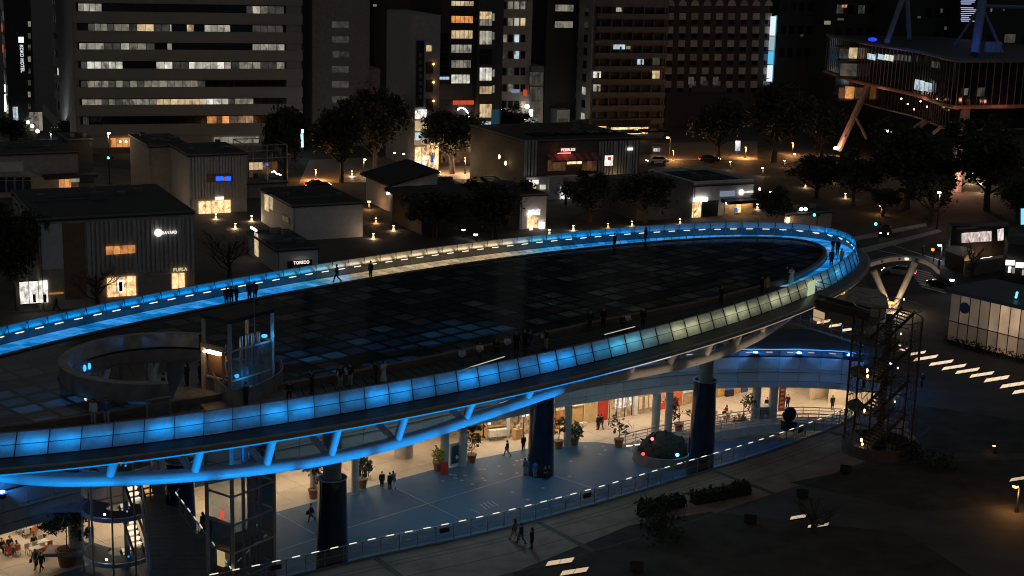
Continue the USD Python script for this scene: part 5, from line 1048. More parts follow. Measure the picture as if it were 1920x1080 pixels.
# ---- shop pavilions in the park
CORR = mat('corrugated_grey', (.46, .46, .46), .6, var=.1)
ROOFD = mat('pavilion_roof_dark', (.025, .027, .03), .75)
WH = mat('pavilion_white', (.62, .62, .63), .7, var=.08)
BEI = mat('pavilion_beige', (.46, .39, .32), .75)
def corrug(t, F, x0, x1, y0, y1, step=.55, o=.05):
    a0, a1 = F.uv(x0, (y0 + y1) / 2)[0], F.uv(x1, (y0 + y1) / 2)[0]; z0, z1 = F.uv((x0 + x1) / 2, y1)[1], F.uv((x0 + x1) / 2, y0)[1]
    n = max(2, int((a1 - a0) / step))
    for k in range(n):
        b = a0 + (a1 - a0) * k / n; ww = (a1 - a0) / n
        obj(t, 'cladding_strip', F.slab(b, b + ww * (.55 if k % 5 else .8), z0, z1, o, o + (.22 if (k * 7) % 3 else .10)), CORR)
def pav(label, px, base, px1, ytop, depth, wallm, ang=GP, name='shop_pavilion'):
    Fq = Face(at(px, base, 0), ang); H = Fq.uv((px + px1) / 2, ytop)[1]
    r = tower(name, label, 'building', px, base, px1, ang, depth, H, wallm, ROOFD); t, w = r[0], r[2]
    obj(ROOFP[t], 'roof_edge', Fq.slab(-.2, w + .2, H + .2, H + .42, .1, .24), mat('roof_edge', (.16, .16, .16), .6)); obj(ROOFP[t], 'roof_edge', r[3].slab(0, depth, H + .2, H + .42, .12, .26), mat('roof_edge', (.16, .16, .16), .6))
    for k in range(int(3 + depth / 5)):
        a, o = w * (.12 + .76 * rng.random()), -depth * (.2 + .65 * rng.random()); sx, sy, sz = .6 + rng.random() * 1.2, .5 + rng.random() * .7, .4 + rng.random() * .6
        obj(ROOFP[t], 'roof_unit', MB().box(Fq.p(a, H + .35 + sz / 2, o), (sx, sy, sz), ang), mat('roof_plant', (.13, .13, .135), .6)); 
        if k % 2: obj(ROOFP[t], 'roof_pipe', MB().beam(Fq.p(a, H + .5, o), Fq.p(w * rng.random(), H + .5, o), .12), mat('roof_plant', (.13, .13, .135), .6))
    obj(t, 'down_pipe', MB().beam(Fq.p(.25, 0, .12), Fq.p(.25, H, .12), .1), STEEL)
    return r
# striped clothing shop at lower left
t, F, w, SL = pav('two storey striped grey shop with a round white logo sign at lower left', 78, 583, 366, 408, 22, BEI)
corrug(t, F, 163, 366, 412, 511)
pxwin(t, F, 76, 118, 420, 505, WH, .06, 'plain_panel'); pxwin(t, F, 119, 161, 418, 560, mat('brown_panel', (.26, .15, .09), .7), .06, 'brown_panel')
obj(t, 'round_sign', MB().tube([F.p(*F.uv(295, 435), .45), F.p(*F.uv(295, 435), .6)], .5, 14), emi('sign_white', (1, .96, .9), 1.1))
text_on(t, F, 'BAYARD', 302.5, 438, .34, emi('sign_white', (1, .96, .9), 1.1), .42)
pxwin(t, F, 197, 253, 460, 475, lit('o'), .32, n=4); pxwin(t, F, 200, 255, 519, 555, lit('shop'), .1, 'shop_window', n=3); pxwin(t, F, 219, 232, 524, 545, SIGNW, .2, 'window_sign'); pxwin(t, F, 222, 229, 528, 545, BLACK, .22, 'window_sign')
pxwin(t, F, 36, 90, 527, 568, lit('shw'), .1, 'shop_window', n=3)
for x in (61, 81): pxwin(t, F, x, x + 6, 551, 566, BLACK, .2, 'mannequin_stand')
pxwin(t, F, 322, 346, 512, 540, lit('shop'), .1, 'shop_door', n=2); text_on(t, F, 'FURLA', 324, 508, .40, emi('sign_gold', (1, .8, .5), .7), .35); pxwin(t, F, 90, 119, 548, 551, emi('strip_orange', (1, .45, .08), .35), .12, 'light_strip')
pxwin(t, F, 257, 321, 515, 549, mat('pavilion_beige2', (.36, .31, .26), .75), .05, 'plain_panel')
# low white building behind it
t, F, w, SL = pav('low grey flat roofed building behind the striped shop', -20, 372, 148, 290, 16, mat('pav_grey', (.40, .37, .34), .8))
pxwin(t, F, -5, 44, 303, 322, WH, .1, 'upper_wall'); pxwin(t, F, -5, 44, 330, 362, mat('pav_frame', (.30, .32, .35), .6), .08, 'window_frame')
for k in range(4): pxwin(t, F, -3 + k * 16, 10 + k * 16, 332, 337, GLASSD, .2); pxwin(t, F, -3 + k * 16, 10 + k * 16, 339, 360, mat('blue_dark_window', (.03, .05, .08), .2), .2)
pxwin(t, F, 110, 133, 336, 352, lit('o'), .1, n=2); pxwin(t, F, 132, 149, 332, 341, lit('m'), .1); obj(t, 'canopy', F.slab(F.uv(80, 330)[0], F.uv(178, 330)[0], F.uv(130, 331)[1], F.uv(130, 325)[1], 0, 2.5), BLACK)
t, F, w, SL = pav('small dark gabled hut in front of the office block', 130, 345, 175, 264, 10, mat('hut_dark', (.06, .06, .065), .8))
# striped block with blue neon
t, F, w, SL = pav('striped grey block with a blue neon sign over a lit shop', 356, 402, 463, 292, 14, CORR)
corrug(t, F, 354, 463, 294, 372, .5); pxwin(t, F, 386, 436, 326, 340, mat('neon_board', (.20, .12, .09), .6), .3, 'sign_board'); pxwin(t, F, 403, 418, 330, 338, emi('neon_blue', (.02, .12, 1), 1.5), .45, 'neon_sign'); pxwin(t, F, 421, 432, 330, 338, emi('neon_blue', (.02, .12, 1), 1.5), .45, 'neon_sign'); pxwin(t, F, 416.5, 422, 331, 338, emi('sign_red', (1, .12, .05), .7), .5, 'neon_sign')
pxwin(t, F, 402, 419, 368, 374, SIGNW, .4, 'shop_sign'); pxwin(t, F, 372, 432, 376, 404, lit('shop'), .1, 'shop_window', n=5); pxwin(t, F, 379, 391, 401, 405, SIGNW, .4, 'low_sign')
t, F, w, SL = pav('grey block with a red lit wall beside the blue neon block', 282, 378, 356, 276, 16, mat('pav_grey', (.40, .37, .34), .8))
pl_ = F.p(F.uv(326, 318)[0], F.uv(326, 318)[1], 1.3); obj(t, 'red_lamp', MB().ball(pl_, .35, 1), emi('lamp_red', (1, .15, .05), 4)); l = UsdLux.SphereLight.Define(stage, t + '/red_light'); l.CreateRadiusAttr(.3); l.CreateIntensityAttr(18); l.CreateColorAttr(Gf.Vec3f(1, .08, .04)); l.AddTranslateOp().Set(Gf.Vec3d(*map(float, pl_ - ORG[t] + (0, -.2, .8))))
obj(t, 'blue_lamp', MB().ball(F.p(F.uv(343, 321)[0], F.uv(343, 321)[1], .8), .3, 1), emi('neon_blue', (.02, .12, 1), 1.5))
# terrace frame with restaurant
t, F, w, SL = pav('open steel frame terrace with a lit restaurant inside', 464, 372, 538, 345, 10, mat('pav_base', (.27, .26, .25), .7))
H1 = F.uv(500, 272)[1]
for s_ in (0, w / 2, w):
    for o in (0, -9): obj(t, 'frame_post', MB().beam(F.p(s_, 0, o + .1), F.p(s_, H1, o + .1), .14), STEEL)
for z in (H1, F.uv(500, 296)[1]):
    for o in (0, -9): obj(t, 'frame_beam', MB().beam(F.p(0, z, o + .1), F.p(w, z, o + .1), .14), STEEL)
for s_ in (0, w): obj(t, 'frame_beam', MB().beam(F.p(s_, H1, .1), F.p(s_, H1, -8.9), .14), STEEL)
Fb = Face(F.p(0, 0, -6), GP); pxwin(t, Fb, 466, 520, 304, 342, lit('od'), .1, 'restaurant_window', n=5); pxwin(t, Fb, 466, 492, 304, 318, lit('w'), .2, n=3); pxwin(t, Fb, 497, 502, 305, 310, emi('neon_blue', (.02, .12, 1), 1.5), .3, 'neon_sign')
obj(t, 'string_light', MB().tube([F.p(F.uv(x, y)[0], F.uv(x, y)[1], -1) for x, y in ((512, 325), (517, 322), (521, 327), (526, 328), (530, 330))], .12, 5), LAMPW)
# stepped white boxes
t, F, w, SL = pav('white flat roofed box building at centre left', 549, 452, 680, 386, 17, WH); obj(t, 'blank_sign', SL.slab(12.0, 15.4, F.uv(549, 424)[1], F.uv(549, 412)[1], .05, .12), DARK)
for a, b, z0, z1, m in ((2.5, 4.6, 2.4, 5.0, 'w'), (5.2, 7.0, 3.0, 5.4, 'b')): obj(t, 'window', SL.slab(a, b, z0, z1, .05, .12), lit(m))
obj(t, 'canopy', SL.slab(3.5, 7.5, 5.7, 6.0, .05, 1.4), BLACK)
t, F, w, SL = pav('lower white box building with a lit shop name by the roof rim', 519, 512, 596, 470, 14, WH); pxwin(t, F, 538, 585, 488, 505, BLACK, .08, 'sign_board'); text_on(t, F, 'TORICO', 549, 495, .42, emi('sign_pink', (1, .85, .78), 1.2), .3)
obj(t, 'window', SL.slab(9.6, 11.6, 3.3, 3.9, .05, .12), DARK); obj(t, 'door_lamp', MB().beam(SL.p(3, 4.4, .4), SL.p(5.5, 4.4, .4), .25), LAMPW); obj(t, 'side_window', SL.slab(3.5, 5.2, .5, 3.8, .05, .12), lit('w'))
# sloping roof cafe
O = at(732, 398, 0); F = Face(O, GP); w = F.uv(819, 390)[0]; zl, zr = F.uv(732, 350)[1], F.uv(818, 322)[1]; t = thing('cafe_pavilion', 'cafe with a sloping dark roof and glowing grid window', 'building', O)
obj(t, 'wall', MB().hexa([F.p(0, 0, 0), F.p(w, 0, 0), F.p(w, 0, -12), F.p(0, 0, -12), F.p(0, zl, 0), F.p(w, zr, 0), F.p(w, zr, -12), F.p(0, zl, -12)]), WH)
obj(t, 'roof', MB().hexa([F.p(-.5, zl, .5), F.p(w, zr, .5), F.p(w, zr, -14), F.p(-.5, zl, -14), F.p(-.5, zl + .3, .5), F.p(w, zr + .3, .5), F.p(w, zr + .3, -14), F.p(-.5, zl + .3, -14)]), ROOFD)
pxwin(t, F, 741, 812, 361, 366, lit('w'), .06, 'window', n=9); pxwin(t, F, 741, 812, 368, 392, lit('shop'), .06, 'window', n=9); pxwin(t, F, 760, 820, 356, 360, BLACK, .1, 'canopy', th=1.2); pxwin(t, F, 779, 792, 353, 358, SIGNW, .3, 'shop_sign'); obj(t, 'wall_lamp', MB().ball(F.p(F.uv(726, 362)[0], F.uv(726, 362)[1], .3), .28, 1), LAMPW)
t, F, w, SL = pav('low orange lit wall with a flat roof right of the cafe', 822, 366, 876, 352, 9, mat('pav_orange', (.40, .27, .16), .7)); pxwin(t, F, 863, 876, 344, 360, mat('pav_orange', (.40, .27, .16), .7), .3, 'block')
# big pavilion with red awning
t, F, w, SL = pav('large dark roofed pavilion with a red awning and striped grey ends', 982, 374, 1196, 264, 24, mat('pav_brown', (.13, .115, .10), .75))
corrug(t, F, 982, 1008, 263, 333, .6, .2); corrug(t, F, 1121, 1196, 264, 333, .6, .2)
obj(t, 'terrace_wall', F.slab(F.uv(1022, 345)[0], F.uv(1130, 345)[0], 0, F.uv(1080, 327)[1], 0, 1.6), WH); obj(t, 'stair_wall', F.slab(F.uv(982, 345)[0], F.uv(1022, 345)[0], 0, F.uv(1000, 331)[1], 0, 1.0), WH)
a0, a1 = F.uv(1024, 290)[0], F.uv(1118, 290)[0]; zt, zb = F.uv(1070, 287)[1], F.uv(1070, 297)[1]
for k in range(14):
    b0, b1 = a0 + (a1 - a0) * k / 14, a0 + (a1 - a0) * (k + 1) / 14
    obj(t, 'awning_stripe', MB().add([F.p(b0, zt, .3), F.p(b1, zt, .3), F.p(b1, zb, 2.2), F.p(b0, zb, 2.2), F.p(b0, zb - .25, 2.2), F.p(b1, zb - .25, 2.2)], [[0, 1, 2], [0, 2, 3], [3, 2, 5], [3, 5, 4]]), mat('awning_red', (.45, .03, .03), .7) if k % 2 else mat('awning_pale', (.30, .20, .18), .7))
text_on(t, F, 'PEBBLES', 1049.5, 283, .50, emi('sign_pink', (1, .85, .78), 1.2), .5); pxwin(t, F, 1047, 1075, 274, 285.5, mat('sign_darkred', (.16, .02, .015), .6), .3, 'sign_board')
obj(t, 'awning_lamp', MB().beam(F.p(F.uv(1050, 0)[0], zt + .2, 1.2), F.p(F.uv(1075, 0)[0], zt + .2, 1.2), .15), emi('awning_glow', (1, .2, .15), 3.0))
pxwin(t, F, 1062, 1090, 299, 307, lit('shop'), .2, n=3); pxwin(t, F, 1026, 1060, 299, 320, lit('od'), .15, n=4); pxwin(t, F, 1090, 1118, 302, 320, lit('od'), .15, n=3)
pxwin(t, F, 1131, 1147, 291, 310, lit('shw'), .5, 'poster_window'); pxwin(t, F, 1130, 1148, 290, 311, mat('poster_frame', (.25, .05, .03), .6), .45, 'poster_frame'); pxwin(t, F, 1136, 1143, 293, 300, emi('sign_red', (1, .12, .05), .7), .58, 'poster_mark')
pxwin(t, F, 1173, 1184, 276, 281, SIGNW, .6, 'shop_sign'); pxwin(t, F, 978, 1002, 335, 343, SIGNW, 1.7, 'shop_sign'); pxwin(t, F, 984, 1000, 345, 352, lit('shop'), 1.1); pxwin(t, F, 1042, 1060, 347, 373, lit('shw'), 1.7, 'shop_door', n=2); pxwin(t, F, 1087, 1093, 347, 362, lit('w'), 1.7); pxwin(t, F, 1007, 1018, 345, 353, lit('vb'), 1.1)
for x in (1137, 1147, 1157): obj(t, 'down_lamp', MB().ball(F.p(F.uv(x, 331)[0], F.uv(x, 331)[1], 1.2), .25, 1, (1.6, 1, .6)), LAMPY)
for k in range(5): obj(t, 'roof_light', MB().prism(Polygon([F.p(4 + k * 6, 0, -5)[:2], F.p(9 + k * 6, 0, -5)[:2], F.p(9 + k * 6, 0, -8)[:2], F.p(4 + k * 6, 0, -8)[:2]]), F.uv(1080, 264)[1] + .36, F.uv(1080, 264)[1] + .7), GLASSD)
O2 = at(925, 368, 0)
for x, y in ((936, 294), (948, 306)): obj(t, 'side_lamp', MB().ball(onY(x, y, F.p(0, 0, -6)[1]), .22, 1, (1, 1, 2)), LAMPY)
sx = thing('outside_stair', 'outside stair with pale treads at the left of the awning pavilion', 'stair', F.p(-3, 0, 2))
for k in range(16): obj(sx, 'tread', F.slab(-9 + k * .42, -6.6 + k * .42, 4.6 - k * .29, 4.75 - k * .29, 1 - 0.0 + k * .12, 1.35 + k * .12), mat('stair_pale', (.40, .36, .30), .6))
obj(sx, 'stringer', MB().beam(F.p(-9.3, 4.6, 1.2), F.p(-2.6, .2, 3.2), .12, .5), DARK); obj(sx, 'stringer', MB().beam(F.p(-6.6, 4.6, 1.0), F.p(-.1, .2, 3.0), .12, .5), DARK)
# dark roofed bar with lit sign
t, F, w, SL = pav('low dark roofed building with a lit shop name and glowing door', 974, 430, 1024, 368, 14, WH); obj(t, 'roof_overhang', F.slab(-18, .1, F.uv(950, 368)[1] - .6, F.uv(950, 368)[1], -14, .6), ROOFD); obj(t, 'dark_wall', F.slab(-17, -.1, 0, F.uv(950, 370)[1] - .6, -13, -.2), mat('bar_dark', (.03, .03, .03), .8))
text_on(t, F, 'melicafe', 988, 396.5, .40, emi('sign_white', (1, .96, .9), 1.1), .4); pxwin(t, F, 988, 1010, 399, 402, LAMPW, .3, 'sign_light'); pxwin(t, F, 988, 1009, 403, 427, lit('shop'), .1, 'shop_door', n=3); pxwin(t, F, 986, 993, 420, 433, SIGNW, 1.2, 'stand_sign'); pxwin(t, F, 1009, 1018, 417, 428, LAMPW, .5, 'stand_sign')
# white pavilion right
t, F, w, SL = pav('white flat roofed pavilion with a glowing round logo and warm wooden kiosk', 1297, 408, 1411, 348, 15, WH)
obj(t, 'dark_wing', F.slab(-11, -.05, 0, F.uv(1270, 344)[1], -12, .0), mat('wing_dark', (.10, .10, .105), .8)); pxwin(t, F, 1349, 1378, 358, 368, mat('grey_sign', (.10, .12, .14), .6), .1, 'blank_sign')
pxwin(t, F, 1297, 1325, 371, 377, LAMPW, .4, 'light_strip'); obj(t, 'round_sign', MB().tube([F.p(*F.uv(1388, 360), .3), F.p(*F.uv(1388, 360), .42)], .55, 14), SIGNW); text_on(t, F, 'SUNNIES', 1392.5, 361.5, .33, SIGNW, .3)
pxwin(t, F, 1297, 1314, 379, 408, lit('shop'), .08, 'shop_door', n=2); pxwin(t, F, 1315, 1346, 376, 408, BLACK, .06, 'dark_window'); obj(t, 'canopy', F.slab(F.uv(1352, 375)[0], F.uv(1450, 375)[0], F.uv(1390, 377)[1], F.uv(1390, 371)[1], 0, 2.6), BLACK)
pxwin(t, F, 1358, 1411, 378, 408, mat('kiosk_wood', (.62, .42, .20), .6), .07, 'wood_wall'); pxwin(t, F, 1378, 1388, 380, 398, lit('shop'), .2, 'door'); pxwin(t, F, 1369, 1376, 388, 396, emi('ad_blue', (.10, .22, .6), .6), 1.0, 'screen'); obj(t, 'kiosk_lamp', F.slab(F.uv(1362, 378)[0], F.uv(1408, 378)[0], F.uv(1385, 378)[1] - .05, F.uv(1385, 377.5)[1], .6, 1.0), emi('kiosk_light', (1, .7, .36), 10))
for x, y in ((1415, 352), (1435, 358), (1447, 364), (1353, 378)): obj(t, 'wall_lamp', MB().ball(F.p(F.uv(x, y)[0], F.uv(x, y)[1], 1.5), .24, 1), LAMPW)
obj(t, 'parapet', MB().prism(Polygon([F.p(0, 0, .1)[:2], F.p(w, 0, .1)[:2], F.p(w, 0, -15)[:2], F.p(0, 0, -15)[:2]]).difference(Polygon([F.p(.4, 0, -.3)[:2], F.p(w - .4, 0, -.3)[:2], F.p(w - .4, 0, -14.6)[:2], F.p(.4, 0, -14.6)[:2]])), F.uv(1350, 348)[1] + .36, F.uv(1350, 342)[1] + .36), WH)
t, F, w, SL = pav('long low lit wall with small lamps right of the wooden kiosk', 1470, 432, 1560, 402, 7, BEI)
for x in (1500, 1508): obj(t, 'wall_lamp', MB().ball(F.p(F.uv(x, 387)[0], F.uv(x, 387)[1] - .4, .4), .32, 1), LAMPW)
# ---- TV tower base with glazed floors
AYf, AYl = 288.0, 338.0
pf_, pl0, pr_ = onY(1800, 193, AYf), onY(1612, 161, AYl), onY(1975, 187, 300.0)
zb_ = (pf_[2] + pl0[2]) / 2; pf_[2] = pl0[2] = pr_[2] = zb_
t = thing('tower_base', 'glazed floors between the splayed legs of a steel tower at upper right', 'tower', (pf_[0], pf_[1], 0))
ztop = onY(1800, 113, AYf)[2]; ctr = np.array([105, 345.])
foot = catmull([pl0[:2] + (-2, 30), pl0[:2], pl0[:2] * .5 + pf_[:2] * .5 + (1.2, -.8), pf_[:2] + (-2, .8), pf_[:2] + (2, .4), pr_[:2], pr_[:2] + (14, 40)], 6)
obj(t, 'floor_block', MB().prism(Polygon(np.vstack([foot * .985 + ctr * .015, [ctr + (0, 30)]])), zb_ + .3, ztop - .3), GLASSD)
obj(t, 'lower_floor', MB().prism(Polygon(np.vstack([foot * .92 + ctr * .08, [ctr + (0, 20)]])), zb_ - 5, zb_), GLASSD)
for q in along(foot * .918 + ctr * .082, 1.6): obj(t, 'lower_rib', MB().beam((*q, zb_ - 5), (*q, zb_), .12), mat('rib_brown', (.20, .15, .12), .5))
obj(t, 'lower_edge', MB().tube(p3(foot * .92 + ctr * .08, zb_ - 5), .2, 6), mat('tower_edge', (.14, .14, .15), .5))
obj(t, 'glow_edge', MB().tube(p3(foot, zb_), .38, 8), mat('edge_copper', (.50, .24, .15), .5)); obj(t, 'roof_edge', MB().tube(p3(foot, ztop), .4, 6), mat('tower_edge', (.14, .14, .15), .5))
obj(t, 'roof', MB().prism(Polygon(np.vstack([foot, [ctr + (0, 30)]])), ztop - .2, ztop), mat('tower_roof', (.05, .055, .06), .6))
fa = along(foot, 1.75)
for q in fa: obj(t, 'rib', MB().beam((*q, zb_), (*(q * .995 + ctr * .005), ztop), .14), mat('rib_brown', (.20, .15, .12), .5))
Ff = Face(pf_, math.atan2(pl0[1] - pf_[1], pl0[0] - pf_[0])); Ff.n = -Ff.n if Ff.n[1] > 0 else Ff.n
for x0, x1, y0, y1, m in ((1630, 1646, 101, 112, 'c'), (1650, 1664, 102, 112, 'c'), (1663, 1680, 103, 114, 'vb'), (1719, 1738, 150, 170, 'c'), (1738, 1752, 155, 172, 'c'), (1772, 1776, 155, 168, 'm'), (1782, 1787, 156, 178, 'bl'), (1750, 1795, 118, 130, 'd')): pxwin(t, Ff, x0, x1, y0, y1, lit(m), .5, 'lit_room', n=2)
Fr = Face(pf_, math.atan2(pr_[1] - pf_[1], pr_[0] - pf_[0])); Fr.n = -Fr.n if Fr.n[1] > 0 else Fr.n
for x0, x1, y0, y1, m in ((1828, 1858, 164, 180, 'd'), (1858, 1892, 161, 182, 'b'), (1893, 1925, 160, 178, 'd'), (1805, 1812, 165, 178, 'm')): pxwin(t, Fr, x0, x1, y0, y1, lit(m), .4, 'lit_room', n=3)
for x in range(1690, 1765, 12): obj(t, 'small_lamp', MB().ball(onY(x, 185 + (x % 5) * 5, AYf + 14), .18, 1), LAMPY)
bxp = onY(1600, 185, 342)
for x0, x1, y0, y1, m in ((1573, 1584, 165, 184, 'od'), (1585, 1601, 163, 184, 'o'), (1603, 1620, 165, 184, 'od'), (1592, 1607, 88, 109, 'w'), (1575, 1590, 92, 109, 'd'), (1576, 1606, 120, 142, 'd')):
    a, b = onY(x0, y1, 342), onY(x1, y0, 342); obj(t, 'side_room', MB().box((a + b) / 2, (abs(b[0] - a[0]), 1.5, abs(b[2] - a[2]))), lit(m))
for y in (87, 113, 145, 187): a, b = onY(1570, y, 342.8), onY(1620, y, 342.8); obj(t, 'side_floor', MB().beam(a, b, 4, .35), DARK)
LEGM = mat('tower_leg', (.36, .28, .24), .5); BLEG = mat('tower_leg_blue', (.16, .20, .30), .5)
def leg(a, b, r, m, nm='leg'): obj(t, nm, MB().tube([a, b], r, 8), m)
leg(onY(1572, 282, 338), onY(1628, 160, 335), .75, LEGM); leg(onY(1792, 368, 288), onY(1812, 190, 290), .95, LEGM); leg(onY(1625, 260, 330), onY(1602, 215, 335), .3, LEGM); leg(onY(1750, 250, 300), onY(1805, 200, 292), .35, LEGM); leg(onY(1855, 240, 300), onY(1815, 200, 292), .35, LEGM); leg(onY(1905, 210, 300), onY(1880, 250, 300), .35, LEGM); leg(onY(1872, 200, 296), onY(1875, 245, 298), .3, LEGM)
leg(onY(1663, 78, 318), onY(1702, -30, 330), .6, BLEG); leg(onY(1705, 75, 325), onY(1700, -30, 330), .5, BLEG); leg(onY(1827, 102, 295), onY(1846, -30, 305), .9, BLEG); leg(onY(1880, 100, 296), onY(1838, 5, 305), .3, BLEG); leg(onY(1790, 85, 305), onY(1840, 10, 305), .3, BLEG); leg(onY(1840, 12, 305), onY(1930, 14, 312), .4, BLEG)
# sloping lit canopy tube of the tower and its flood
obj(t, 'walkway_tube', MB().beam(onY(1600, 325, 315), onY(1740, 225, 308), 4.0, 1.2), mat('tube_grey', (.16, .145, .13), .5))
for q, y in (((1568, 278), 336.5), ((1660, 239), 312), ((1667, 246), 311)): obj(t, 'flood_lens', MB().ball(onY(*q, y), .5, 1, (1.4, 1, .8)), LAMPW)
for q, y, c, k in (((1571, 276), 335, (1, .45, .28), 200), ((1790, 330), 285.5, (1, .45, .30), 420), ((1664, 252), 309, (1, .75, .4), 60), ((1830, 60), 292, (.05, .18, .8), 90), ((1672, 76), 314, (.05, .14, .9), 60)):
    l = UsdLux.SphereLight.Define(stage, t + f'/light_{q[0]}'); l.CreateRadiusAttr(.3); l.CreateIntensityAttr(k); l.CreateColorAttr(Gf.Vec3f(*c)); l.AddTranslateOp().Set(Gf.Vec3d(*map(float, onY(*q, y) - ORG[t])))
for x in (1852, 1862, 1872): a = onY(x, 88, 297); obj(t, 'roof_unit', MB().box(a, (1.0, 1.0, 2.0)), mat('roof_unit', (.28, .34, .45), .5))
bl = thing('blue_roof_lamp', 'small blue glowing lamp on the roof left of the tower legs', 'lamp', onY(1636, 74, 330)); obj(bl, 'lens', MB().ball(onY(1636, 74, 330), .75, 1, (1.4, 1, .6)), emi('roof_blue', (.02, .05, 1), 1.2)); obj(bl, 'foot', MB().cyl(onY(1636, 80, 330), .3, .3, .6), DARK)
# ---- roads
def road(name, pts, z, m): solo(name, sheet_of(Polygon([at(*q, 0)[:2] for q in pts]).buffer(0).difference(hole_poly.buffer(1)), z), m, kind='structure')
road('road', [(1440, 330), (1660, 300), (1960, 345), (1960, 470), (1560, 475), (1440, 400)], .02, ASPH)
road('street', [(1600, 478), (1960, 430), (1960, 540), (1790, 545), (1640, 560)], .03, ASPH)
road('avenue', [(-80, 300), (600, 335), (1200, 335), (1460, 300), (1460, 270), (1200, 285), (600, 318), (-80, 285)], .01, ASPH)
road('plaza_square', [(560, 345), (900, 335), (900, 285), (580, 300)], .015, mat('warm_paving', (.36, .28, .22), .6))
road('forecourt', [(1220, 300), (1420, 300), (1420, 265), (1220, 268)], .016, mat('forecourt_paving', (.30, .24, .19), .7))
LINEW = mat('road_line', (.55, .54, .50), .6)
rk = thing('median', 'pale kerbed median strip of the wide road beyond the roof tip', 'median', at(1700, 450, 0))
for P in ([(1605, 470), (1760, 432), (1766, 437), (1612, 477)], [(1600, 446), (1735, 420), (1738, 425), (1606, 452)]): obj(rk, 'kerb', MB().prism(Polygon([at(*q, 0)[:2] for q in P]), .02, .2), CONC)
cw = thing('road_markings', 'white crosswalk stripes and lines beside the arch legs', 'road marking', at(1735, 520, 0))
for k in range(8):
    x = 1700 + k * 4; y0 = 500 + k * 5.2
    P = [at(*q, 0)[:2] for q in ((x, y0), (x + 46, y0 + 12), (x + 46, y0 + 14.4), (x, y0 + 2.4))]; obj(cw, 'stripe', MB().prism(Polygon(P), .034, .04), LINEW)
for a, b in (((1660, 455), (1765, 489)), ((1640, 468), (1700, 480))): obj(cw, 'line', MB().beam(at(*a, .04), at(*b, .04), .25, .006), LINEW)
# ---- advert screens, booth, car, bus stop block at right
p = at(1828, 492, 0); Ys = p[1]
t = thing('advert_truck', 'black roadside advert stand with two bright white picture screens', 'advertising screen', p)
a, b = onY(1772, 478, Ys + 1), onY(1890, 424, Ys + 1); z0, z1 = onY(1800, 478, Ys)[2], onY(1800, 424, Ys)[2]
obj(t, 'housing', MB().hexa([(x, y, z) for z in (max(.3, z0), z1) for x, y in ((onY(1782, 460, Ys)[0], Ys + .1), (onY(1886, 450, Ys)[0], Ys - .6), (onY(1886, 450, Ys)[0], Ys + 2), (onY(1782, 460, Ys)[0], Ys + 2.6))]), BLACK)
SCR = room('screen_picture', (.35, .22, .20), (1.05, .92, .88), .95, 1.3, stretch=(1.5, 1, .6))
for x0, x1, yt0, yt1 in ((1803, 1859, 437, 455), (1861.5, 1882, 432, 453)):
    q = [onY(x0, yt1 + .5, Ys - .3), onY(x1, yt1 - 3, Ys - .7), onY(x1, yt0 - 4, Ys - .7), onY(x0, yt0, Ys - .3)]; obj(t, 'screen', MB().add(q, [[0, 1, 2, 3]]), SCR)
obj(t, 'roof', MB().beam(onY(1790, 426, Ys + 1), onY(1888, 420, Ys + 1), 2.4, .25), mat('stand_roof', (.14, .14, .15), .6)); obj(t, 'foot', MB().box((p[0], Ys + 1, .6), (3, 1.5, 1.2)), DARK)
p = at(1790, 512, 0); t = thing('booth', 'dark box booth with a pale flat top beside the crosswalk', 'booth', p)
P = [at(*q, 0)[:2] for q in ((1771, 498), (1806, 512), (1822, 500), (1788, 488))]; obj(t, 'body', MB().prism(Polygon(P), 0, 2.3), BLACK); obj(t, 'top', MB().prism(Polygon(P).buffer(.15), 2.3, 2.5), mat('booth_top', (.5, .48, .45), .6))
p = at(1880, 515, 0); t = thing('low_wall', 'low pale street wall with warm lamp glow behind the booth', 'wall', p); P = [at(*q, 0)[:2] for q in ((1806, 515), (1895, 500), (1897, 505), (1808, 520))]; obj(t, 'wall', MB().prism(Polygon(P), 0, 2.0), mat('street_wall', (.35, .30, .26), .7)); 
g_ = onY(1849, 486, at(1849, 500, 0)[1]); obj(t, 'lamp_tube', MB().beam(g_ - (.9, 0, 0), g_ + (.9, 0, .3), .2), LAMPW); 
l = UsdLux.SphereLight.Define(stage, t + '/light'); l.CreateRadiusAttr(.2); l.CreateIntensityAttr(120); l.CreateColorAttr(Gf.Vec3f(1, .42, .12)); l.AddTranslateOp().Set(Gf.Vec3d(*map(float, g_ + (0, -.6, -.6) - ORG[t])))
p = at(1925, 530, 0); t = thing('shop_block', 'black shop block with a white sign band at the right edge', 'building', p); Fq = Face(p, -.35)
obj(t, 'wall', MB().prism(Polygon([onY(1884, 520, p[1] - 3.6)[:2], p[:2] + (8, -3.9), p[:2] + (10, 4), onY(1884, 520, p[1] - 3.6)[:2] + (1.5, 6)]), 0, 6.2), mat('shop_black', (.02, .02, .022), .6))
for x0, x1, y0, y1, m in ((1885, 1903, 488, 497, SIGNW), (1904, 1920, 492, 502, SIGNW), (1890, 1896, 500, 511, lit('shw')), (1897, 1903, 502, 512, lit('m')), (1916, 1922, 505, 516, lit('b'))):
    a, b = onY(x0, y1, p[1] - 4.2), onY(x1, y0, p[1] - 4.2); obj(t, 'shop_sign' if m is SIGNW else 'window', MB().box((a + b) / 2, (b[0] - a[0], .2, b[2] - a[2])), m)
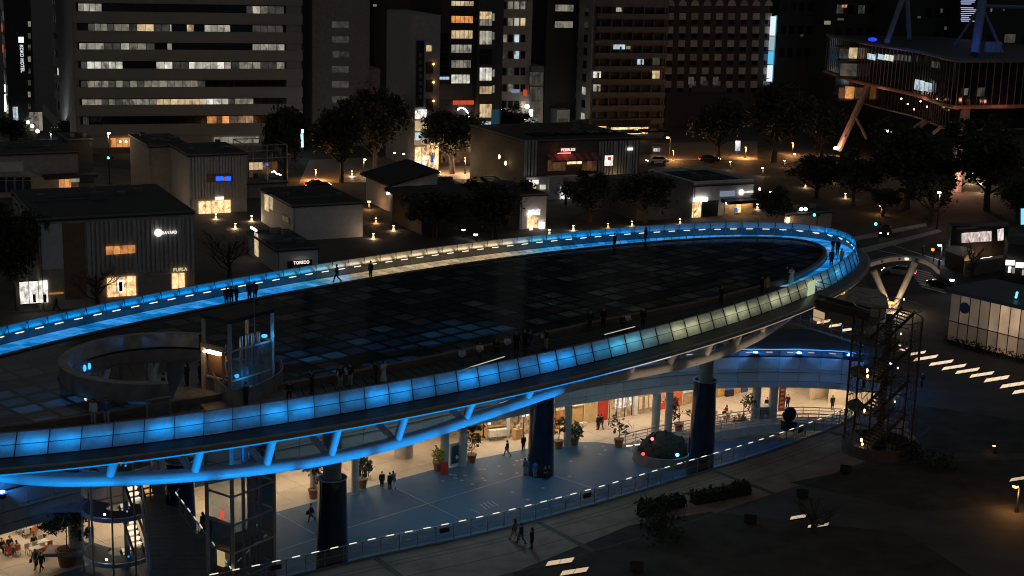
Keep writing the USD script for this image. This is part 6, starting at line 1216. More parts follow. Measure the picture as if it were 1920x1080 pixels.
t = thing('blue_board', 'narrow bright cyan board at the right picture edge', 'sign', onY(1919, 405, 245)); obj(t, 'board', MB().beam(onY(1919.5, 421, 245), onY(1919.5, 391, 245), .9, .2), emi('board_cyan', (.25, .8, 1), 1.0)); obj(t, 'post', MB().beam(onY(1922, 440, 245), onY(1922, 421, 245), .15), DARK)
# ---- car
def car(label, paint, px, py, rz):
    p = at(px, py, .05); t = thing('car', label, 'car', p); ca, sa = math.cos(rz), math.sin(rz)
    T = lambda q: np.stack([p[0] + q[:, 0] * ca - q[:, 1] * sa, p[1] + q[:, 0] * sa + q[:, 1] * ca, p[2] + q[:, 2]], 1)
    def hull(pts, r=.08):
        m = manifold3d.Manifold.batch_hull([manifold3d.Manifold.sphere(r, 8).translate(list(map(float, q))) for q in pts]); a, f, _ = meshkit.arrays(m); return a, f
    bv, bf = hull([(x, y, z) for x, z in ((-2.2, .35), (-2.25, .75), (-1.9, .92), (1.5, .88), (2.2, .65), (2.25, .35)) for y in (-.78, .78)]); bd = obj(t, 'body', MB().add(T(bv), bf), paint, smooth=40)
    cv, cf_ = hull([(x, y * s, z) for x, z, s in ((-1.7, .9, 1), (-1.1, 1.38, .82), (.3, 1.38, .82), (1.1, .9, 1)) for y in (-.72, .72)], .05); obj(t, 'cabin', MB().add(T(cv), cf_), GLASSD, smooth=40)
    rv, rf_ = hull([(x, y, 1.44) for x in (-1.0, .2) for y in (-.55, .55)], .05); obj(t, 'roof', MB().add(T(rv), rf_), paint, smooth=40)
    for x in (-1.35, 1.35):
        for y in (-.82, .82):
            a = np.arange(14) * 2 * PI / 14; w0 = np.stack([x + .32 * np.cos(a), 0 * a + y - .1, .32 + .32 * np.sin(a)], 1); w1 = w0 + (0, .2, 0); mb = MB(); n = 14
            mb.add(T(np.vstack([w0, w1, [[x, y - .1, .32]], [[x, y + .1, .32]]])), [[k, (k + 1) % n, n + (k + 1) % n] for k in range(n)] + [[k, n + (k + 1) % n, n + k] for k in range(n)] + [[2 * n, (k + 1) % n, k] for k in range(n)] + [[2 * n + 1, n + k, n + (k + 1) % n] for k in range(n)]); obj(t, 'wheel', mb, BLACK)
    for y in (-.6, .6):
        obj(bd, 'headlight', MB().ball(T(np.array([[2.27, y, .62]]))[0], .13, 1), LAMPW); obj(bd, 'tail_light', MB().ball(T(np.array([[-2.28, y, .7]]))[0], .12, 1), emi('tail_red', (1, .05, .08), 3))
    obj(bd, 'plate', MB().ball(T(np.array([[-2.3, 0, .55]]))[0], .12, 1, (1, 2, .7)), emi('plate_white', (1, .95, .95), .8))
car('silver brown car with red tail lamps stopped at the crosswalk', mat('car_silver', (.42, .36, .33), .3, .4), 1685, 516, PI - .45)
car('dark parked car under the trees left of the narrow grey building', mat('car_dark', (.03, .03, .035), .25, .3), 596, 352, .4)
car('black car at the street corner by the pavilion at right', mat('car_black', (.015, .015, .017), .25, .3), 1768, 540, 2.2)

solo('park_ground', sheet_of(Polygon([at(*q, 0)[:2] for q in ((1440, 400), (1560, 430), (1960, 395), (1960, 330), (1640, 280), (1500, 300), (1430, 320))]), .024), SOIL, 'dark park ground below the steel tower', 'park ground', kind='stuff')

for q, y, k in (((1640, 172), 328, 30), ((1720, 186), 306, 30), ((1800, 200), 285, 40), ((1890, 198), 290, 30)):
    l = UsdLux.SphereLight.Define(stage, str('/World/tower_base') + f'/edge_light_{q[0]}'); l.CreateRadiusAttr(.3); l.CreateIntensityAttr(k); l.CreateColorAttr(Gf.Vec3f(1, .42, .28)); l.AddTranslateOp().Set(Gf.Vec3d(*map(float, onY(*q, y - 2.5) - ORG['/World/tower_base'])))
# more lit shops along the far street
for n, (x0, x1, y0, y1, Yd, k, lab) in enumerate([(578, 600, 283, 306, 338, 'o', 'small orange shop front behind the tree right of the alley sign'), (604, 640, 292, 312, 336, 'w', 'warm shop front between two dark trees'), (655, 668, 297, 309, 334, 'w', 'small warm window below the loose dark tree'), (724, 742, 255, 262, 330, 'm', 'dim white sign in the dark trees'), (728, 738, 300, 306, 326, 'b', 'small white stall front in the dark trees'), (944, 956, 236, 242, 352, 'bl', 'small blue sign behind the round tree'), (1213, 1240, 240, 252, 372, 'shop', 'orange shop front right of the apartment block'), (1225, 1238, 278, 284, 330, 'c', 'small cool sign right of the awning pavilion'), (1290, 1300, 225, 240, 412, 'o', 'narrow orange window in the trees'), (1420, 1432, 285, 290, 372, 'o', 'low orange stall by the road end'), (1700, 1716, 262, 270, 330, 'o', 'small warm kiosk behind the tower trees'), (1795, 1806, 282, 300, 300, 'shw', 'bright kiosk window beside the front tower leg'), (1812, 1822, 296, 303, 300, 'w', 'warm kiosk window right of the front tower leg'), (1745, 1790, 345, 362, 296, 'w', 'warm lit wall under the trees at the tower foot'), (1830, 1850, 335, 345, 300, 'w', 'warm lit stall right of the tower leg'), (1655, 1662, 320, 326, 300, 'w', 'tiny warm lamp box in the dark trees')]):
    a, b = onY(x0, y1, Yd), onY(x1, y0, Yd); t = thing('street_stall', lab, 'shop', (a[0], Yd, 0)); w_ = b[0] - a[0]; h_ = b[2] - a[2]; zc = (a[2] + b[2]) / 2
    obj(t, 'body', MB().box(((a[0] + b[0]) / 2, Yd + 1.3, max(zc + h_ / 2 + .4, .5) / 2), (w_ + .6, 2.2, max(zc + h_ / 2 + .4, .5))), DARK)
    for j in range(3): obj(t, 'window', MB().box((a[0] + w_ * (j + .5) / 3, Yd + .15, zc), (w_ / 3 - .06, .12, h_)), lit(k))
for lab, px, py, rz, m in (('pale taxi on the avenue left of the bar building', 770, 333, .35, WHITE), ('dark car on the avenue below the narrow grey building', 802, 328, .35, mat('car_dark', (.03, .03, .035), .25, .3)), ('white car on the avenue right of the awning pavilion', 1232, 306, 3.4, WHITE), ('dark car on the avenue near the orange forecourt', 1330, 303, .2, mat('car_dark', (.03, .03, .035), .25, .3)), ('dark car driving towards the roof on the wide road', 1660, 440, -1.9, mat('car_black', (.015, .015, .017), .25, .3))): car(lab, m, px, py, rz)
# ================================================================ LAMPS, TREES, PLANTS, FURNITURE, PEOPLE
def street_lamp(label, q, base, col=LAMPW, light=None, r=.28, twin=False, name='street_lamp'):
    b = at(*base, 0); top = onY(*q, b[1]); t = thing(name, label, 'street lamp', b)
    obj(t, 'post', MB().tube([b, (b[0], b[1], top[2] - .1), top + (0, 0, -.02)], [.09, .07, .05], 8), DARK); obj(t, 'base', MB().cyl(b, .2, .14, .5, 10), DARK)
    lh = obj(t, 'lamp_head', MB().ball(top, r, 1, (1.2, 1.2, .7)), col); obj(lh, 'lamp_cap', MB().cyl(top + (0, 0, r * .6), r * 1.2, r * .4, .15, 12), DARK)
    if twin: obj(t, 'lamp_head', MB().ball(top + (1.2, 0, .1), r, 1, (1.2, 1.2, .7)), col); obj(t, 'arm', MB().beam(top, top + (1.2, 0, .1), .08), DARK)
    if light:
        c, k = light; l = UsdLux.SphereLight.Define(stage, t + '/light'); l.CreateRadiusAttr(.35); l.CreateIntensityAttr(k); l.CreateColorAttr(Gf.Vec3f(*c)); l.AddTranslateOp().Set(Gf.Vec3d(*map(float, top - b + (0, -.3, -.55))))
WARM, COOL, ORA = (1, .66, .36), (.85, .93, 1), (1, .45, .14)
for a in [('tall white street lamp in front of the office block shop', (204, 250), (206, 345), LAMPW, (WARM, 60)), ('white headed lamp on a dark pole before the striped shop', (299, 483), (309, 560), LAMPW, (WARM, 45)), ('bright twin lamp between the curtain building and white house', (1033, 238), (1028, 268), LAMPC, (COOL, 90), .4, True),
          ('lamp with a tall brown pole at the grey building corner', (983, 224), (977, 262), LAMPW, (WARM, 40)), ('lamp in front of the apartment block shops', (1176, 216), (1168, 252), LAMPW, (WARM, 50)), ('orange globe lamp at the dark street corner by the forecourt', (1252, 258), (1255, 298), LAMPY, (ORA, 90), .34),
          ('lower left small round lamp among the dark trees', (740, 287), (740, 318), LAMPW, None, .22), ('second small round lamp among the dark trees', (757, 289), (757, 320), LAMPW, None, .22), ('white lamp beside the corner tower shop', (921, 290), (922, 318), LAMPW, (WARM, 60), .25), ('small lamp at the left of the dark trees', (684, 299), (682, 326), LAMPW, (WARM, 40), .25),
          ('white lamp left of the light sign on the grey building', (938, 206), (940, 262), LAMPC, (COOL, 60), .34), ('lamp at the kiosk forecourt with green signal glow', (1478, 408), (1480, 432), LAMPW, (WARM, 25), .22), ('small lamp on the dark road island', (1430, 315), (1430, 330), LAMPW, (WARM, 10), .2), ('left small lamp on the dark avenue', (1369, 303), (1369, 318), LAMPW, (WARM, 8), .2),
          ('small lamp right on the dark avenue', (1471, 301), (1471, 314), LAMPW, (WARM, 8), .2), ('lamp by the dark fence of the tower foot', (1490, 289), (1490, 312), LAMPW, (WARM, 10), .24), ('white double lamp right of the signal near the advert stand', (1762, 460), (1764, 488), LAMPC, (COOL, 25), .28), ('cool lamp left of the booth', (1779, 466), (1781, 490), LAMPC, None, .22),
          ('cool lamp on the dark bus shelter', (1785, 525), (1788, 560), LAMPC, None, .3), ('orange street lamp at the right picture edge', (1904, 912), (1906, 960), LAMPO, (ORA, 30), .22), ('tall pole lamp with a white tilted head by the tower foot', (1761, 361), (1756, 430), LAMPC, (WARM, 30), .3), ('lamp lighting a yellow tree near the tower', (1650, 386), (1652, 402), LAMPY, (ORA, 25), .2),
          ('white lamp at the foot of the tower leg', (1822, 326), (1823, 345), LAMPW, (WARM, 120), .45), ('warm lamp behind the tower leg trees', (1838, 345), (1840, 362), LAMPY, (WARM, 60), .3), ('dim lamp beside the round dark lawn', (1864, 836), (1865, 850), LAMPO, None, .12), ('tall lamp standing beyond the white box buildings', (553, 466), (556, 490), LAMPW, None, .25),
          ('low lamp left of the cafe', (692, 378), (692, 392), LAMPY, (ORA, 25), .28), ('white lamp between the dark bushes near the roof rim', (892, 440), (893, 452), LAMPW, None, .3), ('white lamp over the bench between the dark bushes', (869, 431), (869, 446), LAMPW, None, .24), ('lamp at the corner of the striped shop roof', (282, 372), (284, 400), LAMPW, (WARM, 30), .26)]: street_lamp(*a)
for lab, q, b in (('orange glow lamp on the paving below the alley sign', (592, 318), (592, 338)), ('lamp lighting the pale square before the bar building', (872, 296), (872, 326)), ('orange lamp at the forecourt before the pale square building', (1262, 282), (1262, 300)), ('orange lamp beside the blue poster on the forecourt', (1398, 276), (1398, 296)), ('orange lamp near the dark trees at the road end', (1486, 268), (1486, 290)), ('warm lamp on the square left of the big tree', (815, 300), (815, 326))): street_lamp(lab, q, b, LAMPO, (ORA if 'orange' in lab else WARM, 260), .16)
for k, (x, y, c, lab) in enumerate([(405, 410, WARM, 'low path lamp left under the blue neon block'), (441, 428, WARM, 'low path lamp in the gap between striped shop and white box'), (472, 414, WARM, 'low path lamp behind the white box building'), (705, 418, ORA, 'low orange path lamp right of the white box building'), (738, 432, WARM, 'low path lamp left of the round bush trees'), (700, 447, WARM, 'low path lamp near the roof rim below the cafe'), (1030, 440, WARM, 'low path lamp right of the lit shop door'), (1075, 432, WARM, 'low path lamp under the dark tree before the awning pavilion'), (1140, 428, ORA, 'low orange path lamp between two dark trees'), (1185, 424, WARM, 'low path lamp below the right dark tree'), (1275, 420, WARM, 'low path lamp left of the white pavilion'), (610, 446, WARM, 'low path lamp behind the roof rim at centre left'), (905, 352, WARM, 'low path lamp on the path left of the awning pavilion'), (238, 396, ORA, 'low orange path lamp behind the striped shop roof'), (150, 372, WARM, 'low path lamp before the low grey building'), (1420, 392, WARM, 'low path lamp right of the white pavilion'), (1510, 352, WARM, 'low path lamp on the dark park ground'), (1585, 372, WARM, 'low path lamp beside the dark park trees'), (1560, 342, ORA, 'low orange lamp at the park hedge'), (96, 268, COOL, 'bright street lamp in the far left street'), (60, 262, WARM, 'warm street lamp in the far left street'), (660, 330, WARM, 'path lamp below the dark trees left of the narrow building'), (500, 345, ORA, 'orange lamp beside the terrace frame')]): street_lamp(lab, (x, y - (22 if k in (19, 20) else 9)), (x, y), LAMPW if c is not ORA else LAMPO, (c, 200 if k == 19 else 40 if k == 20 else 22), .15)
for lab, x, y in (('park lamp below the left part of the picture', 2, 80), ('park lamp below the middle of the picture', 14, 83), ('park lamp below the right part of the picture', 27, 86)):
    b = np.array([x, y, 0.]); t = thing('park_lamp', lab, 'street lamp', b); obj(t, 'post', MB().tube([b, b + (0, 0, 5)], .08, 8), DARK); obj(t, 'lamp_head', MB().ball(b + (0, 0, 5.1), .3, 1), LAMPY)
    l = UsdLux.DiskLight.Define(stage, t + '/light'); l.CreateRadiusAttr(.35); l.CreateIntensityAttr(420); l.CreateColorAttr(Gf.Vec3f(1, .56, .32)); l.AddTranslateOp().Set(Gf.Vec3d(0, 0, 4.7))
t = thing('light_poster', 'blue-white lit poster stand on the orange forecourt', 'poster', at(1383, 288, 0)); p = at(1383, 288, 0); obj(t, 'poster', MB().beam(onY(1383, 283, p[1]), onY(1384, 264, p[1]), 1.1, .2), lit('c')); obj(t, 'foot', MB().box(p + (0, 0, .3), (1.2, .4, .6)), DARK)
t = thing('arcade_sign', 'small white lit shop name in the dark trees', 'sign', onY(1351, 223, 400)); 
for k in range(5): obj(t, 'letter', MB().box(onY(1341 + k * 5, 223, 400), (.5, .2, .9)), emi('arcade_letters', (.75, .82, 1), .8))
obj(t, 'board', MB().box(onY(1351, 223, 400.5), (4.5, .2, 1.6)), BLACK); obj(t, 'post', MB().beam(onY(1351, 226, 400.5), at(1351, 226, 0) * 0 + [*onY(1351, 226, 400.5)[:2], 0], .2), BLACK)
t = thing('lit_shopfront', 'glowing shop entrance among the trees beyond the road', 'shop', onY(1300, 262, 405)); a, b = onY(1281, 275, 405), onY(1312, 238, 405); obj(t, 'window', MB().box((a + b) / 2, (b[0] - a[0], 1, b[2] - a[2])), lit('m')); a, b = onY(1290, 275, 404), onY(1305, 262, 404); obj(t, 'bright_panel', MB().box((a + b) / 2, (b[0] - a[0], .3, b[2] - a[2])), lit('w'))
for lab, q, base, c in (('green traffic signal beyond the roof rim', (1527, 403), (1530, 440), (.1, .9, .75)), ('green traffic signal at the wide road', (1642, 420), (1646, 455), (.1, .9, .75)), ('orange-red traffic signal near the crosswalk', (1749, 468), (1750, 492), (1, .2, .03)), ('red traffic signal before the lit terrace shops', (1181, 255), (1181, 275), (1, .08, .03)), ('green traffic signal on a pole before the office block', (203, 296), (205, 345), (.25, .9, .9))):
    b = at(*base, 0); p = onY(*q, b[1]); t = thing('traffic_signal', lab, 'traffic light', b); obj(t, 'post', MB().tube([b, (b[0], b[1], p[2] + .3)], .08, 6), DARK); obj(t, 'signal_box', MB().box(p + (.3, .15, 0), (1.3, .25, .45)), BLACK); obj(t, 'lens', MB().ball(p, .25, 1), emi('signal_' + str(int(c[1] * 100)), c, 3))
# ---------------- trees
def tree_proto(seed, name, label, dens=1.0, bare=False, cat='tree'):
    r = np.random.default_rng(seed); t = thing(name, label, cat, (0, 0, 0)); tr = MB()
    tr.tube([(0, 0, 0), (.01, 0, .2), (-.01, .01, .45), (0, 0, .7)], [.035, .028, .02, .008], 7)
    ends = []
    for k in range(16 if bare else 9):
        a = r.random() * 2 * PI; h = .2 + .4 * r.random(); L = .2 + .18 * r.random(); e = np.array([math.cos(a) * L, math.sin(a) * L, h + .18 + .2 * r.random()]); m_ = np.array([math.cos(a) * L * .45, math.sin(a) * L * .45, h + .06])
        tr.tube([(0, 0, h - .05), m_, e], [.014, .010, .004], 5); ends.append(e)
        if bare:
            for j in range(9):
                b0 = m_ + (e - m_) * r.random(); d = r.normal(size=3) * .07 + (e - m_) * .35 + (0, 0, .06); tr.tube([b0, b0 + d * .6, b0 + d + r.normal(size=3) * .02], [.005, .0035, .002], 3)
    obj(t, 'trunk', tr, mat('bark', (.07, .055, .045), .9))
    mb = MB()
    if not bare:
        cl = []
        for k in range(26):
            d = r.normal(size=3); d /= np.linalg.norm(d); rr = r.random() ** .45; cl.append((np.array([0, 0, .64]) + d * rr * (.27, .27, .27), .07 + .06 * r.random()))
        for c, s in cl + [(e, .07) for e in ends]:
            n = int(230 * dens); P = c + r.normal(size=(n, 3)) * s * .62; D1 = r.normal(size=(n, 3)) * .013; D2 = r.normal(size=(n, 3)) * .013
            v = np.stack([P - D1, P + D2, P + D1, P - D2], 1).reshape(-1, 3); mb.add(v, np.arange(n * 4).reshape(-1, 4))
        obj(t, 'crown', mb, mat('tree_leaf', (.045, .055, .028), .65, var=.55, scale=2.2), kind='stuff')
    return t
tp_ = [tree_proto(11, 'broadleaf_tree', 'tree'), tree_proto(12, 'broadleaf_tree', 'tree'), tree_proto(13, 'broadleaf_tree', 'tree', .7)]; bare_ = tree_proto(21, 'bare_tree', 'tree', bare=True)
def tree(proto, x0, x1, ytop, base, label, group=None):
    b = at(*base, 0); D = b[1]; wv = (onY(x1, ytop, D)[0] - onY(x0, ytop, D)[0]); h = onY((x0 + x1) / 2, ytop, D)[2]
    put(proto, b, rng.random() * 6.28, (wv / .68, wv / .68, h / .97), label, group)
for k, a in enumerate([(500, 580, 190, (535, 352), 'dark tree in front of the right end of the office block'), (575, 668, 193, (640, 342), 'dark tree right of the alley light sign'), (665, 770, 168, (702, 322), 'dark loose tree left of the narrow grey building'), (788, 895, 200, (848, 326), 'full dark tree before the black bar building'), (920, 1000, 204, (956, 272), 'small dark tree right of the corner tower'), (-10, 90, 385, (33, 582), 'big dark tree at the left picture edge before the striped shop'), (758, 872, 355, (815, 446), 'round dark bush tree left of the roofed bar'), (870, 978, 345, (928, 452), 'round dark bush tree before the roofed bar'), (1058, 1152, 328, (1106, 418), 'dark tree before the awning pavilion'), (1152, 1265, 322, (1210, 418), 'dark tree right of the awning pavilion'), (1298, 1392, 190, (1346, 302), 'dark tree before the lit forecourt shop'), (1386, 1512, 160, (1450, 304), 'large dark tree right of the blue-lit poster'), (1500, 1570, 190, (1540, 300), 'black tree left of the tower leg'), (1630, 1765, 235, (1700, 392), 'dark tree left of the front tower leg'), (1795, 1930, 235, (1850, 395), 'dark tree right of the front tower leg'), (1735, 1800, 290, (1765, 385), 'small dark tree beside the front tower leg'), (1625, 1690, 352, (1655, 405), 'low tree with yellow lit leaves by the road'), (1415, 1480, 355, (1450, 425), 'small tree right of the wooden kiosk'), (250, 300, 225, (275, 268), 'dark street tree in front of the office block'), (1560, 1640, 290, (1600, 385), 'dark tree on the park ground left of the yellow lit one'), (1480, 1580, 290, (1530, 372), 'dark tree on the park ground behind the low lit wall'), (1700, 1790, 320, (1745, 415), 'dark tree over the wide road'), (1860, 1950, 330, (1905, 420), 'dark tree over the advert screens'), (100, 160, 225, (128, 272), 'dark street tree at the corner of the office block'), (0, 60, 215, (25, 275), 'dark street tree below the hotel sign')]): tree(tp_[k % 3], *a[:4], a[4])
for a in [(138, 232, 492, (183, 578), 'bare branching tree in front of the striped shop window'), (385, 475, 440, (430, 520), 'bare branching tree behind the roof rim'), (1480, 1570, 935, (1524, 1000), 'small bare tree over the near skylights'), (1040, 1095, 340, (1060, 384), 'bare tree before the white terrace wall'), (1800, 1850, 455, (1822, 520), 'bare street tree beside the low street wall'), (760, 830, 345, (735, 330), 'bare tree behind the cafe roof')]: tree(bare_, *a[:4], a[4])
# shrubs in the near ground
for k, (q, w_, h, lab) in enumerate([((1240, 1012), 3.2, 2.2, 'dark round shrub in front of the left hedge'), ((1225, 990), 2.0, 2.4, 'tall dark shrub before the left hedge'), ((1760, 880), 3, 1.4, 'low dark shrub on the right lawn'), ((1700, 860), 2.6, 1.5, 'dark shrub beyond the stair tower foot'), ((135, 556), 1.6, 2.6, 'dark clipped shrub before the brown panel of the striped shop'), ((150, 565), 2.2, 1.2, 'low dark shrub under the bare tree at left')]):
    c = at(*q, 0); t = thing('shrub', lab, 'shrub', c); mb = MB(); leafmass(mb, c, w_ / 2, w_ / 2.4, h, 420, .13); obj(t, 'leaves', mb, LEAF, kind='stuff'); obj(t, 'stem', MB().tube([c, c + (0, 0, h * .7)], .05, 5), mat('bark', (.07, .055, .045), .9))
# ---------------- potted plants on the concourse
TERRA = mat('terracotta', (.30, .13, .07), .7)
def potted(label, q, h, w_, n, col, z=-6, pr=.5):
    c = at(*q, z); t = thing('potted_plant', label, 'potted plant', c); po = obj(t, 'pot', MB().cyl(c, pr * .72, pr, pr * 1.7, 16), TERRA); obj(po, 'pot_rim', MB().cyl(c + (0, 0, pr * 1.6), pr * 1.08, pr * 1.08, .1, 16), TERRA); obj(po, 'soil', MB().cyl(c + (0, 0, pr * 1.7), pr * .9, pr * .9, .04, 12), mat('soil', (.03, .02, .015), .9))
    st_ = MB(); st_.tube([c + (0, 0, pr * 1.6), c + (.05, 0, pr * 1.7 + (h - pr * 1.7) * .5), c + (-.03, .05, h * .9)], [.05, .04, .015], 5); lf = MB()
    for k in range(8):
        a, hh = rng.random() * 6.28, pr * 1.7 + (h - pr * 1.7) * (.25 + .7 * rng.random()); e = c + (math.cos(a) * w_ * .45, math.sin(a) * w_ * .45, hh + .2); st_.tube([c + (0, 0, hh - .2), e], [.02, .008], 4)
        for j in range(n // 8):
            p = e + rng.normal(size=3) * (w_ * .17, w_ * .17, .2); d1, d2 = rng.normal(size=3) * .11, rng.normal(size=3) * .09; lf.add([p - d1, p + d2, p + d1, p - d2], [[0, 1, 2, 3]])
    obj(t, 'stem', st_, mat('bark', (.07, .055, .045), .9)); obj(t, 'leaves', lf, col, kind='stuff')
PL1 = mat('plant_leaf', (.10, .12, .035), .6, var=.6, scale=4); PL2 = mat('plant_leaf_dark', (.05, .08, .03), .6, var=.5, scale=4); PL3 = mat('plant_leaf_brown', (.16, .12, .06), .6, var=.5, scale=4)
for a in [('potted tree hidden partly behind the dark blue foreground column', (588, 934), 3.2, 1.4, 180, PL1), ('small potted tree right of the foreground column', (679, 914), 3.0, 1.6, 200, PL1), ('potted shrub tree left of the wooden shop board', (884, 867), 3.6, 1.5, 300, PL1), ('pot of yellow flowers left of the paired columns', (821, 882), 1.6, .9, 160, mat('flower_yellow', (.40, .34, .06), .6, var=.5, scale=6)), ('potted slim tree right of the column with people at its foot', (1047, 841), 3.2, 1.3, 120, PL3), ('potted round bush right of a thin column', (1077, 834), 1.9, 1.2, 320, PL1), ('potted tree with sparse leaves at the ramp start', (1160, 838), 3.3, 2.0, 130, PL3), ('potted red-leaved tree behind the round planter', (1272, 808), 3.2, 2.0, 260, mat('leaf_redbrown', (.16, .07, .05), .6, var=.5, scale=4)), ('sparse potted tree right of the shiny column', (1392, 800), 3.4, 1.8, 140, PL2), ('big leafy potted tree at lower left of the concourse', (126, 1060), 5.0, 2.6, 900, PL2, -6, .85), ('low potted plant under the railing right of the shiny column', (1388, 806), 1.0, 1.0, 100, PL3)]: potted(*a)
# boards and small furniture
c = at(833, 890, -6); t = thing('sandwich_board', 'red folding sandwich board before the paired columns', 'board', c); obj(t, 'panel', MB().hexa([c + (-.35, -.25, 0), c + (.35, -.25, 0), c + (.35, -.2, 0), c + (-.35, -.2, 0), c + (-.35, -.02, 1.3), c + (.35, -.02, 1.3), c + (.35, .03, 1.3), c + (-.35, .03, 1.3)]), RED); obj(t, 'panel', MB().hexa([c + (-.35, .2, 0), c + (.35, .2, 0), c + (.35, .25, 0), c + (-.35, .25, 0), c + (-.35, .04, 1.3), c + (.35, .04, 1.3), c + (.35, .08, 1.3), c + (-.35, .08, 1.3)]), RED)
c = at(853, 873, -6); t = thing('info_board', 'white framed dark info board between the paired columns', 'board', c); obj(t, 'frame', MB().box(c + (0, 0, 1.2), (1.5, .3, 2.4), .7), WHITE); obj(t, 'screen', MB().box(c + (.1, -.12, 1.25), (1.2, .16, 1.8), .7), mat('info_dark', (.05, .06, .08), .3)); obj(t, 'disc', MB().ball(c + (.15, -.2, .95), .22, 1, (1, .3, 1)), WHITE); obj(t, 'foot', MB().box(c + (0, 0, .05), (1.7, .6, .1), .7), WHITE)
c = at(1431, 790, -6); t = thing('bin_cabinet', 'white topped cabinet with a round emblem between the right columns', 'cabinet', c); obj(t, 'body', MB().box(c + (0, 0, .85), (1.2, .8, 1.7), .4), mat('cab_brown', (.22, .15, .12), .5)); obj(t, 'top', MB().box(c + (0, 0, 1.78), (1.4, 1.0, .15), .4), WHITE); obj(t, 'emblem', MB().ball(c + (.1, -.42, .7), .25, 1, (1, .3, 1)), WHITE)
CHO = mat('chair_orange', (.55, .16, .06), .5); CHW = mat('chair_white', (.70, .66, .6), .5)
def chair(label, p, rz, m, group):
    t = thing('cafe_chair', label, 'chair', p, group); ca, sa = math.cos(rz), math.sin(rz); T = lambda x, y, z: np.array([p[0] + x * ca - y * sa, p[1] + x * sa + y * ca, p[2] + z])
    obj(t, 'seat', MB().box(T(0, 0, .45), (.46, .46, .06), rz), m); obj(t, 'backrest', MB().box(T(0, -.22, .72), (.44, .05, .42), rz), m)
    for x, y in ((-.19, -.19), (.19, -.19), (.19, .19), (-.19, .19)): obj(t, 'leg', MB().beam(T(x, y, 0), T(x * .9, y * .9, .45), .04), STEEL)
tabs = [(18, 1038, 0), (50, 1003, 1), (78, 1030, 1), (68, 1062 - 20, 1), (100, 985, 1), (125, 980, 0), (1378, 788, 1), (1350, 790, 1)]
seats = []
for n, (x, y, k) in enumerate(tabs):
    p = at(x, y, -6); t = thing('cafe_table', ['round dark cafe table at the left edge under the fascia', 'white cafe table in the second row under the fascia', 'white cafe table nearest the big potted tree', 'white cafe table behind the two walking women', 'cafe table in the far row below the fascia edge', 'cafe table beside the orange chairs near the big column', 'white cafe table right of the shiny column', 'white cafe table touching the shiny column'][n], 'table', p)
    obj(t, 'top', MB().box(p + (0, 0, .72), (1.1, .7, .05), .8), CHW if k else DARK); obj(t, 'stem', MB().cyl(p, .05, .05, .72, 8), STEEL); obj(t, 'foot', MB().cyl(p, .3, .25, .04, 12), STEEL)
    for j, (dx, dy, rz) in enumerate(((-.35, .62, PI), (.35, .62, PI), (-.35, -.62, 0), (.35, -.62, 0))):
        ca, sa = math.cos(.8), math.sin(.8); q = p + (dx * ca - dy * sa, dx * sa + dy * ca, 0)
        chair(f'{"orange" if (n in (0, 5) or j == 3) else "white"} cafe chair on the ' + ['far left', 'far right', 'near left', 'near right'][j] + ' side of the ' + ['dark table at left edge', 'second row table', 'table by the tree', 'table behind the women', 'far row table', 'table by the big column', 'table right of the shiny column', 'table touching the shiny column'][n], q, rz + .8, CHO if (n in (0, 5) or j == 3) else CHW, f'{"orange" if (n in (0, 5) or j == 3) else "white"} chairs of the {"left" if n < 6 else "right"} tables')
        seats.append((n, j, q, rz + .8))
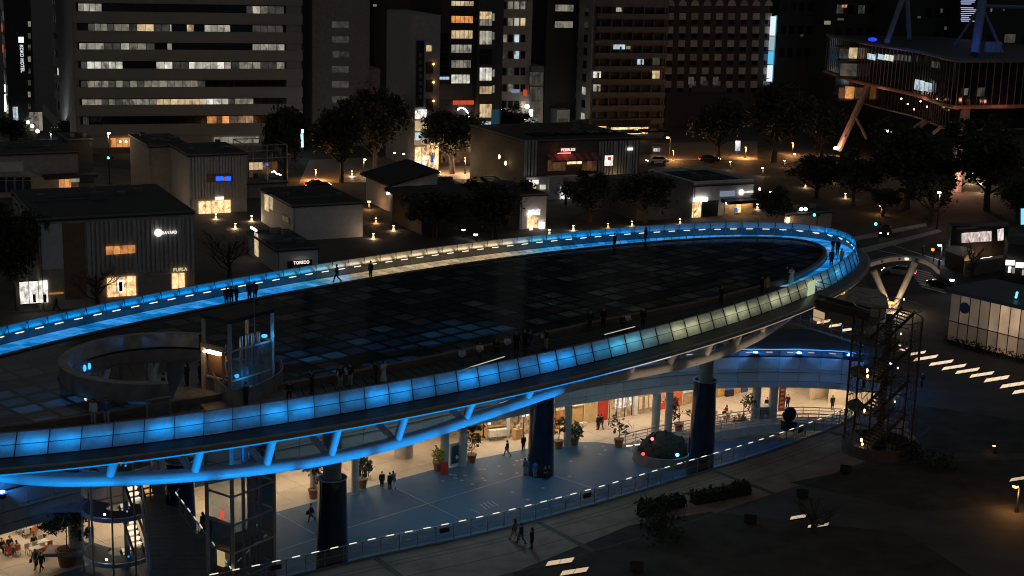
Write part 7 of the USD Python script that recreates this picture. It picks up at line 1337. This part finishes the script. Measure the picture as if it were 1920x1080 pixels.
# ---------------- people
SKIN = mat('skin', (.42, .27, .19), .55, var=.06); HAIR = mat('hair_black', (.012, .010, .009), .5)
M3 = manifold3d.Manifold
def limb(pts, rad, seg=10):
    out = []
    for (a, ra), (b, rb) in zip(zip(pts, rad), zip(pts[1:], rad[1:])): out.append((M3.sphere(ra, seg).translate(list(map(float, a))) + M3.sphere(rb, seg).translate(list(map(float, b)))).hull())
    return out
def solid(parts, edge=.05, it=4):
    m = M3.batch_boolean(parts, manifold3d.OpType.Add); m = m.refine_to_length(edge); v, f, _ = meshkit.arrays(m)
    tm = trimesh.Trimesh(v, f, process=True); trimesh.smoothing.filter_taubin(tm, iterations=it); return MB().add(tm.vertices, tm.faces)
def skeleton(pose):
    hz = .92 if pose != 'sit' else .50
    J = dict(pel=(0, 0, hz), ch=(0, .02, hz + .36), neck=(0, .02, hz + .53), head=(0, .045, hz + .68))
    for s, n in ((-1, 'l'), (1, 'r')):
        J['sh' + n] = (s * .18, .01, hz + .47); J['el' + n] = (s * .23, -.03, hz + .20); J['wr' + n] = (s * .23, .06, hz - .03)
        J['hip' + n] = (s * .095, 0, hz - .03); J['kn' + n] = (s * .10, .03, .49); J['an' + n] = (s * .10, -.01, .09); J['to' + n] = (s * .115, .15, .035)
    if pose == 'walk':
        J.update(knl=(-.095, .22, .52), anl=(-.09, .30, .12), tol=(-.09, .44, .07), knr=(.095, -.04, .50), anr=(.09, -.36, .16), tor=(.10, -.27, .04), ell=(-.24, -.12, 1.12), wrl=(-.24, -.12, .88), elr=(.23, .06, 1.14), wrr=(.22, .24, .98))
    if pose == 'phone':
        J.update(ell=(-.24, .05, 1.13), wrl=(-.12, .26, 1.28), elr=(.24, .05, 1.13), wrr=(.10, .27, 1.30), head=(0, .075, 1.585))
    if pose == 'sit':
        J.update(knl=(-.11, .44, .50), knr=(.11, .44, .50), anl=(-.11, .42, .09), anr=(.11, .42, .09), tol=(-.11, .56, .04), tor=(.11, .56, .04), ell=(-.23, .12, .72), wrl=(-.12, .34, .74), elr=(.23, .12, .72), wrr=(.12, .34, .74))
    if pose == 'lean':
        J.update(ch=(0, .12, 1.26), neck=(0, .22, 1.40), head=(0, .30, 1.52), shl=(-.18, .18, 1.34), shr=(.18, .18, 1.34), ell=(-.24, .34, 1.16), elr=(.24, .34, 1.16), wrl=(-.12, .52, 1.14), wrr=(.12, .52, 1.14))
    return {k: np.array(v, float) for k, v in J.items()}
def hand(w, e, s):
    d = w - e; d /= np.linalg.norm(d); side = np.cross(d, (0, 0, 1.)) ; side = side / (np.linalg.norm(side) + 1e-9); nrm = np.cross(side, d); out = []
    pc = w + d * .05; out += limb([w, w + d * .04 + side * .012, w + d * .09], [.026, .032, .03], 8)
    for k, L in enumerate((.062, .074, .070, .054)):
        b = w + d * .092 + side * (.027 - .018 * k); m_ = b + d * L * .55 + nrm * -.008; out += limb([b, m_, m_ + d * L * .42 - nrm * .018], [.0095, .0088, .0075], 6)
    b = w + d * .035 + side * .03 * s; out += limb([b, b + d * .03 + side * .028 * s, b + d * .062 + side * .036 * s], [.012, .0105, .009], 6)
    return out
def person_proto(pose, coat, legs, hair='short', long_coat=0.0, dress=False, shoes=None, bag=None):
    t = thing('person', 'person', 'person', (0, 0, 0)); J = skeleton(pose); P = []
    P += limb([J['pel'], J['ch'], J['neck']], [.135, .15, .062]); P += limb([J['neck'], J['head']], [.055, .062])
    h = J['head']; P.append(M3.sphere(.098, 20).scale([.82, .98, 1.18]).translate(list(map(float, h + (0, 0, .02))))); P += limb([h + (0, .085, .0), h + (0, .112, -.018)], [.012, .014], 8)
    P += limb([h + (-.02, .082, -.055), h + (.02, .082, -.055)], [.012, .012], 8); P += limb([h + (0, .03, -.07), h + (0, .07, -.085)], [.055, .032], 10)
    for s in (-1, 1):
        P += limb([h + (s * .08, -.01, .015), h + (s * .084, -.012, -.02)], [.014, .012], 8); P += limb([h + (s * .03, .082, .022), h + (s * .035, .082, .022)], [.012, .012], 8)
        n = 'l' if s < 0 else 'r'
        P += limb([J['sh' + n], J['el' + n], J['wr' + n]], [.058, .044, .030]); P += hand(J['wr' + n], J['el' + n], -s)
        P += limb([J['hip' + n], J['kn' + n], J['an' + n]], [.085, .058, .040]); P += limb([J['an' + n], J['to' + n]], [.042, .030])
    P += [(M3.sphere(.07, 8).translate(J['shl'].tolist()) + M3.sphere(.07, 8).translate(J['shr'].tolist()) + M3.sphere(.12, 8).translate(J['ch'].tolist())).hull()]
    bp = obj(t, 'body', solid(P, .045, 3), SKIN, smooth=True)
    C = [(M3.sphere(.085, 10).translate((J['shl'] * .98).tolist()) + M3.sphere(.085, 10).translate((J['shr'] * .98).tolist()) + M3.sphere(.165, 10).translate(J['ch'].tolist())).hull(), (M3.sphere(.165, 10).translate(J['ch'].tolist()) + M3.sphere(.16, 10).translate((J['pel'] + (0, 0, .02)).tolist())).hull()]
    for n in 'lr': C += limb([J['sh' + n], J['el' + n], J['wr' + n] * .9 + J['el' + n] * .1], [.075, .062, .048])
    if long_coat and pose != 'sit': C.append((M3.sphere(.15, 10).translate(J['pel'].tolist()) + M3.sphere(.17, 10).scale([1, .85, .5]).translate([float(x) for x in (J['knl'] + J['knr']) / 2 * long_coat + J['pel'] * (1 - long_coat)])).hull())
    if dress: C.append((M3.sphere(.14, 12).translate(J['pel'].tolist()) + M3.sphere(.27, 14).scale([1, .85, .25]).translate([float(x) for x in ((J['anl'] + J['anr']) / 2 + (0, 0, .12))])).hull())
    obj(t, 'coat', solid(C, .06, 4), coat, smooth=True)
    L = []
    for n in 'lr': L += limb([J['hip' + n], J['kn' + n], J['an' + n] + (0, 0, .03)], [.105, .078, .062])
    obj(t, 'trousers', solid(L, .06, 3), legs, smooth=True)
    S_ = []
    for n in 'lr': S_ += limb([J['an' + n] - (0, .03, .035), J['to' + n] + (0, .02, .005)], [.05, .042])
    obj(t, 'shoes', solid(S_, .05, 2), shoes or BLACK, smooth=True)
    HR = [M3.sphere(.106, 16).scale([.90, .98, 1.05]).translate([float(x) for x in h + (0, -.022, .045)])]
    if hair == 'long': HR += limb([h + (0, -.06, .02), h + (0, -.09, -.16)], [.09, .07])
    obj(bp, 'hair', solid(HR, .05, 1), HAIR, smooth=True)
    if bag: bg = obj(t, 'bag', MB().box(J['wrr'] + (.06, .0, -.22), (.10, .28, .32)), bag); obj(bg, 'bag_strap', MB().tube([J['wrr'] + (.06, -.08, -.06), J['wrr'] + (.03, 0, 0), J['wrr'] + (.06, .08, -.06)], .01, 4), bag)
    return t
CB, CN, CG, CW, CBE, CR, CBL = mat('cloth_black', (.014, .014, .015), .85), mat('cloth_navy', (.02, .03, .06), .85), mat('cloth_grey', (.13, .13, .13), .85), mat('cloth_white', (.62, .62, .62), .8), mat('cloth_beige', (.42, .30, .20), .8), mat('cloth_red', (.42, .04, .03), .8), mat('cloth_blue', (.05, .15, .32), .8)
JEAN = mat('jeans', (.06, .09, .15), .85); LIGHTP = mat('light_trousers', (.36, .36, .36), .85)
PR = {'bs': person_proto('stand', CB, CB, 'short', .6), 'bl': person_proto('stand', CB, CB, 'long', .9), 'bw': person_proto('walk', CB, CB, 'short'), 'nw': person_proto('walk', CN, JEAN, 'short', bag=CB), 'np': person_proto('phone', CN, CB, 'short'), 'wd': person_proto('phone', CW, CW, 'long', dress=True), 'be': person_proto('stand', CBE, JEAN, 'short', .6), 'lp': person_proto('phone', CB, LIGHTP, 'short', bag=CW), 'ws': person_proto('stand', CW, LIGHTP, 'long'), 'sd': person_proto('sit', CB, CB, 'short'), 'sr': person_proto('sit', CR, CB, 'long'), 'sw': person_proto('sit', CW, JEAN, 'long'), 'bj': person_proto('stand', CBL, LIGHTP, 'short'), 'ln': person_proto('lean', CB, JEAN, 'short'), 'gw': person_proto('walk', CG, LIGHTP, 'long', bag=CB)}
def person(k, q, z, rz, label, group=None, sc=1.0): 
    p = at(*q, z) if len(q) == 2 else np.array(q, float); put(PR[k], p, rz, sc, label, group)
ppl = [
 # roof, far walkway
 ('bs', (1152, 467), 14, 1.0, 'person in black standing at the far blue rim, left of two'), ('bl', (1210, 455), 14, 2.0, 'person in a dark coat leaning at the far blue rim, right of two'), ('bw', (632, 530), 14, 1.6, 'person in black walking on the far walkway where blue turns cream'), ('bs', (695, 523), 14, 2.6, 'person in black standing on the cream lit far walkway'),
 ('bs', (425, 574), 14, .3, 'left one of three dark people close together on the blue far walkway'), ('ln', (434, 573), 14, .2, 'middle one of three dark people on the blue far walkway'), ('bs', (444, 571), 14, 2.2, 'right one of three dark people on the blue far walkway'), ('bl', (468, 564), 14, .5, 'dark person behind the lift roof mast on the far walkway'), ('bs', (478, 563), 14, 3.4, 'dark person right of the lift roof mast on the far walkway'),
 ('lp', (1561, 477), 14, .5, 'left one of a dark couple on the blue floor at the roof tip'), ('bs', (1570, 478), 14, 2.4, 'right one of a dark couple on the blue floor at the roof tip'), ('bl', (1558, 499), 14, 2.8, 'dark person walking towards us on the blue roof tip'), ('be', (1577, 497), 14, 2.0, 'dark person half hidden by the rim at the roof tip'),
 # roof, near walkway
 ('bl', (1351, 570), 14, 3.6, 'dark person standing alone by the pool curb near the olive rim'), ('bs', (1428, 550), 14, .6, 'dark person beside the beige coated one'), ('be', (1437, 552), 14, 3.3, 'person in a beige coat by the pool curb'), ('bs', (1474, 532), 14, 3.0, 'dark person by the pool curb near the roof tip'), ('wd', (1483, 533), 14, 2.8, 'person with a white bag beside the dark one near the roof tip'),
 ('bl', (1105, 619), 14, 3.4, 'left one of two dark people at the pool curb above the blue rim'), ('bs', (1131, 613), 14, 3.0, 'right one of two dark people at the pool curb above the blue rim'), ('sd', (1166, 617), 14, 3.4, 'dark person seated on the curb left of the white-shirted one'), ('sw', (1176, 614), 14, 3.4, 'person in white seated on the pool curb'), ('bs', (1205, 614), 14, 3.2, 'dark person standing right of the white-shirted one on the curb'),
 ('bs', (968, 660), 14, 3.0, 'left one of the dark group on the near walkway'), ('bl', (984, 657), 14, 2.6, 'second of the dark group on the near walkway'), ('nw', (993, 658), 14, 3.4, 'third of the dark group on the near walkway, mid step'), ('lp', (1024, 655), 14, 2.2, 'dark person taking a photo right of the group'),
 ('sw', (951, 659), 14, 3.3, 'person in white seated right on the near bench'), ('sw', (899, 672), 14, 3.3, 'person in pale pink seated mid on the near bench'), ('sd', (930, 664), 14, 3.3, 'dark person seated between two pale ones on the near bench'), ('sw', (866, 682), 14, 3.3, 'person in white seated left on the near bench'),
 ('np', (705, 720), 14, 1.8, 'person in a dark coat facing the one in the white dress'), ('wd', (719, 719), 14, 4.0, 'person in a long white dress at the blue rim'), ('lp', (638, 727), 14, 3.2, 'left one of two dark tops with pale trousers at the rim'), ('lp', (657, 724), 14, 2.8, 'right one of two dark tops with pale trousers at the rim'), ('np', (585, 738), 14, 2.4, 'dark person with a white bag at the rim by the curved screen'), ('sd', (543, 748), 14, 3.2, 'person crouching in blue beside the curved screen'),
 ('ws', (176, 796), 14, 3.0, 'left one of two pale dressed people under the drum wall'), ('bj', (200, 794), 14, 3.3, 'right one of two people under the drum wall'),
 ('bl', (351, 724), 14.06, 1.2, 'person in a long black coat before the lift door, left'), ('bl', (376, 722), 14.06, 1.6, 'person in a long black coat before the lift door, middle'), ('ws', (387, 712), 14.06, 3.6, 'person in white beside the lift door'), ('bs', (307, 745), 14.06, 2.2, 'dark person standing at the stair well edge'), ('np', (462, 762), 14.0, 2.4, 'dark person holding a lit phone below the lift tower'),
 # plaza
 ('nw', (951, 856), -6, 1.2, 'dark person striding along the beige floor before the shops'), ('bl', (981, 845), -6, .4, 'dark person standing left of the column with people at its foot'), ('ws', (689, 894), -6, .4, 'person in white on the beige floor beside the foreground column'), ('bl', (675, 897), -6, .9, 'dark person beside the one in white near the foreground column'), ('bl', (716, 916), -6, 3.4, 'dark haired person with a white bag at the edge of the blue floor'), ('bs', (731, 918), -6, .6, 'left one of two dark people at the edge of the blue floor'), ('gw', (737, 915), -6, .5, 'right one of two people at the edge of the blue floor'), ('nw', (584, 978), -6, 2.0, 'dark person walking on the blue floor left of the foreground column'), ('bs', (1121, 806), -6, .6, 'left one of two dark people before the red shop panel'), ('nw', (1127, 805), -6, .4, 'right one of two dark people before the red shop panel'),
 ('bj', (984, 890), -6, .8, 'person in a blue jacket at the left of the group at the column foot'), ('bj', (990, 892), -6, .4, 'white capped person in the group at the column foot'), ('bj', (1003, 896), -6, .2, 'blue jacketed person in the middle of the group at the column foot'), ('bj', (1012, 895), -6, 5.9, 'blue jacketed person with a yellow cap at the column foot'), ('sd', (1022, 897), -6, 3.1, 'left one of two dark people crouching at the column foot'), ('sd', (1029, 896), -6, 2.8, 'right one of two dark people crouching at the column foot'),
 ('bs', (1476, 766), -6, 3.1, 'dark person on the far beige floor right of the red banner'), ('bs', (1437, 772), -6, 3.0, 'dark person behind the white topped cabinet'), ('bl', (1560, 768), -6, 3.2, 'dark person by the white end wall'), ('sr', (1362, 780), -6, 2.0, 'person in red seated right of the shiny column'),
 ('gw', (67, 1066), -6, 3.0, 'left one of two women walking past the tables, pale grey coat'), ('nw', (78, 1072), -6, 2.8, 'right one of two women walking past the tables, dark coat'),
 # street
 ('bw', (106, 582), 0, 1.4, 'person walking alone before the white lit shop window'), ('bl', (381, 1000), .26, 1.0, 'left one of the dark people waiting at the lift landing'), ('bs', (386, 1016), .26, 2.6, 'nearest dark person waiting at the lift landing'), ('bl', (395, 1008), .26, 2.0, 'right one of the dark people waiting at the lift landing'),
 ('nw', (977, 1020), 0.01, 1.0, 'left one of two people walking on the near brown path'), ('bl', (997, 1029), 0.01, 1.4, 'right one of two people walking on the near brown path'), ('gw', (965, 1013), 0.01, 1.1, 'person almost hidden behind the two on the near path'), ('bs', (1728, 726), 0, 2.0, 'person standing in the dark right of the stair tower'), ('bs', (1845, 0, 0) if False else (1730, 480), 0, 2.4, 'dark person waiting at the wide road'), ('bs', (1760, 505), 0, 1.0, 'dark person with a bicycle at the crosswalk end')]
for k, q, z, rz, lab in ppl: person(k, q, z, rz, lab)
lab_s = ['person in dark clothes seated at the left edge table', 'person in dark clothes seated back left at the edge table', 'person in red seated at the edge table', 'person in white seated at the edge table', 'person in white seated at the second row table', 'dark person seated opposite the white one in the second row', 'dark person seated at the table by the big potted tree', 'dark person in the far row seated below the fascia edge', 'person in red seated beside the big column', 'second person in red seated beside the big column']
for (n, j), k, lab in zip(((0, 0), (0, 1), (0, 2), (0, 3), (1, 2), (1, 1), (2, 0), (4, 2), (5, 0), (5, 3)), ('sd', 'sd', 'sr', 'sw', 'sw', 'sd', 'sd', 'sd', 'sr', 'sr'), lab_s):
    q, rz = next((q, rz) for a, b, q, rz in seats if (a, b) == (n, j)); person(k, q, 0, rz, lab)
assert stage
